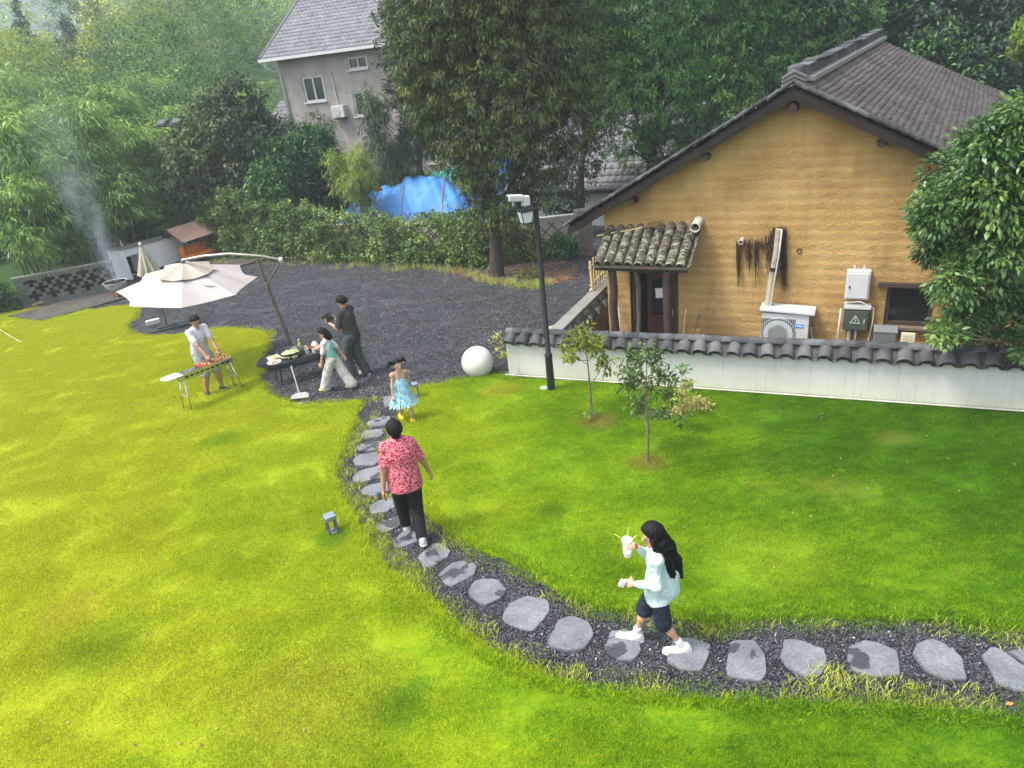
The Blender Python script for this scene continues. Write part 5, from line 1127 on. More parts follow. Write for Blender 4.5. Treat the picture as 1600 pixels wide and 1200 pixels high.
# glossy tree at the wall
tb_ = hp(3.1, 11.15, 0); tb_.z = -.55; Yt = 8.55
tree_px('osmanthus_tree', 'dense glossy dark green tree leaning over the white wall before the earth house', tb_,
        [(1600, 190, 42), (1548, 235, 50), (1610, 240, 70), (1500, 290, 60), (1560, 300, 70), (1625, 330, 70), (1465, 335, 42), (1500, 370, 55), (1560, 390, 62), (1620, 420, 60), (1455, 390, 26), (1490, 440, 42), (1545, 460, 50), (1600, 490, 48), (1500, 500, 38), (1540, 525, 30), (1478, 525, 22), (1610, 540, 30), (1440, 350, 20)],
        Yt, 'osman', .09, M_BARKL, 3400, 9, .09, .036, .12, top=atY(1570, 250, Yt) - tb_, seed=31, droop=.55, spread=.55, out=.9, shell=.65, tvar=.45)
# saplings on the lawn
b = g(926, 655); tree_px('sapling', 'slender sapling with yellow-green leaves near the lamp post', b, [(905, 535, 28), (932, 545, 26), (892, 558, 18), (942, 568, 18), (912, 520, 16), (884, 542, 12)], b.y, 'lime', .022, M_BARKL, 95, 6, .1, .04, .1, top=atY(914, 530, b.y) - b, seed=41, droop=.4, out=.9, shell=.9)
b = g(1013, 727); tree_px('sapling', 'bushy green sapling on bare trunk in the middle of the right lawn', b, [(990, 560, 24), (1020, 560, 26), (1035, 590, 24), (985, 595, 20), (1010, 605, 26), (1045, 615, 16), (1000, 635, 20), (1035, 645, 18), (975, 580, 10), (1060, 655, 10), (970, 625, 8)], b.y, 'sapl', .02, M_BARKL, 210, 6, .075, .032, .1, top=atY(1010, 560, b.y) - b, seed=42, droop=.45, out=.8, shell=.9)
b = g(1075, 655); tree_px('variegated_shrub', 'cream and yellow variegated shrub behind the bushy sapling', b, [(1068, 622, 22), (1088, 638, 20), (1058, 642, 18), (1072, 600, 12), (1100, 630, 12), (1045, 650, 10)], b.y, 'cream', .012, M_BARKL, 130, 7, .07, .03, .08, top=atY(1074, 625, b.y) - b, seed=43, cat='shrub', droop=.1, shell=.9)
b = g(1060, 650); tree_px('young_shrub', 'thin dark shoot with few leaves beside the white wall', b, [(1068, 578, 8), (1055, 595, 7), (1075, 600, 6)], b.y + .3, 'osman', .01, M_BARKL, 16, 6, .075, .034, .08, top=atY(1066, 580, b.y + .3) - b, seed=44, cat='shrub')
b = g(785, 582); tree_px('small_shrub', 'small pale-leaved shrub between the globe lamp and the wall end', b, [(776, 525, 9), (784, 540, 8), (788, 555, 9), (778, 545, 6), (770, 530, 5)], b.y, 'cream', .01, M_BARKL, 34, 6, .055, .028, .08, top=atY(778, 530, b.y) - b, seed=45, cat='shrub', shell=.9)
for i, (x, y, lab) in enumerate(((1272, 655, 'small leafy weed sprouting on the lawn below the wall'), (918, 650, 'leafy seedling at the foot of the yellow-green sapling'))):
    b = g(x, y + 6); tree_px('seedling', lab, b, [(x, y, 8), (x + 9, y - 4, 6)], b.y, 'bamboo', .006, M_BARKL, 12, 6, .06, .022, .06, seed=46 + i, cat='plant', shell=.9)
# --- vine hedge over the trellis, shrubs at the fence foot
def hedge(name, label, pts, width, n, nl, mat, L, W, seed, group=None, cat='hedge', fl=True):
    'pts: (ground pixel x, y, top pixel y)'
    rr = random.Random(seed); b0 = g(*pts[len(pts) // 2][:2]); o = thing(name, label, cat, b0, group); lobes = []; st = MB()
    for i in range(len(pts) - 1):
        for s in range(5):
            f = (s + rr.random() * .5) / 5; x = pts[i][0] + (pts[i + 1][0] - pts[i][0]) * f; y = pts[i][1] + (pts[i + 1][1] - pts[i][1]) * f; ty = pts[i][2] + (pts[i + 1][2] - pts[i][2]) * f
            c = g(x, y); hh = CAMH + math.hypot(c.x, c.y) / math.hypot(*ray(x - (y - ty) * .22, ty)[:2]) * ray(x - (y - ty) * .22, ty)[2] - c.z; c = c - b0
            k = max(2, int(hh / .5))
            for q in range(k):
                z = hh * (q + .5) / k; w_ = width * (1 - .35 * q / k) * rr.uniform(.75, 1.2); lobes.append((c.x + rr.uniform(-.25, .25), c.y + .25 + rr.uniform(-.2, .3) * width, c.z + z, w_, w_ * .7, hh / k * .75))
            st.tube([c + Vector((0, .3, 0)), c + Vector((rr.uniform(-.3, .3), .35, hh * .5)), c + Vector((rr.uniform(-.5, .5), .3, hh * .95))], [.02, .014, .006], 5)
    st.build('stem', M_BARKL, o); V, Q, tn = tufts(lobes, n, nl, L, W, .22, seed=seed, droop=.3, spread=1.0, shell=.75); crown_obj(o, V, Q, tn, ML[mat], 'foliage'); return o
hedge('vine_hedge', 'tangled vine hedge overgrowing the trellis beside the gravel yard', [(322, 404, 345), (350, 405, 312), (385, 406, 296), (430, 408, 318), (480, 410, 322), (530, 412, 330), (590, 414, 336), (650, 416, 345), (700, 418, 340), (745, 420, 335), (775, 420, 350)], .55, 2600, 14, 'vine', .13, .07, 51)
hedge('vine_hedge', 'thinner leafy creeper patch on the trellis right of the cypress', [(790, 415, 352), (815, 412, 350), (842, 410, 362)], .35, 260, 12, 'vine', .12, .06, 52)
hedge('low_shrub', 'low dark shrub at the foot of the trellis by the gate pillar', [(868, 408, 375), (885, 407, 372), (900, 405, 378)], .3, 160, 14, 'broad', .1, .05, 53, cat='shrub')
hedge('low_shrub', 'bright seedlings growing in leaf litter by the cypress trunk', [(820, 438, 424), (832, 440, 420)], .14, 26, 8, 'lime', .09, .04, 54, cat='shrub')
hedge('garden_shrub', 'round dark shrub at the left end of the pierced brick wall', [(-30, 500, 445), (0, 492, 440), (22, 488, 452)], .35, 260, 14, 'broad', .1, .05, 55, cat='shrub')
# leaf litter under the cypress
t = NT('leaf_litter'); p = t.pos(False); c_ = t.n('TexVoronoi', feature='F1', i_Vector=p, i_Scale=16.0); M_LIT = t.fin(t.ramp(t.n('SeparateColor', i_Color=c_.outputs['Color']).outputs[0], [(0, (.05, .03, .018)), (.5, (.13, .06, .03)), (1, (.22, .12, .06))]), .9, .1); t.bump(c_.outputs['Distance'], .8, .02)
lit = pxs(smooth_curve([(700, 425), (750, 440), (800, 446), (850, 445), (895, 436), (905, 415), (860, 405), (790, 408), (720, 415), (700, 425)], 3)[:-1]); sheet('leaf_litter_bed', ccw(rag(lit, .08)), .012, M_LIT, .03)
r_ = np.random.default_rng(9); sp = np.array([(lambda q: (q.x, q.y, q.z + .03))(g(800 + r_.normal() * 60, 428 + r_.normal() * 9)) for _ in range(900)])
V, Q = leaf_quads(sp, np.c_[r_.normal(size=(900, 2)), r_.normal(size=900) * .2], np.tile([0, 0, 1.0], (900, 1)) + r_.normal(size=(900, 3)) * .3, r_.uniform(.04, .1, 900), r_.uniform(.02, .05, 900)); link('fallen_leaves', npmesh('fallen_leaves', V, Q, leafmat('dry_leaf', (.08, .04, .02), (.2, .1, .045), (.36, .24, .1), .1), np.repeat(r_.uniform(0, 1, 900), 4)[:, None]), kind='stuff')
sp = []
for x, y in smooth_curve([(330, 412), (450, 414), (600, 420), (700, 424), (790, 446), (850, 449)], 8):
    for k in range(3): sp.append((x + random.uniform(-8, 8), y + random.uniform(-6, 5), random.uniform(.12, .3), random.uniform(.15, .5)))
weeds('yard_weeds', sp, 130, .06, .22, M_WEED)
# --- bamboo thicket behind the deck: three meshes, many clumps
def bamboo_proto(seed, H, Wd, mat):
    rr = random.Random(seed); lobes = []
    for k in range(11):
        a = rr.uniform(0, 6.28); q = math.sqrt(rr.random()); z = H * rr.uniform(.38, .93); lobes.append((math.cos(a) * q * Wd * .45, math.sin(a) * q * Wd * .45, z, Wd * .26 * rr.uniform(.8, 1.2), Wd * .26, H * .14 * rr.uniform(.8, 1.2)))
    V, Q, tn = tufts(lobes, 520, 15, .3, .05, .36, seed=seed, droop=.9, spread=.45, out=.7, shell=.75); crown = npmesh('bamboo_crown', V, Q, ML[mat], tn)
    mb = MB()
    for k in range(9):
        a = rr.uniform(0, 6.28); q = rr.uniform(.1, .5); l = lobes[k]; mb.tube([(math.cos(a) * q, math.sin(a) * q, 0), (l[0] * .5 + math.cos(a) * q * .5, l[1] * .5, l[2] * .55), l[:3], (l[0] * 1.25, l[1] * 1.25, l[2] + H * .06)], [.05, .042, .028, .008], 6)
    return crown, mb.mesh('bamboo_culms', [M_CULM], True, 60)
BP = [bamboo_proto(60, 7.0, 4.2, 'bamboo'), bamboo_proto(61, 7.0, 4.0, 'bamboo'), bamboo_proto(62, 6.0, 4.0, 'bamboo2'), bamboo_proto(63, 7.0, 4.0, 'dusk')]
def bamboo(px, ty, Y, wid, pi, lab, group=None, rz=None):
    c = atY(px, ty, Y); z0 = hill(c.x, c.y) if Y > 27 else gz(c.x, c.y); o = thing('bamboo_clump', lab, 'bamboo', (c.x, c.y, z0), group, rz if rz is not None else random.uniform(0, 6.28)); Hh = c.z - z0
    for nm, me, k in (('crown', BP[pi][0], 1), ('culms', BP[pi][1], 1)):
        q = bpy.data.objects.new(nm, me); COL.objects.link(q); q.parent = o; q.scale = (wid / 4.1, wid / 4.1, Hh / 6.8)
GB1 = 'feathery bamboo clumps behind the pierced brick wall and deck'; LB1 = 'feathery green bamboo clump in the thicket behind the deck'
BL = {20: 'low drooping bamboo clump over the left end of the pierced wall', 95: 'bamboo clump overhanging the middle of the pierced brick wall', 185: 'bamboo clump veiled by the smoke of the fire bowl', 225: 'low bamboo clump directly behind the white outdoor counter', 245: 'bamboo clump just left of the floodlight mast', 290: 'bamboo clump behind the floodlight mast top', 330: 'tall bamboo clump behind the brownish dry-leaved tree', 400: 'bamboo clump left of the cement house gable'}
for (px, ty, Y, wd, pi) in [(-40, 190, 27, 4.5, 0), (30, 175, 31, 5, 1), (85, 175, 29, 4.4, 0), (20, 285, 25.6, 2.6, 1), (150, 225, 30.5, 3.6, 0), (215, 185, 34, 4.6, 1), (185, 255, 31.5, 3.4, 1), (245, 235, 32.5, 3.8, 0), (290, 200, 35, 4.5, 1), (95, 290, 28.2, 3, 0), (225, 290, 32, 3.0, 0), (330, 170, 37, 4.8, 0), (140, 150, 37, 5, 1), (60, 130, 40, 5, 0), (-60, 120, 38, 5, 1), (400, 130, 42, 5, 1), (250, 130, 42, 5.5, 0)]:
    bamboo(px, ty, Y, wd, pi, BL.get(px, LB1), GB1)
bamboo(536, 213, 28.5, 2.3, 2, 'bright yellow-green bamboo bush left of the blue tarpaulin', rz=.4)
bamboo(470, 185, 33, 3.0, 3, 'grey-green bamboo clump below the windows of the grey house', rz=1.2)
bamboo(590, 150, 31, 2.6, 3, 'dark bamboo clump in front of the grey house door', rz=2.2)
bamboo(606, 225, 32.5, 2.6, 3, 'dusky bamboo clump right of the yellow-green bush', rz=3.0)
for i, (px, Y, spec, lab) in enumerate([(350, 31, [(340, 200, 45), (300, 230, 36), (370, 170, 40), (400, 220, 40), (345, 260, 45), (395, 270, 40), (300, 290, 40)], 'dark brownish tree full of dry leaves behind the swing'), (470, 30, [(455, 260, 40), (490, 235, 32), (430, 290, 35), (500, 280, 32)], 'dark bushy tree behind the middle of the vine hedge')]):
    b = Vector((*atY(px, 330, Y)[:2], 0)); b.z = hill(b.x, b.y); tree_px('broadleaf_tree', lab, b, spec, Y, 'brown' if i == 0 else 'broad', .14, M_BARK, 900, 14, .22, .09, .3, top=atY(px, 200, Y) - b, seed=70 + i)
# dark shrub layer closing the view under the bamboo
rr = random.Random(5); lob = []
for k in range(120):
    px = rr.uniform(-80, 700); Y = rr.uniform(31, 34.5); c = atY(px, 350, Y); lob.append((c.x, c.y, hill(c.x, c.y) + rr.uniform(.3, 1.8), rr.uniform(.8, 1.4), .9, rr.uniform(.6, 1.0)))
V, Q, tn = tufts(lob, 2300, 13, .26, .1, .32, seed=77, droop=.4); link('undergrowth', npmesh('undergrowth', V, Q, ML['broad'], tn), kind='stuff')
# --- wooded hillside
def wood(name, r0, r1, a0, a1, n, mats, size, nt, nl, leafk, seed):
    r = np.random.default_rng(seed); lob = {m: [] for m in mats}
    done = []
    for k in range(n * 12):
        if len(done) >= n: break
        rad = math.sqrt(r.uniform(r0 * r0, r1 * r1)) if r1 < 200 else math.exp(r.uniform(math.log(r0), math.log(r1))); az = math.radians(r.uniform(a0, a1)); x, y = rad * math.sin(az), rad * math.cos(az); z = hill(x, y); s = size * r.uniform(.7, 1.25); h = s * r.uniform(.9, 1.7)
        if any((x - a) ** 2 + (y - b) ** 2 < (.43 * (s + q)) ** 2 for a, b, q in done): continue
        done.append((x, y, s))
        m = mats[min(len(mats) - 1, int(abs(math.sin(x * .045 + 2) * math.cos(y * .05 + 1) + r.normal() * .25) * len(mats)))]
        ct = r.normal(0, .24); lob[m].append((x, y, z + h * .6, s * .44, s * .44, h * .46, ct))
        for q in range(2): a = r.uniform(0, 6.28); lob[m].append((x + math.cos(a) * s * .33, y + math.sin(a) * s * .33, z + h * r.uniform(.35, .7), s * .26, s * .26, s * .26, ct))
    for m in mats:
        if not lob[m]: continue
        L = np.array(lob[m]); dist = np.median(np.hypot(L[:, 0], L[:, 1])); V, Q, tn = tufts(L, len(L) * nt, nl, dist * leafk, dist * leafk * .42, size * .1, seed=seed, droop=.5, upb=.55, shell=.22, nout=1.6, nrnd=.3); link(name, npmesh(name, V, Q, ML[m], tn), kind='stuff')
wood('hillside_wood', 40, 62, -39, -16.5, 60, ['hillbam', 'bamboo', 'broad'], 4.6, 90, 10, .0036, 81)
wood('hillside_wood', 60, 100, -39, -15, 130, ['hillbam', 'hillbam', 'bamboo', 'broad'], 5.2, 72, 9, .0030, 82)
wood('hillside_wood', 98, 190, -39, -8, 300, ['hillbam', 'broad', 'bamboo'], 7.0, 34, 8, .0028, 83)
wood('hillside_wood', 28, 60, 20, 62, 60, ['broad', 'bamboo'], 6.0, 60, 9, .0045, 86)
wood('distant_wood', 180, 420, -27, -6, 420, ['broad', 'spruce', 'bamboo'], 11, 16, 7, .0032, 84)
wood('distant_wood', 400, 1150, -40, -17, 600, ['broad', 'bamboo', 'spruce'], 26, 11, 6, .0034, 85)
for i, (px, ty, Y, lab) in enumerate(((97, 22, 78, 'dark pointed conifer on the bamboo ridge'), (365, 52, 75, 'small dark conifer standing out of the pale bamboo slope'), (20, 0, 84, 'grey-green conifer pair at the top of the ridge'))):
    c = atY(px, ty, Y); z0 = hill(c.x, c.y); o = thing('conifer_tree', lab, 'tree', (c.x, c.y, z0)); H_ = c.z - z0; lb = [(0, 0, H_ * (.25 + .1 * k), 1.9 * (1 - k * .11), 1.9 * (1 - k * .11), H_ * .09) for k in range(8)]
    MB().tube([(0, 0, 0), (0, 0, H_)], [.2, .04], 7).build('trunk', M_BARK, o); crown_obj(o, *tufts(lb, 200, 9, .5, .15, .45, seed=90 + i, droop=.5), ML['spruce'])
# ================================================================== GREY HOUSE
gdir = Vector((.92, -.392, 0)).normalized(); gnr = Vector((.392, .92, 0)).normalized(); G0 = atY(434, 100, 36.5); gz0 = hill(G0.x, G0.y) - .8; ghr = math.atan2(gdir.y, gdir.x)
def gpl(x, y, dep=0.0):
    'local x, z of a pixel on the grey house front'
    r = ray(x, y); r = Vector(r); p0 = Vector((G0.x, G0.y, 0)) + gnr * dep; tt = (p0.dot(gnr)) / r.dot(gnr); q = r * tt + Vector((0, 0, CAMH)); return (q - Vector((G0.x, G0.y, 0))).dot(gdir), q.z - gz0
gh = thing('grey_house', 'tall bare cement house with grey tiled roof and white windows behind the trees', 'house', (G0.x, G0.y, gz0), rz=ghr)
EZ = gpl(440, 99)[1] + .5; GW, GD = 11.5, 9.0
t = NT('bare_cement'); p = t.pos(); col = t.ramp(t.noise(p, .7, 6, .65), [(.3, (.21, .195, .17)), (.55, (.30, .28, .25)), (.75, (.37, .35, .32))]); col = t.mix(t.ramp(t.noise(t.mapg(p, (3, 3, .3)), 1.2, 5), [(.5, 0), (.7, .45)]), col, (.16, .14, .12)); t.bump(t.noise(p, 8, 4), .2, .02); M_CEM = t.fin(col, .9, .1)
wins = [(470, 118, 510, 160), (541, 87, 575, 109), (549, 141, 588, 182)]
rects = []
for (x0, y0, x1, y1) in wins:
    a = gpl(x0, y0 + 3); c = gpl(x1, y1 - 3); rects.append((a[0], c[1], c[0], a[1]))
rects.append((gpl(666, 228)[0], gpl(690, 254)[1], gpl(692, 250)[0], gpl(666, 226)[1]))
wl_ = MB(); xs = sorted({0.0, GW, *[r[0] for r in rects], *[r[2] for r in rects]}); zs = sorted({0.0, EZ, *[r[1] for r in rects], *[r[3] for r in rects]})
for xa, xb in zip(xs, xs[1:]):
    for za, zb in zip(zs, zs[1:]):
        if not any(r[0] - .01 < (xa + xb) / 2 < r[2] + .01 and r[1] - .01 < (za + zb) / 2 < r[3] + .01 for r in rects): wl_.prism([Vector((xa, 0, za)), Vector((xb, 0, za)), Vector((xb, 0, zb)), Vector((xa, 0, zb))], (0, .25, 0))
wl_.box((.1, GD / 2 + .12, EZ / 2), (.2, GD - .26, EZ)); wl_.box((GW - .1, GD / 2 + .12, EZ / 2), (.2, GD - .26, EZ)); wl_.box((GW / 2, GD, EZ / 2), (GW, .2, EZ)); wl_.box((GW / 2, GD / 2, EZ - .1), (GW - .4, GD - .4, .15))
wl_.build('wall', M_CEM, gh)
MB().box((GW / 2, 1.6, EZ / 2), (GW - .5, .05, EZ - .5)).build('interior_shade_panel', M_DARK, gh)  # near-black panel painting the darkness of the rooms behind the windows
for (x0, z0, x1, z1) in rects:
    w_, h_ = x1 - x0, z1 - z0; cx, cz = (x0 + x1) / 2, (z0 + z1) / 2; mb = MB()
    for s in (-1, 1): mb.box((cx + s * (w_ / 2 - .04), .1, cz), (.08, .1, h_)); mb.box((cx, .103, cz + s * (h_ / 2 - .04)), (w_ - .16, .1, .08))
    mb.box((cx, .1, cz), (.07, .08, h_ - .16)); wn = mb.build('window', M_WHITE, gh)
    for s in (-1, 1): MB().box((cx + s * w_ / 4, .13, cz), (w_ / 2 - .08, .012, h_ - .14)).build('pane', plain('green_glass', (.02, .035, .032), .08, .1, spec=.6), wn)
    MB().box((cx, -.04, z0 - .03), (w_ + .1, .12, .06)).build('sill', M_WHITE, wn)
def tile_plane(name, apex, al, dn, LEN, W, pc, pr, mat, parent, kind='stuff', deck=True, h=.05):
    al, dn = Vector(al).normalized(), Vector(dn).normalized(); nrm = al.cross(dn); nrm = nrm if nrm.z > 0 else -nrm; nc, nr = int(LEN / pc), int(W / pr); V = []; Q = []
    for j in range(nr):
        for i in range(nc):
            o = apex + al * i * pc + dn * j * pr; b = len(V)
            for dl, dz in ((0, 0), (pr * 1.05, h * .7)):
                for sx, sz in ((0, 0), (.2, h * .2), (.5, h), (.8, h * .2), (1, 0)): V.append(o + al * sx * pc + dn * dl + nrm * (sz + dz))
            for sx, sz in ((0, 0), (.2, h * .2), (.5, h), (.8, h * .2), (1, 0)): V.append(o + al * sx * pc + dn * pr * 1.05 + nrm * (sz * .9 - .01))
            for k in range(4): Q += [(b + k, b + k + 1, b + k + 6, b + k + 5), (b + 5 + k, b + 6 + k, b + 11 + k, b + 10 + k)]
    rf = MB().prism([apex - nrm * .01, apex + dn * W - nrm * .01, apex + dn * W + al * LEN - nrm * .01, apex + al * LEN - nrm * .01], nrm * -.12).build('roof', M_CEM if mat is M_HT else M_DWOOD, parent)
    link('roof_tiles', npmesh('roof_tiles', [tuple(v) for v in V], Q, mat), None, rf, kind=kind); return rf
M_HT = tile_mat('lavender_grey_tile', (.11, .11, .12), (.155, .155, .168), (.22, .22, .235))
OV = .55; rp = R(33); dnv = Vector((0, -math.cos(rp), -math.sin(rp))); WR = (GD / 2 + OV) / math.cos(rp); ap = Vector((-.5, GD / 2, EZ + GD / 2 * math.tan(rp) + .1))
r1 = tile_plane('r', ap, (1, 0, 0), dnv, GW + 1, WR, .24, .3, M_HT, gh); tile_plane('r', ap, (1, 0, 0), (0, math.cos(rp), -math.sin(rp)), GW + 1, WR, .5, .6, M_HT, gh)
MB().tube([ap + Vector((0, 0, .06)), ap + Vector((GW + 1, 0, .06))], .1, 8).build('ridge', M_HT, r1)
MB().tube([ap + Vector((-.02, 0, .03)), ap + dnv * WR + Vector((-.02, 0, .03))], .07, 6).build('verge', M_HT, r1)
ge = ap + dnv * WR; MB().box(ge + Vector((GW / 2 + .5, -.06, -.06)), (GW + 1.1, .14, .13)).build('gutter', M_WHITE, gh)
mb = MB(); mb.tube([ge + Vector((.15, -.02, -.1)), ge + Vector((.2, 0.05, -.4)), Vector((.06, -.08, EZ - .9)), Vector((.06, -.08, 0))], .055, 8); mb.build('downpipe', M_WHITE, gh, smooth=True)
mb = MB(); mb.prism([Vector((0, -.0, EZ)), Vector((0, GD, EZ)), Vector((0, GD / 2, EZ + GD / 2 * math.tan(rp)))], (.2, 0, 0)); mb.build('gable', M_CEM, gh)
a = gpl(523, 165); c = gpl(544, 182); ac2 = thing('air_conditioner', 'white air conditioner unit high on the grey cement house', 'air conditioner', wmat(gh) @ Vector((a[0], -.36, c[1])), rz=ghr); aw, ah = c[0] - a[0] + .05, a[1] - c[1]
MB().bbox((aw / 2, .17, ah / 2), (aw, .34, ah), .02).build('casing', M_AC, ac2); MB().lathe([(ah * .38, 0), (ah * .38, .02), (ah * .3, .02), (0, .015)], (aw * .38, 0, ah / 2), 20, Matrix.Rotation(R(90), 3, 'X')).build('fan_grille', plain('ac_grey', (.36, .38, .38)), ac2)
for s in (.15, aw - .15): MB().box((s, .17, -.05), (.05, .36, .06)).build('bracket', M_BLACK, ac2)
MB().tube([(aw * .35, .3, ah), (aw * .3, .31, ah + .9), (aw * .2, .33, ah + 1.5)], .03, 6).build('hose', M_PVC, ac2)
# lean-to on its left and the shed by the gate
s0 = atY(409, 200, 37.5); sh = thing('lean_to', 'low grey tiled lean-to at the left side of the cement house', 'outbuilding', (s0.x, s0.y, hill(s0.x, s0.y)), rz=ghr); zt = atY(440, 158, 38.5).z - sh.location.z
tile_plane('l', Vector((-.2, 2.2, zt)), (1, 0, 0), (0, -.85, -.53), 2.6, 2.7, .24, .3, M_HT, sh); MB().box((1.1, 1.3, (zt - 1.5) / 2), (2.2, 1.8, zt - 1.5)).build('wall', plain('white_plaster', (.6, .6, .57), .9, .15), sh)
s1 = Vector((*atY(925, 300, 27.5)[:2], gz(0, 27))); sd_ = thing('tiled_shed', 'low shed with ribbed grey tile roof seen between the cypresses', 'shed', s1, rz=HROT); zt = atY(935, 175, 29.5).z - s1.z; ze = atY(940, 300, 26.5).z - s1.z
dn2 = Vector((0, -3.2, ze - zt)); tile_plane('s', Vector((-3.6, 2.6, zt)), (1, 0, 0), dn2, 8.0, dn2.length, .26, .34, tile_mat('shed_tile', (.1, .1, .11), (.17, .17, .185), (.26, .26, .27)), sd_); MB().box((.4, 1.6, ze / 2 - .15), (7, 2.6, ze - .2)).build('wall', plain('white_plaster', (.6, .6, .57)), sd_)
# floodlight mast
fl_b = Vector((*atY(300, 360, 31)[:2], 0)); fl_b.z = gz(0, 31); fm = thing('floodlight_mast', 'thin dark mast with two square floodlights among the bamboo', 'floodlight', fl_b); ft = atY(268, 196, 31) - fl_b
MB().tube([(0, 0, 0), (ft.x, ft.y, ft.z)], [.07, .045], 8).build('mast', M_BLACK, fm); MB().box(ft, (1.3, .06, .06), R(-20)).build('crossbar', M_BLACK, fm)
for s in (-.45, .3):
    f_ = MB(); q = ft + Matrix.Rotation(R(-20), 3, 'Z') @ Vector((s, 0, .12)); f_.box(q, (.5, .4, .06), Matrix.Rotation(R(-20), 3, 'Z') @ Matrix.Rotation(R(35), 3, 'X')); fo = f_.build('floodlight', M_BLACK, fm)
    MB().box(q + Vector((0, -.03, .05)), (.38, .28, .02), Matrix.Rotation(R(-20), 3, 'Z') @ Matrix.Rotation(R(35), 3, 'X')).build('lens', plain('flood_glass', (.04, .045, .05), .3), fo)

r_ = np.random.default_rng(19); n_ = 130; sp = np.array([(lambda q: (q.x, q.y, q.z + .065))(g(*(q0 if r_.uniform() < .5 else (r_.uniform(20, 500), r_.uniform(560, 1190))))) for q0 in zip(r_.uniform(860, 1590, n_), r_.uniform(680, 940, n_))])
V, Q = leaf_quads(sp, np.c_[r_.normal(size=(n_, 2)), r_.normal(size=n_) * .2], np.tile([0, 0, 1.0], (n_, 1)) + r_.normal(size=(n_, 3)) * .3, r_.uniform(.03, .06, n_), r_.uniform(.015, .03, n_)); link('lawn_leaves', npmesh('lawn_leaves', V, Q, bpy.data.materials['dry_leaf'], np.repeat(r_.uniform(.2, 1, n_), 4)[:, None]), kind='stuff')
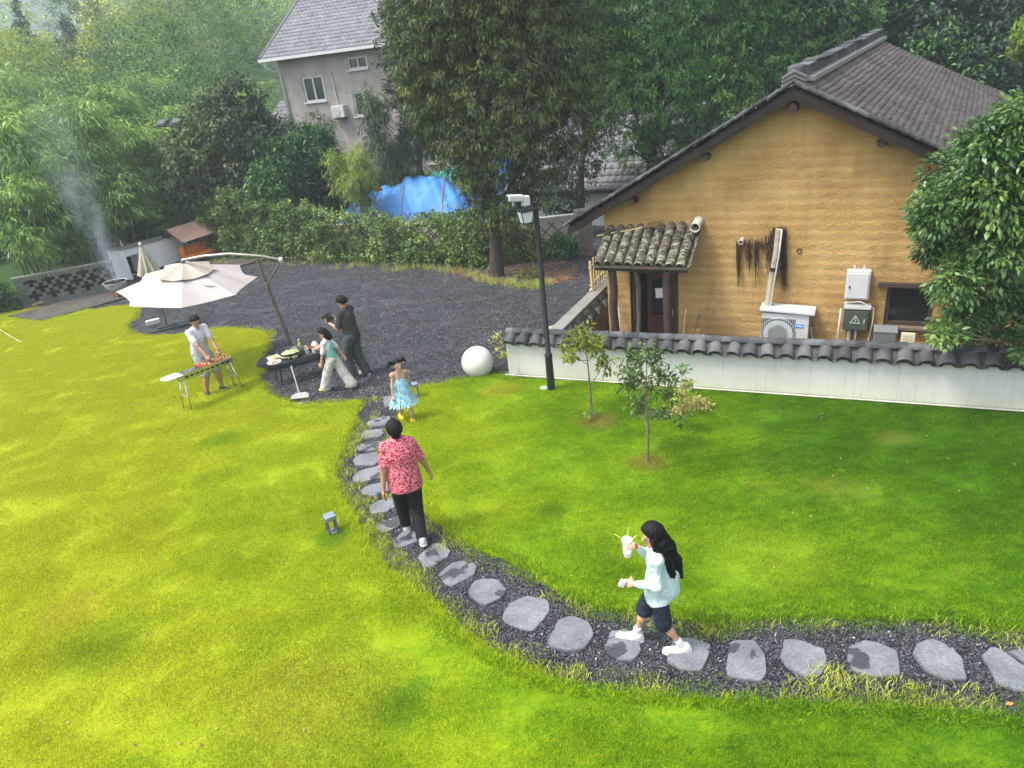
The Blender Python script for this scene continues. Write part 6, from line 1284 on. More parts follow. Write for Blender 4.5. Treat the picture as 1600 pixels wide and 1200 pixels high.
# ================================================================== PEOPLE
def surface(prims, h, k=.02, cuts=(), noise=None):
    'blended primitives -> one closed surface. prim: (a, b, ra, rb, axis|None, flatten); cuts: (point, normal) keep the side against the normal'
    A = np.array([np.minimum(np.array(p[0]) - max(p[2], p[3]), np.array(p[1]) - max(p[2], p[3])) for p in prims]); B = np.array([np.maximum(np.array(p[0]) + max(p[2], p[3]), np.array(p[1]) + max(p[2], p[3])) for p in prims])
    lo = A.min(0) - 3 * h; hi = B.max(0) + 3 * h; n = np.ceil((hi - lo) / h).astype(int) + 1; S = np.full(n, 1.0, np.float32)
    ax = [lo[i] + h * np.arange(n[i]) for i in range(3)]
    for p, a0, b0 in zip(prims, A, B):
        m = k + 3 * h; i0 = np.maximum(0, ((a0 - m - lo) / h).astype(int)); i1 = np.minimum(n, ((b0 + m - lo) / h).astype(int) + 2)
        X = np.stack(np.meshgrid(*[ax[i][i0[i]:i1[i]] for i in range(3)], indexing='ij'), -1); a, b = np.array(p[0], float), np.array(p[1], float)
        if len(p) > 4 and p[4] is not None:
            f = np.array(p[4], float); f /= np.linalg.norm(f); q = X - a; X = a + q + f * ((q @ f) * (1 / p[5] - 1))[..., None]; b = a + (b - a) + f * (((b - a) @ f) * (1 / p[5] - 1))
        ab = b - a; L2 = max(ab @ ab, 1e-12); tt = np.clip(((X - a) @ ab) / L2, 0, 1); d = np.linalg.norm(X - a - tt[..., None] * ab, axis=-1) - (p[2] + (p[3] - p[2]) * tt)
        sl = tuple(slice(i0[i], i1[i]) for i in range(3)); s = S[sl]; hh = np.maximum(k - np.abs(s - d), 0) / k; S[sl] = np.minimum(s, d) - hh * hh * k * .25
    if noise is not None or cuts:
        G = np.stack(np.meshgrid(*ax, indexing='ij'), -1)
        if noise is not None: S = S + noise(G)
        for c, nr in cuts: nr = np.array(nr, float) / np.linalg.norm(nr); S = np.maximum(S, (G - np.array(c)) @ nr)
    ins = S < 0; n1 = n - 1; idx = -np.ones(n1, int); cnt = np.zeros(n1, int); acc = np.zeros((*n1, 3)); num = np.zeros(n1)
    for dx in (0, 1):
        for dy in (0, 1):
            for dz in (0, 1): cnt += ins[dx:n[0] - 1 + dx, dy:n[1] - 1 + dy, dz:n[2] - 1 + dz]
    act = (cnt > 0) & (cnt < 8); I = np.argwhere(act); idx[act] = np.arange(len(I)); c8 = np.zeros((len(I), 2, 2, 2))
    for dx in (0, 1):
        for dy in (0, 1):
            for dz in (0, 1): c8[:, dx, dy, dz] = S[I[:, 0] + dx, I[:, 1] + dy, I[:, 2] + dz]
    pos = np.zeros((len(I), 3)); num = np.zeros(len(I))
    for axis in range(3):
        o = [q for q in range(3) if q != axis]
        for u in (0, 1):
            for v in (0, 1):
                s0 = [slice(None)] + [0, 0, 0]; s1 = [slice(None)] + [0, 0, 0]; s0[o[0] + 1] = s1[o[0] + 1] = u; s0[o[1] + 1] = s1[o[1] + 1] = v; s0[axis + 1] = 0; s1[axis + 1] = 1
                a, b = c8[tuple(s0)], c8[tuple(s1)]; m = (a < 0) != (b < 0); tt = np.where(m, a / np.where(m, a - b, 1), 0); e = np.zeros((len(I), 3)); e[:, o[0]] = u; e[:, o[1]] = v; e[:, axis] = tt; pos += e * m[:, None]; num += m
    V = lo + h * (I + pos / np.maximum(num, 1)[:, None]); Q = []
    for axis in range(3):
        o = [q for q in range(3) if q != axis]; s0 = [slice(1, n[q] - 1) for q in range(3)]; s0[axis] = slice(0, n[axis] - 1); s1 = list(s0); s1[axis] = slice(1, n[axis]); a, b = ins[tuple(s0)], ins[tuple(s1)]; E_ = np.argwhere(a != b); fl = a[a != b]; E_[:, o[0]] += 1; E_[:, o[1]] += 1
        e1, e2 = np.zeros(3, int), np.zeros(3, int); e1[o[0]] = 1; e2[o[1]] = 1; q = np.stack([idx[tuple((E_ - e1 - e2).T)], idx[tuple((E_ - e2).T)], idx[tuple(E_.T)], idx[tuple((E_ - e1).T)]], 1); flip = fl if axis != 1 else ~fl; q[~flip] = q[~flip][:, ::-1]; Q.append(q)
    return V, np.concatenate(Q)
def join(*parts):
    Vs, Qs = [], []; b = 0
    for V, Q in parts: Vs.append(V); Qs.append(Q + b); b += len(V)
    return np.concatenate(Vs), np.concatenate(Qs)
def cap(a, b, ra, rb, ax=None, fl=1.0): return (np.array(a, float), np.array(b, float), ra, rb, ax, fl)
def ik(a, b, l1, l2, pole):
    a, b = np.array(a, float), np.array(b, float); d = b - a; D = min(np.linalg.norm(d), (l1 + l2) * .999); u = d / np.linalg.norm(d); b = a + u * D; x = (l1 * l1 - l2 * l2 + D * D) / (2 * D); y = math.sqrt(max(0, l1 * l1 - x * x)); p = np.array(pole, float); p -= u * (p @ u); p /= np.linalg.norm(p); return a + u * x + p * y, b
def skin_mat(name, c):
    t = NT(name); p = t.pos(); col = t.ramp(t.noise(p, 14, 4), [(.3, tuple(x * .88 for x in c)), (.7, tuple(min(1, x * 1.08) for x in c))]); t.set(t.b, 'Subsurface_Weight', .08); t.set(t.b, 'Subsurface_Scale', .02); return t.fin(col, .5, .35)
SKIN = skin_mat('skin', (.34, .18, .11)); SKINL = skin_mat('skin_light', (.41, .235, .155))
t = NT('black_hair'); p = t.pos(); t.bump(t.noise(t.mapg(p, (1, 1, .12)), 120, 3), .5, .004); HAIR = t.fin(t.ramp(t.noise(t.mapg(p, (1, 1, .15)), 70, 3), [(.35, (.002, .0018, .0018)), (.7, (.007, .006, .0055))]), .6, .16)
EYE = plain('eye_dark', (.015, .012, .012), .25, .05); LIP = plain('lip', (.35, .12, .10), .5, .1)
def cloth(name, c, var=.14, scale=5):
    if name in MATS: return MATS[name]
    t = NT(name); p = t.pos(); f = t.noise(p, scale, 5, .6); t.bump(t.math('ADD', t.noise(t.mapg(p, (1, 1, .5)), 8, 4, .6, 1.4), t.math('MULTIPLY', t.noise(p, 160, 2), .08)), .85, .06); MATS[name] = t.fin(t.ramp(f, [(.3, tuple(x * (1 - var) for x in c)), (.7, tuple(min(1, x * (1 + var * .6)) for x in c))]), .9, .15); return MATS[name]
def hand(w, d, palm, side, sc, curl=.5, thumb=1):
    'wrist point, direction to the fingers, palm normal; five separate curled fingers'
    d = unit(np.array(d, float)); pn = np.array(palm, float); pn -= d * (pn @ d); pn = unit(pn); s = np.cross(d, pn) * thumb; w = np.array(w, float); P = []
    P.append(cap(w - d * .02 * sc, w + d * .07 * sc, .026 * sc, .036 * sc, pn, .55)); P.append(cap(w + d * .05 * sc - s * .018 * sc, w + d * .05 * sc + s * .022 * sc, .03 * sc, .028 * sc, pn, .55))
    for i, (o, L) in enumerate(((.03, .07), (.010, .078), (-.011, .073), (-.031, .057))):
        a = w + d * .085 * sc + s * o * sc; c1, c2 = curl * .9, curl * 1.9; d1 = d * math.cos(c1) + pn * math.sin(c1) + s * o * 1.5; d2 = d * math.cos(c2) + pn * math.sin(c2); b = a + d1 * L * .52 * sc; c = b + d2 * L * .48 * sc; P += [cap(a, b, .0098 * sc, .0088 * sc), cap(b, c, .0088 * sc, .007 * sc)]
    a = w + d * .025 * sc + s * .03 * sc; b = a + (d * .6 + s * .75 + pn * .3 * (1 + curl)) * .04 * sc; c = b + (d * .85 + s * .15 + pn * .5 * (1 + curl)) * .034 * sc; P += [cap(a, b, .0125 * sc, .0105 * sc), cap(b, c, .0105 * sc, .0085 * sc)]
    return surface(P, .0042 * sc, .008 * sc)
class Person:
    '''Local frame: faces +Y, right hand on +X. pose keys: lean (x, y), twist, feet ((x, y, lift, yaw) right, left), hands (right, left), crouch, head (yaw, pitch), girth, hk (head scale)'''
    def __init__(s, label, loc, face, h, skin=SKIN, lean=(0, 0), twist=0, feet=None, hands=None, crouch=0, head=(0, 0), girth=1.0, hk=1.0, palms=None, curl=(.5, .5), knee=((0, 1, 0), (0, 1, 0)), elbow=None, hip=(0, 0), sw=1.0, slope=True):
        s.h = h; s.g = girth * h / 1.7; s.root = thing('person', label, 'person', loc, rz=face); G = s.g; s.skin = skin
        fz = math.cos(face), math.sin(face)
        gs = (-KS * (-math.sin(face)) * 0, 0)
        def gnd(x, y): return -KS * (x * math.sin(face) + y * math.cos(face)) if slope else 0.0     # lawn slope in the local frame
        P = np.array([hip[0], hip[1], h * .52 - crouch]); u = unit(np.array([lean[0], lean[1], 1.0])); rt = np.array([math.cos(twist), math.sin(twist), 0.0]); rt = unit(rt - u * (rt @ u)); fw = np.cross(u, rt); s.u, s.rt, s.fw, s.P = u, rt, fw, P
        s.chest = P + u * h * .205; s.neck = P + u * h * .300; s.sh = [P + u * h * .278 + rt * sg * h * .094 * sw for sg in (1, -1)]
        hr = Matrix.Rotation(head[0], 3, 'Z') @ Matrix.Rotation(head[1], 3, 'X'); base = Matrix((Vector(rt), Vector(fw), Vector(u))).transposed(); s.H = np.array(base @ hr) if False else np.array(Matrix.Rotation(twist, 3, 'Z') @ hr)
        hd = h * hk; s.hd = hd; nk = s.neck + (u + np.array([0, .25, 0]) * 0) * h * .02; s.hc = nk + (np.array([0, 0, 1]) * .6 + u * .4) * hd * .072 + s.H @ np.array([0, .012 * hd, 0])
        hips = [P + np.array([math.cos(twist * .4), math.sin(twist * .4), 0]) * sg * h * .052 - np.array([0, 0, .012 * h]) for sg in (1, -1)]; s.hips = hips; feet = feet or ((.08, 0, 0, 0), (-.08, 0, 0, 0)); s.leg = []; s.feet = []
        for i in (0, 1):
            fx, fy, lift, yaw = feet[i]; an = np.array([fx, fy, .045 * h + max(0, lift) + gnd(fx, fy)]); kn, an = ik(hips[i], an, .245 * h, .235 * h, knee[i]); s.leg.append((hips[i], kn, an)); s.feet.append((an, yaw, lift))
        hands = hands or ((.2, .05, .45 * h), (-.2, .05, .45 * h)); s.arm = []
        for i in (0, 1):
            el, wr = ik(s.sh[i], hands[i], .165 * h, .15 * h, (elbow or ((.5, -1, -.3), (-.5, -1, -.3)))[i]); s.arm.append((s.sh[i], el, wr))
        pr = []
        pr.append(cap(P - u * .03 * h, P + u * .04 * h, .082 * G * 1.7 / 1, .078 * G * 1.7, fw, .72)); pr.append(cap(P + u * .04 * h, s.chest, .075 * G * 1.7, .09 * G * 1.7, fw, .68)); pr.append(cap(s.chest, P + u * h * .262, .092 * G * 1.7, .072 * G * 1.7, fw, .64))
        pr.append(cap(s.sh[0], s.sh[1], .036 * h, .036 * h, fw, .95)); pr.append(cap(P + u * h * .27, s.hc - np.array([0, 0, .03 * hd]), .037 * h, .032 * h))
        for a, e, w_ in s.arm: pr += [cap(a, e, .0265 * G * 1.7, .0215 * G * 1.7), cap(e, w_, .0225 * G * 1.7, .0145 * G * 1.7)]
        for (a, k_, n_) in s.leg: pr += [cap(a, k_, .047 * G * 1.7, .031 * G * 1.7), cap(k_, k_ + (n_ - k_) * .35, .030 * G * 1.7, .033 * G * 1.7), cap(k_ + (n_ - k_) * .35, n_, .032 * G * 1.7, .019 * G * 1.7)]
        for an, yaw, lift in s.feet:
            f = np.array([-math.sin(yaw), math.cos(yaw), 0.0]); tip = an + f * .085 * h; tip[2] -= .026 * h + (lift * .6 if lift > 0 else 0); hl_ = an - f * .02 * h; hl_[2] -= .02 * h; pr += [cap(hl_, tip, .020 * h, .016 * h)]
        H = s.H; c = s.hc
        bodyS = surface(pr, .0095, .035)
        hp_ = [cap(c + H @ np.array([0, -.008, .012]) * hd, c + H @ np.array([0, -.004, .02]) * hd, .047 * hd, .046 * hd), cap(c + H @ np.array([0, .010, -.018]) * hd, c + H @ np.array([0, .014, -.040]) * hd, .040 * hd, .027 * hd, H @ np.array([1, 0, 0]), .92), cap(c + H @ np.array([0, .046, .0]) * hd, c + H @ np.array([0, .056, -.017]) * hd, .006 * hd, .0085 * hd),
               cap(c + H @ np.array([-.02, .036, .012]) * hd, c + H @ np.array([.02, .036, .012]) * hd, .011 * hd, .011 * hd), cap(c + H @ np.array([0, .034, -.05]) * hd, c + H @ np.array([0, .036, -.052]) * hd, .014 * hd, .014 * hd), cap(c - np.array([0, 0, .09 * hd]), c, .03 * h, .03 * hd)]
        for sg in (-1, 1): hp_.append(cap(c + H @ np.array([sg * .048, -.006, .004]) * hd, c + H @ np.array([sg * .047, -.008, -.02]) * hd, .011 * hd, .007 * hd))
        headS = surface(hp_, .0055, .014)
        hs = []
        for i in (0, 1):
            a, e, w_ = s.arm[i]; d = unit(np.array(w_) - np.array(e)); pn = (palms or ((-1, 0, 0), (1, 0, 0)))[i]; hs.append(hand(w_, d, pn, i, h / 1.7 * (1.02 if h > 1.4 else 1.06), curl[i], 1 if i == 0 else -1)); s.arm[i] = (a, e, w_)
        s.body = link('body', npmesh('body', *join(bodyS, headS, *hs), skin, smooth=True), None, s.root)
        for sg in (-1, 1):
            MB().lathe([(0, -.5), (.5, -.35), (.7, 0), (.5, .35), (0, .5)], (0, 0, 0), 10).build('eye', EYE, s.root, smooth=True).matrix_local = Matrix.Translation(Vector(c + H @ np.array([sg * .019, .0425, .002]) * hd)) @ Matrix(H).to_4x4() @ Matrix.Diagonal((.011 * hd, .006 * hd, .008 * hd, 1))
        m = surface([cap(c + H @ np.array([-.013, .047, -.033]) * hd, c + H @ np.array([.013, .047, -.033]) * hd, .0045 * hd, .0045 * hd)], .003, .003); link('mouth', npmesh('mouth', *m, LIP, smooth=True), None, s.root)
    def add(s, name, prims, mat, h=.009, k=.03, cuts=(), noise=None):
        return link(name, npmesh(name, *surface(prims, h, k, cuts, noise), mat, smooth=True), None, s.root)
    def torso(s, ex, hem, top=.285, flare=0.0):
        'clothing primitives round the trunk, from hem (fraction of height below/above the hip) up'
        G, h, P, u, fw = s.g, s.h, s.P, s.u, s.fw; b = P + u * hem * h
        return [cap(b, P + u * .06 * h, .084 * G * 1.7 + ex + flare, .080 * G * 1.7 + ex + flare * .7, fw, .8), cap(P + u * .05 * h, s.chest, .079 * G * 1.7 + ex + flare * .5, .093 * G * 1.7 + ex, fw, .72), cap(s.chest, P + u * h * .262, .095 * G * 1.7 + ex, .072 * G * 1.7 + ex, fw, .68), cap(s.sh[0], s.sh[1], .036 * h + ex * .55, .036 * h + ex * .55, fw, .95)]
    def sleeve(s, i, frac, ex, flare=.0):
        'frac 0..2 along upper arm and forearm'
        a, e, w_ = (np.array(q) for q in s.arm[i]); G = s.g * 1.7
        if frac <= 1: return [cap(a, a + (e - a) * frac, .0275 * G + ex * .55, .0245 * G + ex * .7 + flare * .6)]
        return [cap(a, e, .0275 * G + ex * .6, .0235 * G + ex * .75), cap(e, e + (w_ - e) * (frac - 1), .0235 * G + ex * .75, .0165 * G + ex * .75 + flare)]
    def legwear(s, i, frac, ex, exk=None, exa=None):
        a, k_, n_ = (np.array(q) for q in s.leg[i]); G = s.g * 1.7; exk = ex if exk is None else exk; exa = ex if exa is None else exa
        if frac <= 1: return [cap(a, a + (k_ - a) * frac, .050 * G + ex, (.050 + (.034 - .050) * frac) * G + exk)]
        return [cap(a, k_, .050 * G + ex, .034 * G + exk), cap(k_, k_ + (n_ - k_) * (frac - 1), .034 * G + exk, .025 * G + exa)]
    def shoe(s, i, mat, sole=None, sc=1.0, name='shoe', tall=1.0):
        an, yaw, lift = s.feet[i]; f = np.array([-math.sin(yaw), math.cos(yaw), 0.0]); h = s.h * sc; pit = lift * 2.2 / s.h * 1.7 if lift > 0 else 0
        f3 = unit(f * math.cos(pit) - np.array([0, 0, math.sin(pit)])); dn = unit(np.cross(np.cross(f3, [0, 0, 1]), f3)) * -1; a = an + dn * .022 * h - f3 * .02 * h; b = an + dn * .028 * h + f3 * .09 * h; sd = np.cross(f3, dn)
        o = s.add(name, [cap(a, b, .029 * h, .026 * h, sd, .82), cap(an + dn * .0 * h - f3 * .012 * h, an + dn * .02 * h + f3 * .03 * h, .028 * h * tall, .025 * h)], mat, .006, .02, [(an + dn * .041 * h, dn)])
        if sole:
            V, Q = surface([cap(a + dn * .016 * h, b + dn * .013 * h, .031 * h, .028 * h, sd, .86)], .006, .01, [(an + dn * .043 * h, dn), (an + dn * .028 * h, -dn)]); link('sole', npmesh('sole', V, Q, sole, smooth=True), None, o)
        return o
    def hair(s, extra=(), cutf=.006, low=-.03, ex=.006, cut=True, bumps=.004):
        'skull cap of hair, kept behind the face'
        c, H, hd = s.hc, s.H, s.hd; pr = [cap(c + H @ np.array([0, -.012, .012]) * hd, c + H @ np.array([0, -.004, .024]) * hd, (.050 + ex) * hd, (.049 + ex) * hd)]
        cuts = []
        V1 = surface(pr + [cap(c + H @ np.array([0, .022, .05]) * hd, c + H @ np.array([0, .026, .048]) * hd, .026 * hd, .026 * hd)], .006, .015, [(c + H @ np.array([0, .030, .030]) * hd, H @ np.array([0, .8, -1.0])), (c + H @ np.array([0, 0, low]) * hd, H @ np.array([0, .25, -1]))], (lambda G: bumps * np.sin(G[..., 0] * 210 + 4 * np.sin(G[..., 2] * 40)) * np.sin(G[..., 1] * 170)) if bumps else None)
        parts = [V1]
        if extra: parts.append(surface([cap(c + H @ np.array(a) * hd, c + H @ np.array(b) * hd, ra * hd, rb * hd, *(rest if rest else ())) for (a, b, ra, rb, *rest) in extra], .007, .02, (), lambda G: .006 * np.sin(G[..., 0] * 190 + 5 * np.sin(G[..., 2] * 22)) * np.sin(G[..., 1] * 150 + 3 * np.sin(G[..., 2] * 30))))
        return link('hair', npmesh('hair', *join(*parts), HAIR, smooth=True), None, s.root)
def yaw_to(x, y): return math.atan2(-x, y)          # rotation that turns +Y towards (x, y)
def fgnd(px, py): return g(px, py)
wr_ = lambda a: (lambda G: a * (np.sin(G[..., 2] * 30 + 6 * np.sin(G[..., 0] * 9 + G[..., 1] * 7)) * np.sin(G[..., 0] * 26 + 9 * np.sin(G[..., 2] * 6)) * .6 + .5 * np.sin(G[..., 1] * 38 + G[..., 0] * 31 + 2.5 * np.sin(G[..., 2] * 5))))
W_TEE = cloth('white_tee', (.50, .51, .54)); GREYS = cloth('grey_shorts', (.27, .29, .29)); CHAR = cloth('charcoal_tee', (.045, .042, .045)); SLATE = cloth('slate_trousers', (.055, .065, .068)); MINT = cloth('mint_vest', (.16, .46, .33)); CREAM = cloth('cream_trousers', (.46, .435, .39)); WHT = cloth('white_cotton', (.56, .57, .58)); BLK = cloth('black_trousers', (.012, .012, .014)); PALE = cloth('pale_mint_shirt', (.42, .53, .54)); NAVY = cloth('navy_shorts', (.018, .024, .04)); BLUED = cloth('sky_blue_dress', (.28, .52, .62), .2, 9)
YEL = plain('yellow_rubber', (.80, .52, .01), .45, .08); SANDAL = plain('black_sandal', (.03, .032, .03), .6, .2); SNK = plain('white_sneaker', (.52, .51, .50), .6, .15, 12); SOLEW = plain('white_sole', (.5, .5, .48), .6, .1); GSH = plain('grey_sneaker', (.3, .31, .31), .7, .3, 15)
# man at the grill: faces the camera over the trough
fm = g(336, 613); fc = yaw_to(gd.y, -gd.x) ; fdir = Vector((gd.y, -gd.x, 0))
mw = Person('man in white t-shirt and grey shorts bending over the charcoal grill', fm, yaw_to(fdir.x, fdir.y), 1.72, lean=(0, .20), head=(-.1, -.42), crouch=.02, hip=(0, -.06), feet=((.17, .02, 0, -.35), (-.13, .10, 0, .5)), hands=((.14, .42, .86), (-.10, .44, .88)), elbow=((.9, -.5, -.3), (-.9, -.5, -.3)), palms=((-.3, 0, -1), (.3, 0, -1)), curl=(.9, .8))
mw.add('t_shirt', mw.torso(.018, -.02, flare=.02) + mw.sleeve(0, .72, .016, .012) + mw.sleeve(1, .72, .016, .012), W_TEE, noise=wr_(.005), cuts=[(mw.P - mw.u * .035 * 1.72, -mw.u)])
mw.add('shorts', [cap(mw.P, mw.P + mw.u * .04, .138, .134, mw.fw, .78)] + mw.legwear(0, .95, .02, .035) + mw.legwear(1, .95, .02, .035), GREYS, noise=wr_(.004))
for i in (0, 1): mw.shoe(i, SANDAL, SANDAL, name='sandal')
mw.hair(ex=.008, low=-.012)
MB().tube([tuple(np.array(mw.arm[1][2]) + np.array([.034 * math.cos(a), .034 * math.sin(a) * .9, .012 * math.sin(a)])) for a in np.linspace(0, 6.3, 14)], .007, 6).build('bracelet', plain('red_beads', (.2, .03, .02), .5), mw.root)
# man with the tablet
fd = g(563, 588); md = Person('man in charcoal t-shirt and slate trousers looking at a tablet', fd, yaw_to(-.93, .36), 1.73, lean=(0, .06), head=(.1, -.45), twist=-.1, feet=((.10, -.10, 0, -.2), (-.09, .10, 0, .15)), hands=((.10, .36, 1.17), (-.12, .37, 1.17)), elbow=((.3, -.25, -1), (-.3, -.25, -1)), palms=((-.6, 0, .8), (.6, 0, .8)), curl=(.7, .7))
md.add('t_shirt', md.torso(.020, -.03, flare=.012) + md.sleeve(0, .85, .02, .012) + md.sleeve(1, .85, .02, .012), CHAR, noise=wr_(.005), cuts=[(md.P - md.u * .05 * 1.72, -md.u)])
md.add('trousers', [cap(md.P - md.u * .02, md.P + md.u * .05, .158, .15, md.fw, .86)] + md.legwear(0, 1.98, .03, .045, .055) + md.legwear(1, 1.98, .03, .045, .055), SLATE, noise=wr_(.005))
for i in (0, 1): md.shoe(i, SNK, SOLEW)
md.hair(ex=.010, low=-.02)
tm = wmat(md.root) @ Vector((-.01, .45, 1.24)); tbt = thing('tablet', 'dark tablet held by the man in the charcoal t-shirt', 'tablet', tm, rz=yaw_to(-.93, .36)); rotm = Matrix.Rotation(R(35), 3, 'X')
MB().bbox((0, 0, 0), (.28, .2, .012), .005, rotm).build('case', plain('dark_bronze_case', (.06, .055, .05), .35, .2), tbt); MB().box(rotm @ Vector((0, 0, .0085)), (.25, .17, .004), rotm).build('screen', M_GLASS, tbt); MB().lathe([(.013, 0), (.013, .004), (0, .004)], rotm @ Vector((.1, .07, -.009)), 12).build('lens', M_BLACK, tbt)
# girl in the mint vest
fg_ = g(530, 609); gg = Person('girl in mint vest and cream wide trousers walking to the table', fg_, yaw_to(-.96, .25), 1.27, SKINL, lean=(.0, .10), head=(.2, -.35), hk=1.13, girth=.92, feet=((.05, -.27, .03, 0), (-.07, .24, 0, .1)), hands=((.17, -.16, .62), (-.17, .16, .60)), palms=((-1, 0, 0), (1, 0, 0)), curl=(.5, .5), elbow=((.3, -1, -.2), (-.3, -1, -.2)))
gg.add('t_shirt', gg.torso(.008, .04) + gg.sleeve(0, .9, .014, .012) + gg.sleeve(1, .9, .014, .012), WHT, noise=wr_(.003), cuts=[(gg.P + gg.u * .05 * 1.27, -gg.u)])
gg.add('vest', [cap(gg.P - gg.u * .03, gg.P + gg.u * .06 * 1.27, .118, .104, gg.fw, .80), cap(gg.P + gg.u * .05, gg.chest, .104, .108, gg.fw, .80), cap(gg.chest, gg.P + gg.u * 1.27 * .262, .108, .072, gg.fw, .84)], MINT, noise=wr_(.004), cuts=[(gg.P - gg.u * .03, -gg.u)])
gg.add('trousers', [cap(gg.P - gg.u * .02, gg.P + gg.u * .02, .106, .1, gg.fw, .85)] + gg.legwear(0, 1.95, .03, .05, .075) + gg.legwear(1, 1.95, .03, .05, .075), CREAM, noise=wr_(.005), cuts=[((0, 0, .03), (0, 0, -1))])
for i in (0, 1): gg.shoe(i, YEL, YEL)
gg.hair([((0, -.03, .0), (0, -.045, -.075), .047, .040), ((.035, -.012, 0), (.04, -.02, -.07), .02, .014), ((-.035, -.012, 0), (-.04, -.02, -.07), .02, .014)], low=-.03, ex=.008)
# small girl in the blue dress
ft_ = g(637, 660); tg = Person('small girl with two ponytails in a sky blue fringed dress', ft_, yaw_to(.38, -.92), 1.13, SKINL, lean=(0, .02), head=(.2, .08), hk=1.22, girth=.88, feet=((.05, -.16, .03, 0), (-.07, .10, 0, .1)), hands=((.19, .08, .50), (-.20, -.10, .56)), curl=(.5, .4), palms=((-1, 0, 0), (1, 0, 0)))
h_ = 1.13; V = []; Q = []; n = 72
def ring(z, r, amp, kf, ph): return [tuple(np.array([0, 0, 0]) + np.array([(r + amp * math.sin(kf * a + ph)) * math.cos(a), (r * .8 + amp * math.sin(kf * a + ph)) * math.sin(a), z])) for a in [2 * math.pi * k / n for k in range(n)]]
prof = [(.84, .075, 0), (.80, .098, 0), (.72, .108, .004), (.62, .112, .006), (.55, .135, .010), (.48, .165, .014), (.42, .185, .02), (.38, .205, .026)]
for i, (z, r, am) in enumerate(prof): V += ring(z, r, am, 12, i * .5)
for i in range(len(prof) - 1): Q += [(i * n + k, i * n + (k + 1) % n, (i + 1) * n + (k + 1) % n, (i + 1) * n + k) for k in range(n)]
dr = MB().add(V, Q).build('dress', BLUED, tg.root, smooth=True); fr_ = MB()
for (z, r, L) in ((.78, .105, .09), (.70, .112, .10), (.62, .118, .10), (.55, .14, .10), (.49, .17, .09), (.44, .19, .08), (.39, .208, .05)):
    for k in range(46):
        a = 2 * math.pi * (k + random.random() * .7) / 46; rr = r + random.uniform(0, .012); da = .045; zz = L * random.uniform(.6, 1.25); o = rr + .03 + random.uniform(-.012, .02)
        fr_.add([(rr * math.cos(a - da), rr * .82 * math.sin(a - da), z), (rr * math.cos(a + da), rr * .82 * math.sin(a + da), z), (o * math.cos(a + da * .5), o * .84 * math.sin(a + da * .5), z - zz * .7), (o * 1.01 * math.cos(a), o * .85 * math.sin(a), z - zz), (o * math.cos(a - da * .5), o * .84 * math.sin(a - da * .5), z - zz * .7)], [(0, 1, 2, 4), (4, 2, 3)])
tag(fr_.build('fringe', cloth('fringe_blue', (.34, .58, .66), .3, 14), dr), kind='stuff')
for sg in (-1, 1): MB().tube([(sg * .045, .075, .82), (sg * .055, .05, .905), (sg * .05, -.05, .88), (sg * .04, -.075, .82)], .008, 6).build('strap', BLUED, tg.root, smooth=True)
for i in (0, 1): tg.shoe(i, YEL, YEL, 1.42, 'clog')
tg.hair([((.052, -.01, .035), (.085, -.015, .045), .018, .022), ((.085, -.015, .045), (.115, -.02, .005), .024, .01), ((-.052, -.01, .035), (-.085, -.015, .045), .018, .022), ((-.085, -.015, .045), (-.12, -.02, .01), .024, .01)], low=-.02, ex=.006)
# woman in the pink blouse, from behind
fw_ = g(650, 840); pw = Person('woman in pink floral blouse and black trousers walking up the stone path', fw_, yaw_to(-.22, .97), 1.60, lean=(.0, .03), head=(.18, -.05), girth=1.08, feet=((.06, -.27, .075, 0), (-.08, .22, 0, .05)), hands=((.30, .10, .80), (-.27, -.06, .72)), palms=((-1, 0, 0), (1, 0, 0)), curl=(.45, .4), elbow=((.6, -.8, -.2), (-.8, -.6, -.2)), sw=.94)
t = NT('pink_floral'); p = t.pos(); d_ = t.n('TexVoronoi', feature='F1', i_Vector=t.n('VectorMath', operation='ADD', i_0=p, i_1=t.n('VectorMath', operation='SCALE', i_0=t.n('TexNoise', i_Vector=p, i_Scale=14.0).outputs['Color'], i_Scale=.05).outputs[0]).outputs[0], i_Scale=27.0); f2 = t.noise(p, 30, 4, .65, 1.2)
col = t.ramp(t.math('ADD', t.math('MULTIPLY', d_.outputs['Distance'], .55), t.math('MULTIPLY', f2, .62)), [(.44, (.17, .006, .03)), (.5, (.38, .03, .08)), (.56, (.44, .09, .14)), (.62, (.58, .30, .31)), (.68, (.36, .04, .09)), (.76, (.24, .05, .03))]); t.bump(t.noise(t.mapg(p, (1, 1, .4)), 9, 4), .4, .03); PINK = t.fin(col, .85, .2)
pw.add('blouse', pw.torso(.020, -.045, flare=.034) + pw.sleeve(0, .85, .020, .010) + pw.sleeve(1, .85, .020, .010), PINK, noise=wr_(.006), cuts=[(pw.P - pw.u * .07 * 1.6, -pw.u)])
pw.add('trousers', [cap(pw.P - pw.u * .03, pw.P + pw.u * .05, .142, .138, pw.fw, .78)] + pw.legwear(0, 1.93, .018, .022, .022) + pw.legwear(1, 1.93, .018, .022, .022), BLK, noise=wr_(.004))
for i in (0, 1): pw.shoe(i, GSH, SOLEW, 1.02)
pw.hair([((0, -.018, .0), (0, -.022, -.026), .046, .036)], low=-.04, ex=.007)
# girl with long hair on the path
fl_ = g(1031, 1012); lg = Person('girl with long wavy black hair in pale mint shirt and navy shorts walking the path', fl_, yaw_to(-.97, .22), 1.36, SKINL, lean=(0, .05), head=(.15, -.2), hk=1.12, girth=.76, feet=((.07, .22, 0, -.1), (-.06, -.2, .02, .05)), hands=((.10, .17, 1.03), (-.12, .20, .83)), palms=((-1, .3, 0), (.5, .2, -.6)), curl=(.9, .6), elbow=((.4, -.6, -1), (-.5, -.6, -1)))
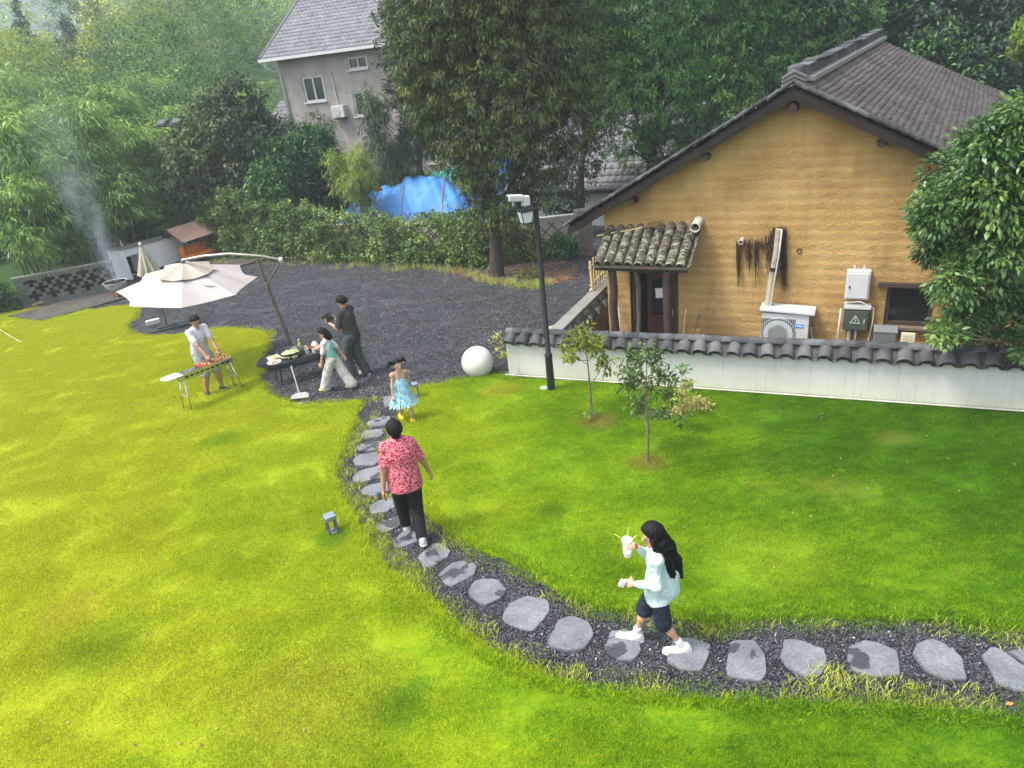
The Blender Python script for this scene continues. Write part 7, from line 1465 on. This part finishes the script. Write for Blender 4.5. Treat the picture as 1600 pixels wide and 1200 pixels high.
# the leading foot is the far one: she faces left, right side away from us
lg.add('shirt', lg.torso(.020, -.065, flare=.05) + lg.sleeve(0, 1.85, .018, .004) + lg.sleeve(1, 1.85, .018, .004) + [cap(lg.P + np.array([-.02, -.09, .0]), lg.P + np.array([-.01, -.10, .13]), .085, .06), cap(lg.P + np.array([-.01, -.1, .13]), lg.P + np.array([0, -.06, .28]), .06, .05)], PALE, noise=wr_(.006), k=.05, cuts=[(lg.P - lg.u * .075 * 1.36, -lg.u + np.array([0, -.25, 0]))])
lg.add('shorts', [cap(lg.P - lg.u * .03, lg.P + lg.u * .02, .092, .09, lg.fw, .8)] + lg.legwear(0, 1.0, .02, .045) + lg.legwear(1, 1.0, .02, .045), NAVY, noise=wr_(.005))
for i in (0, 1):
    lg.shoe(i, SNK, SOLEW, 1.16); an, yw, lf_ = lg.feet[i]; k_ = np.array(lg.leg[i][1]); lg.add('sock', [cap(an, an + (k_ - an) * .25, .036, .036)], WHT, .006, .01)
ex_ = [((0, -.02, .0), (0, -.05, -.10), .052, .052), ((0, -.05, -.10), (.005, -.068, -.26), .053, .036), ((.03, -.03, -.05), (.045, -.05, -.24), .035, .022), ((-.03, -.03, -.05), (-.05, -.045, -.25), .036, .022), ((-.046, .0, .0), (-.058, .005, -.17), .022, .016), ((.046, .0, .0), (.055, .0, -.16), .022, .016), ((0, -.085, -.2), (-.015, -.09, -.31), .034, .012)]
lg.hair(ex_, low=-.04, ex=.010)
wrist = wmat(lg.root) @ Vector(lg.arm[0][2]); fwd = Vector((-.97, .22, 0)).normalized(); cp = wrist + fwd * .085 + Vector((0, 0, -.03))
cup = thing('drink_cup', 'pale pink bubble tea cup with yellow straws in the girl\'s hand', 'cup', cp)
MB().lathe([(.033, -.06), (.036, -.055), (.046, .1), (.048, .102), (.048, .112), (.04, .125), (.02, .14), (0, .142)], n=22).build('cup', plain('milky_cup', (.66, .58, .56), .3, .08), cup, smooth=True, angle=40)
MB().lathe([(.0365, -.04), (.0425, .03)], n=22).build('sleeve', plain('cup_sleeve', (.72, .72, .70), .6, .05), cup, smooth=True)
for a, b in (((0, 0, .1), (.015, .0, .24)), ((-.02, 0, .1), (-.10, .02, .17)), ((.03, 0, .1), (.075, -.03, .17))): MB().tube([a, tuple(Vector(a).lerp(Vector(b), .5)), b], .0035, 6).build('straw', plain('yellow_straw', (.68, .60, .16), .4), cup)
w2 = wmat(lg.root) @ Vector(lg.arm[1][2]); nt_ = thing('paper_tissue', 'white folded tissue in the other hand of the girl', 'tissue', w2 + fwd * .1 + Vector((0, 0, .0))); MB().bbox((0, 0, 0), (.05, .035, .07), .008, Matrix.Rotation(.5, 3, 'Y')).build('tissue', M_CHINA, nt_)
# ================================================================== SMOKE AND HAZE
sb0 = fb.location; t = NT('smoke'); t.t.nodes.remove(t.b); pv = t.n('VolumePrincipled'); p = t.n('TexCoord').outputs['Object']; sx = t.n('SeparateXYZ', i_0=p).outputs
zn = t.math('DIVIDE', sx[2], 7.0); bend = t.math('MULTIPLY', t.math('POWER', t.math('MAXIMUM', zn, .0001), 1.25), -.35)
dx = t.math('SUBTRACT', sx[0], bend); rad = t.math('MULTIPLY_ADD', t.math('POWER', t.math('MAXIMUM', zn, .0001), .7), 1.0, .28)
rr = t.math('DIVIDE', t.math('SQRT', t.math('ADD', t.math('MULTIPLY', dx, dx), t.math('MULTIPLY', sx[1], sx[1]))), rad)
core = t.math('POWER', t.math('MAXIMUM', t.math('SUBTRACT', 1.0, rr), 0.0), 1.3); nz = t.ramp(t.noise(t.mapg(p, (1, 1, .55)), 1.1, 4, .55, .9), [(.40, 0), (.68, 1)])
fade = t.math('MULTIPLY', t.math('POWER', t.math('MAXIMUM', t.math('SUBTRACT', 1.0, zn), 0), 1.5), t.math('DIVIDE', 1.0, t.math('ADD', rad, .15)))
t.set(pv, 'Density', t.math('MULTIPLY', t.math('MULTIPLY', core, t.math('MULTIPLY_ADD', nz, 1.0, .05)), t.math('MULTIPLY', fade, 1.1))); t.set(pv, 'Color', (.78, .89, 1.0, 1)); t.t.links.new(pv.outputs[0], t.out.inputs['Volume'])
smk = MB(); ring = []
for (z, cx, r) in ((0, 0, .4), (1.5, -.06, 1.0), (3.5, -.15, 1.3), (5.2, -.25, 1.5), (7.0, -.35, 1.7)): ring.append([(cx + r * math.cos(a), r * math.sin(a), z) for a in [2 * math.pi * k / 16 for k in range(16)]])
V = [q for r in ring for q in r]; Q = [(i * 16 + k, i * 16 + (k + 1) % 16, (i + 1) * 16 + (k + 1) % 16, (i + 1) * 16 + k) for i in range(4) for k in range(16)] + [tuple(range(16))[::-1], tuple(range(64, 80))]
so_ = smk.add(V, Q).build('smoke', t.m, kind='stuff'); so_.location = sb0 + Vector((0, 0, .45))
t = NT('haze_air'); t.t.nodes.remove(t.b); pv = t.n('VolumePrincipled'); t.set(pv, 'Density', .0011); t.set(pv, 'Color', (.80, .90, 1.0, 1)); t.t.links.new(pv.outputs[0], t.out.inputs['Volume'])
MB().box((-200, 660, 250), (2600, 1400, 540)).build('haze', t.m, kind='stuff')
bpy.context.view_layer.update()
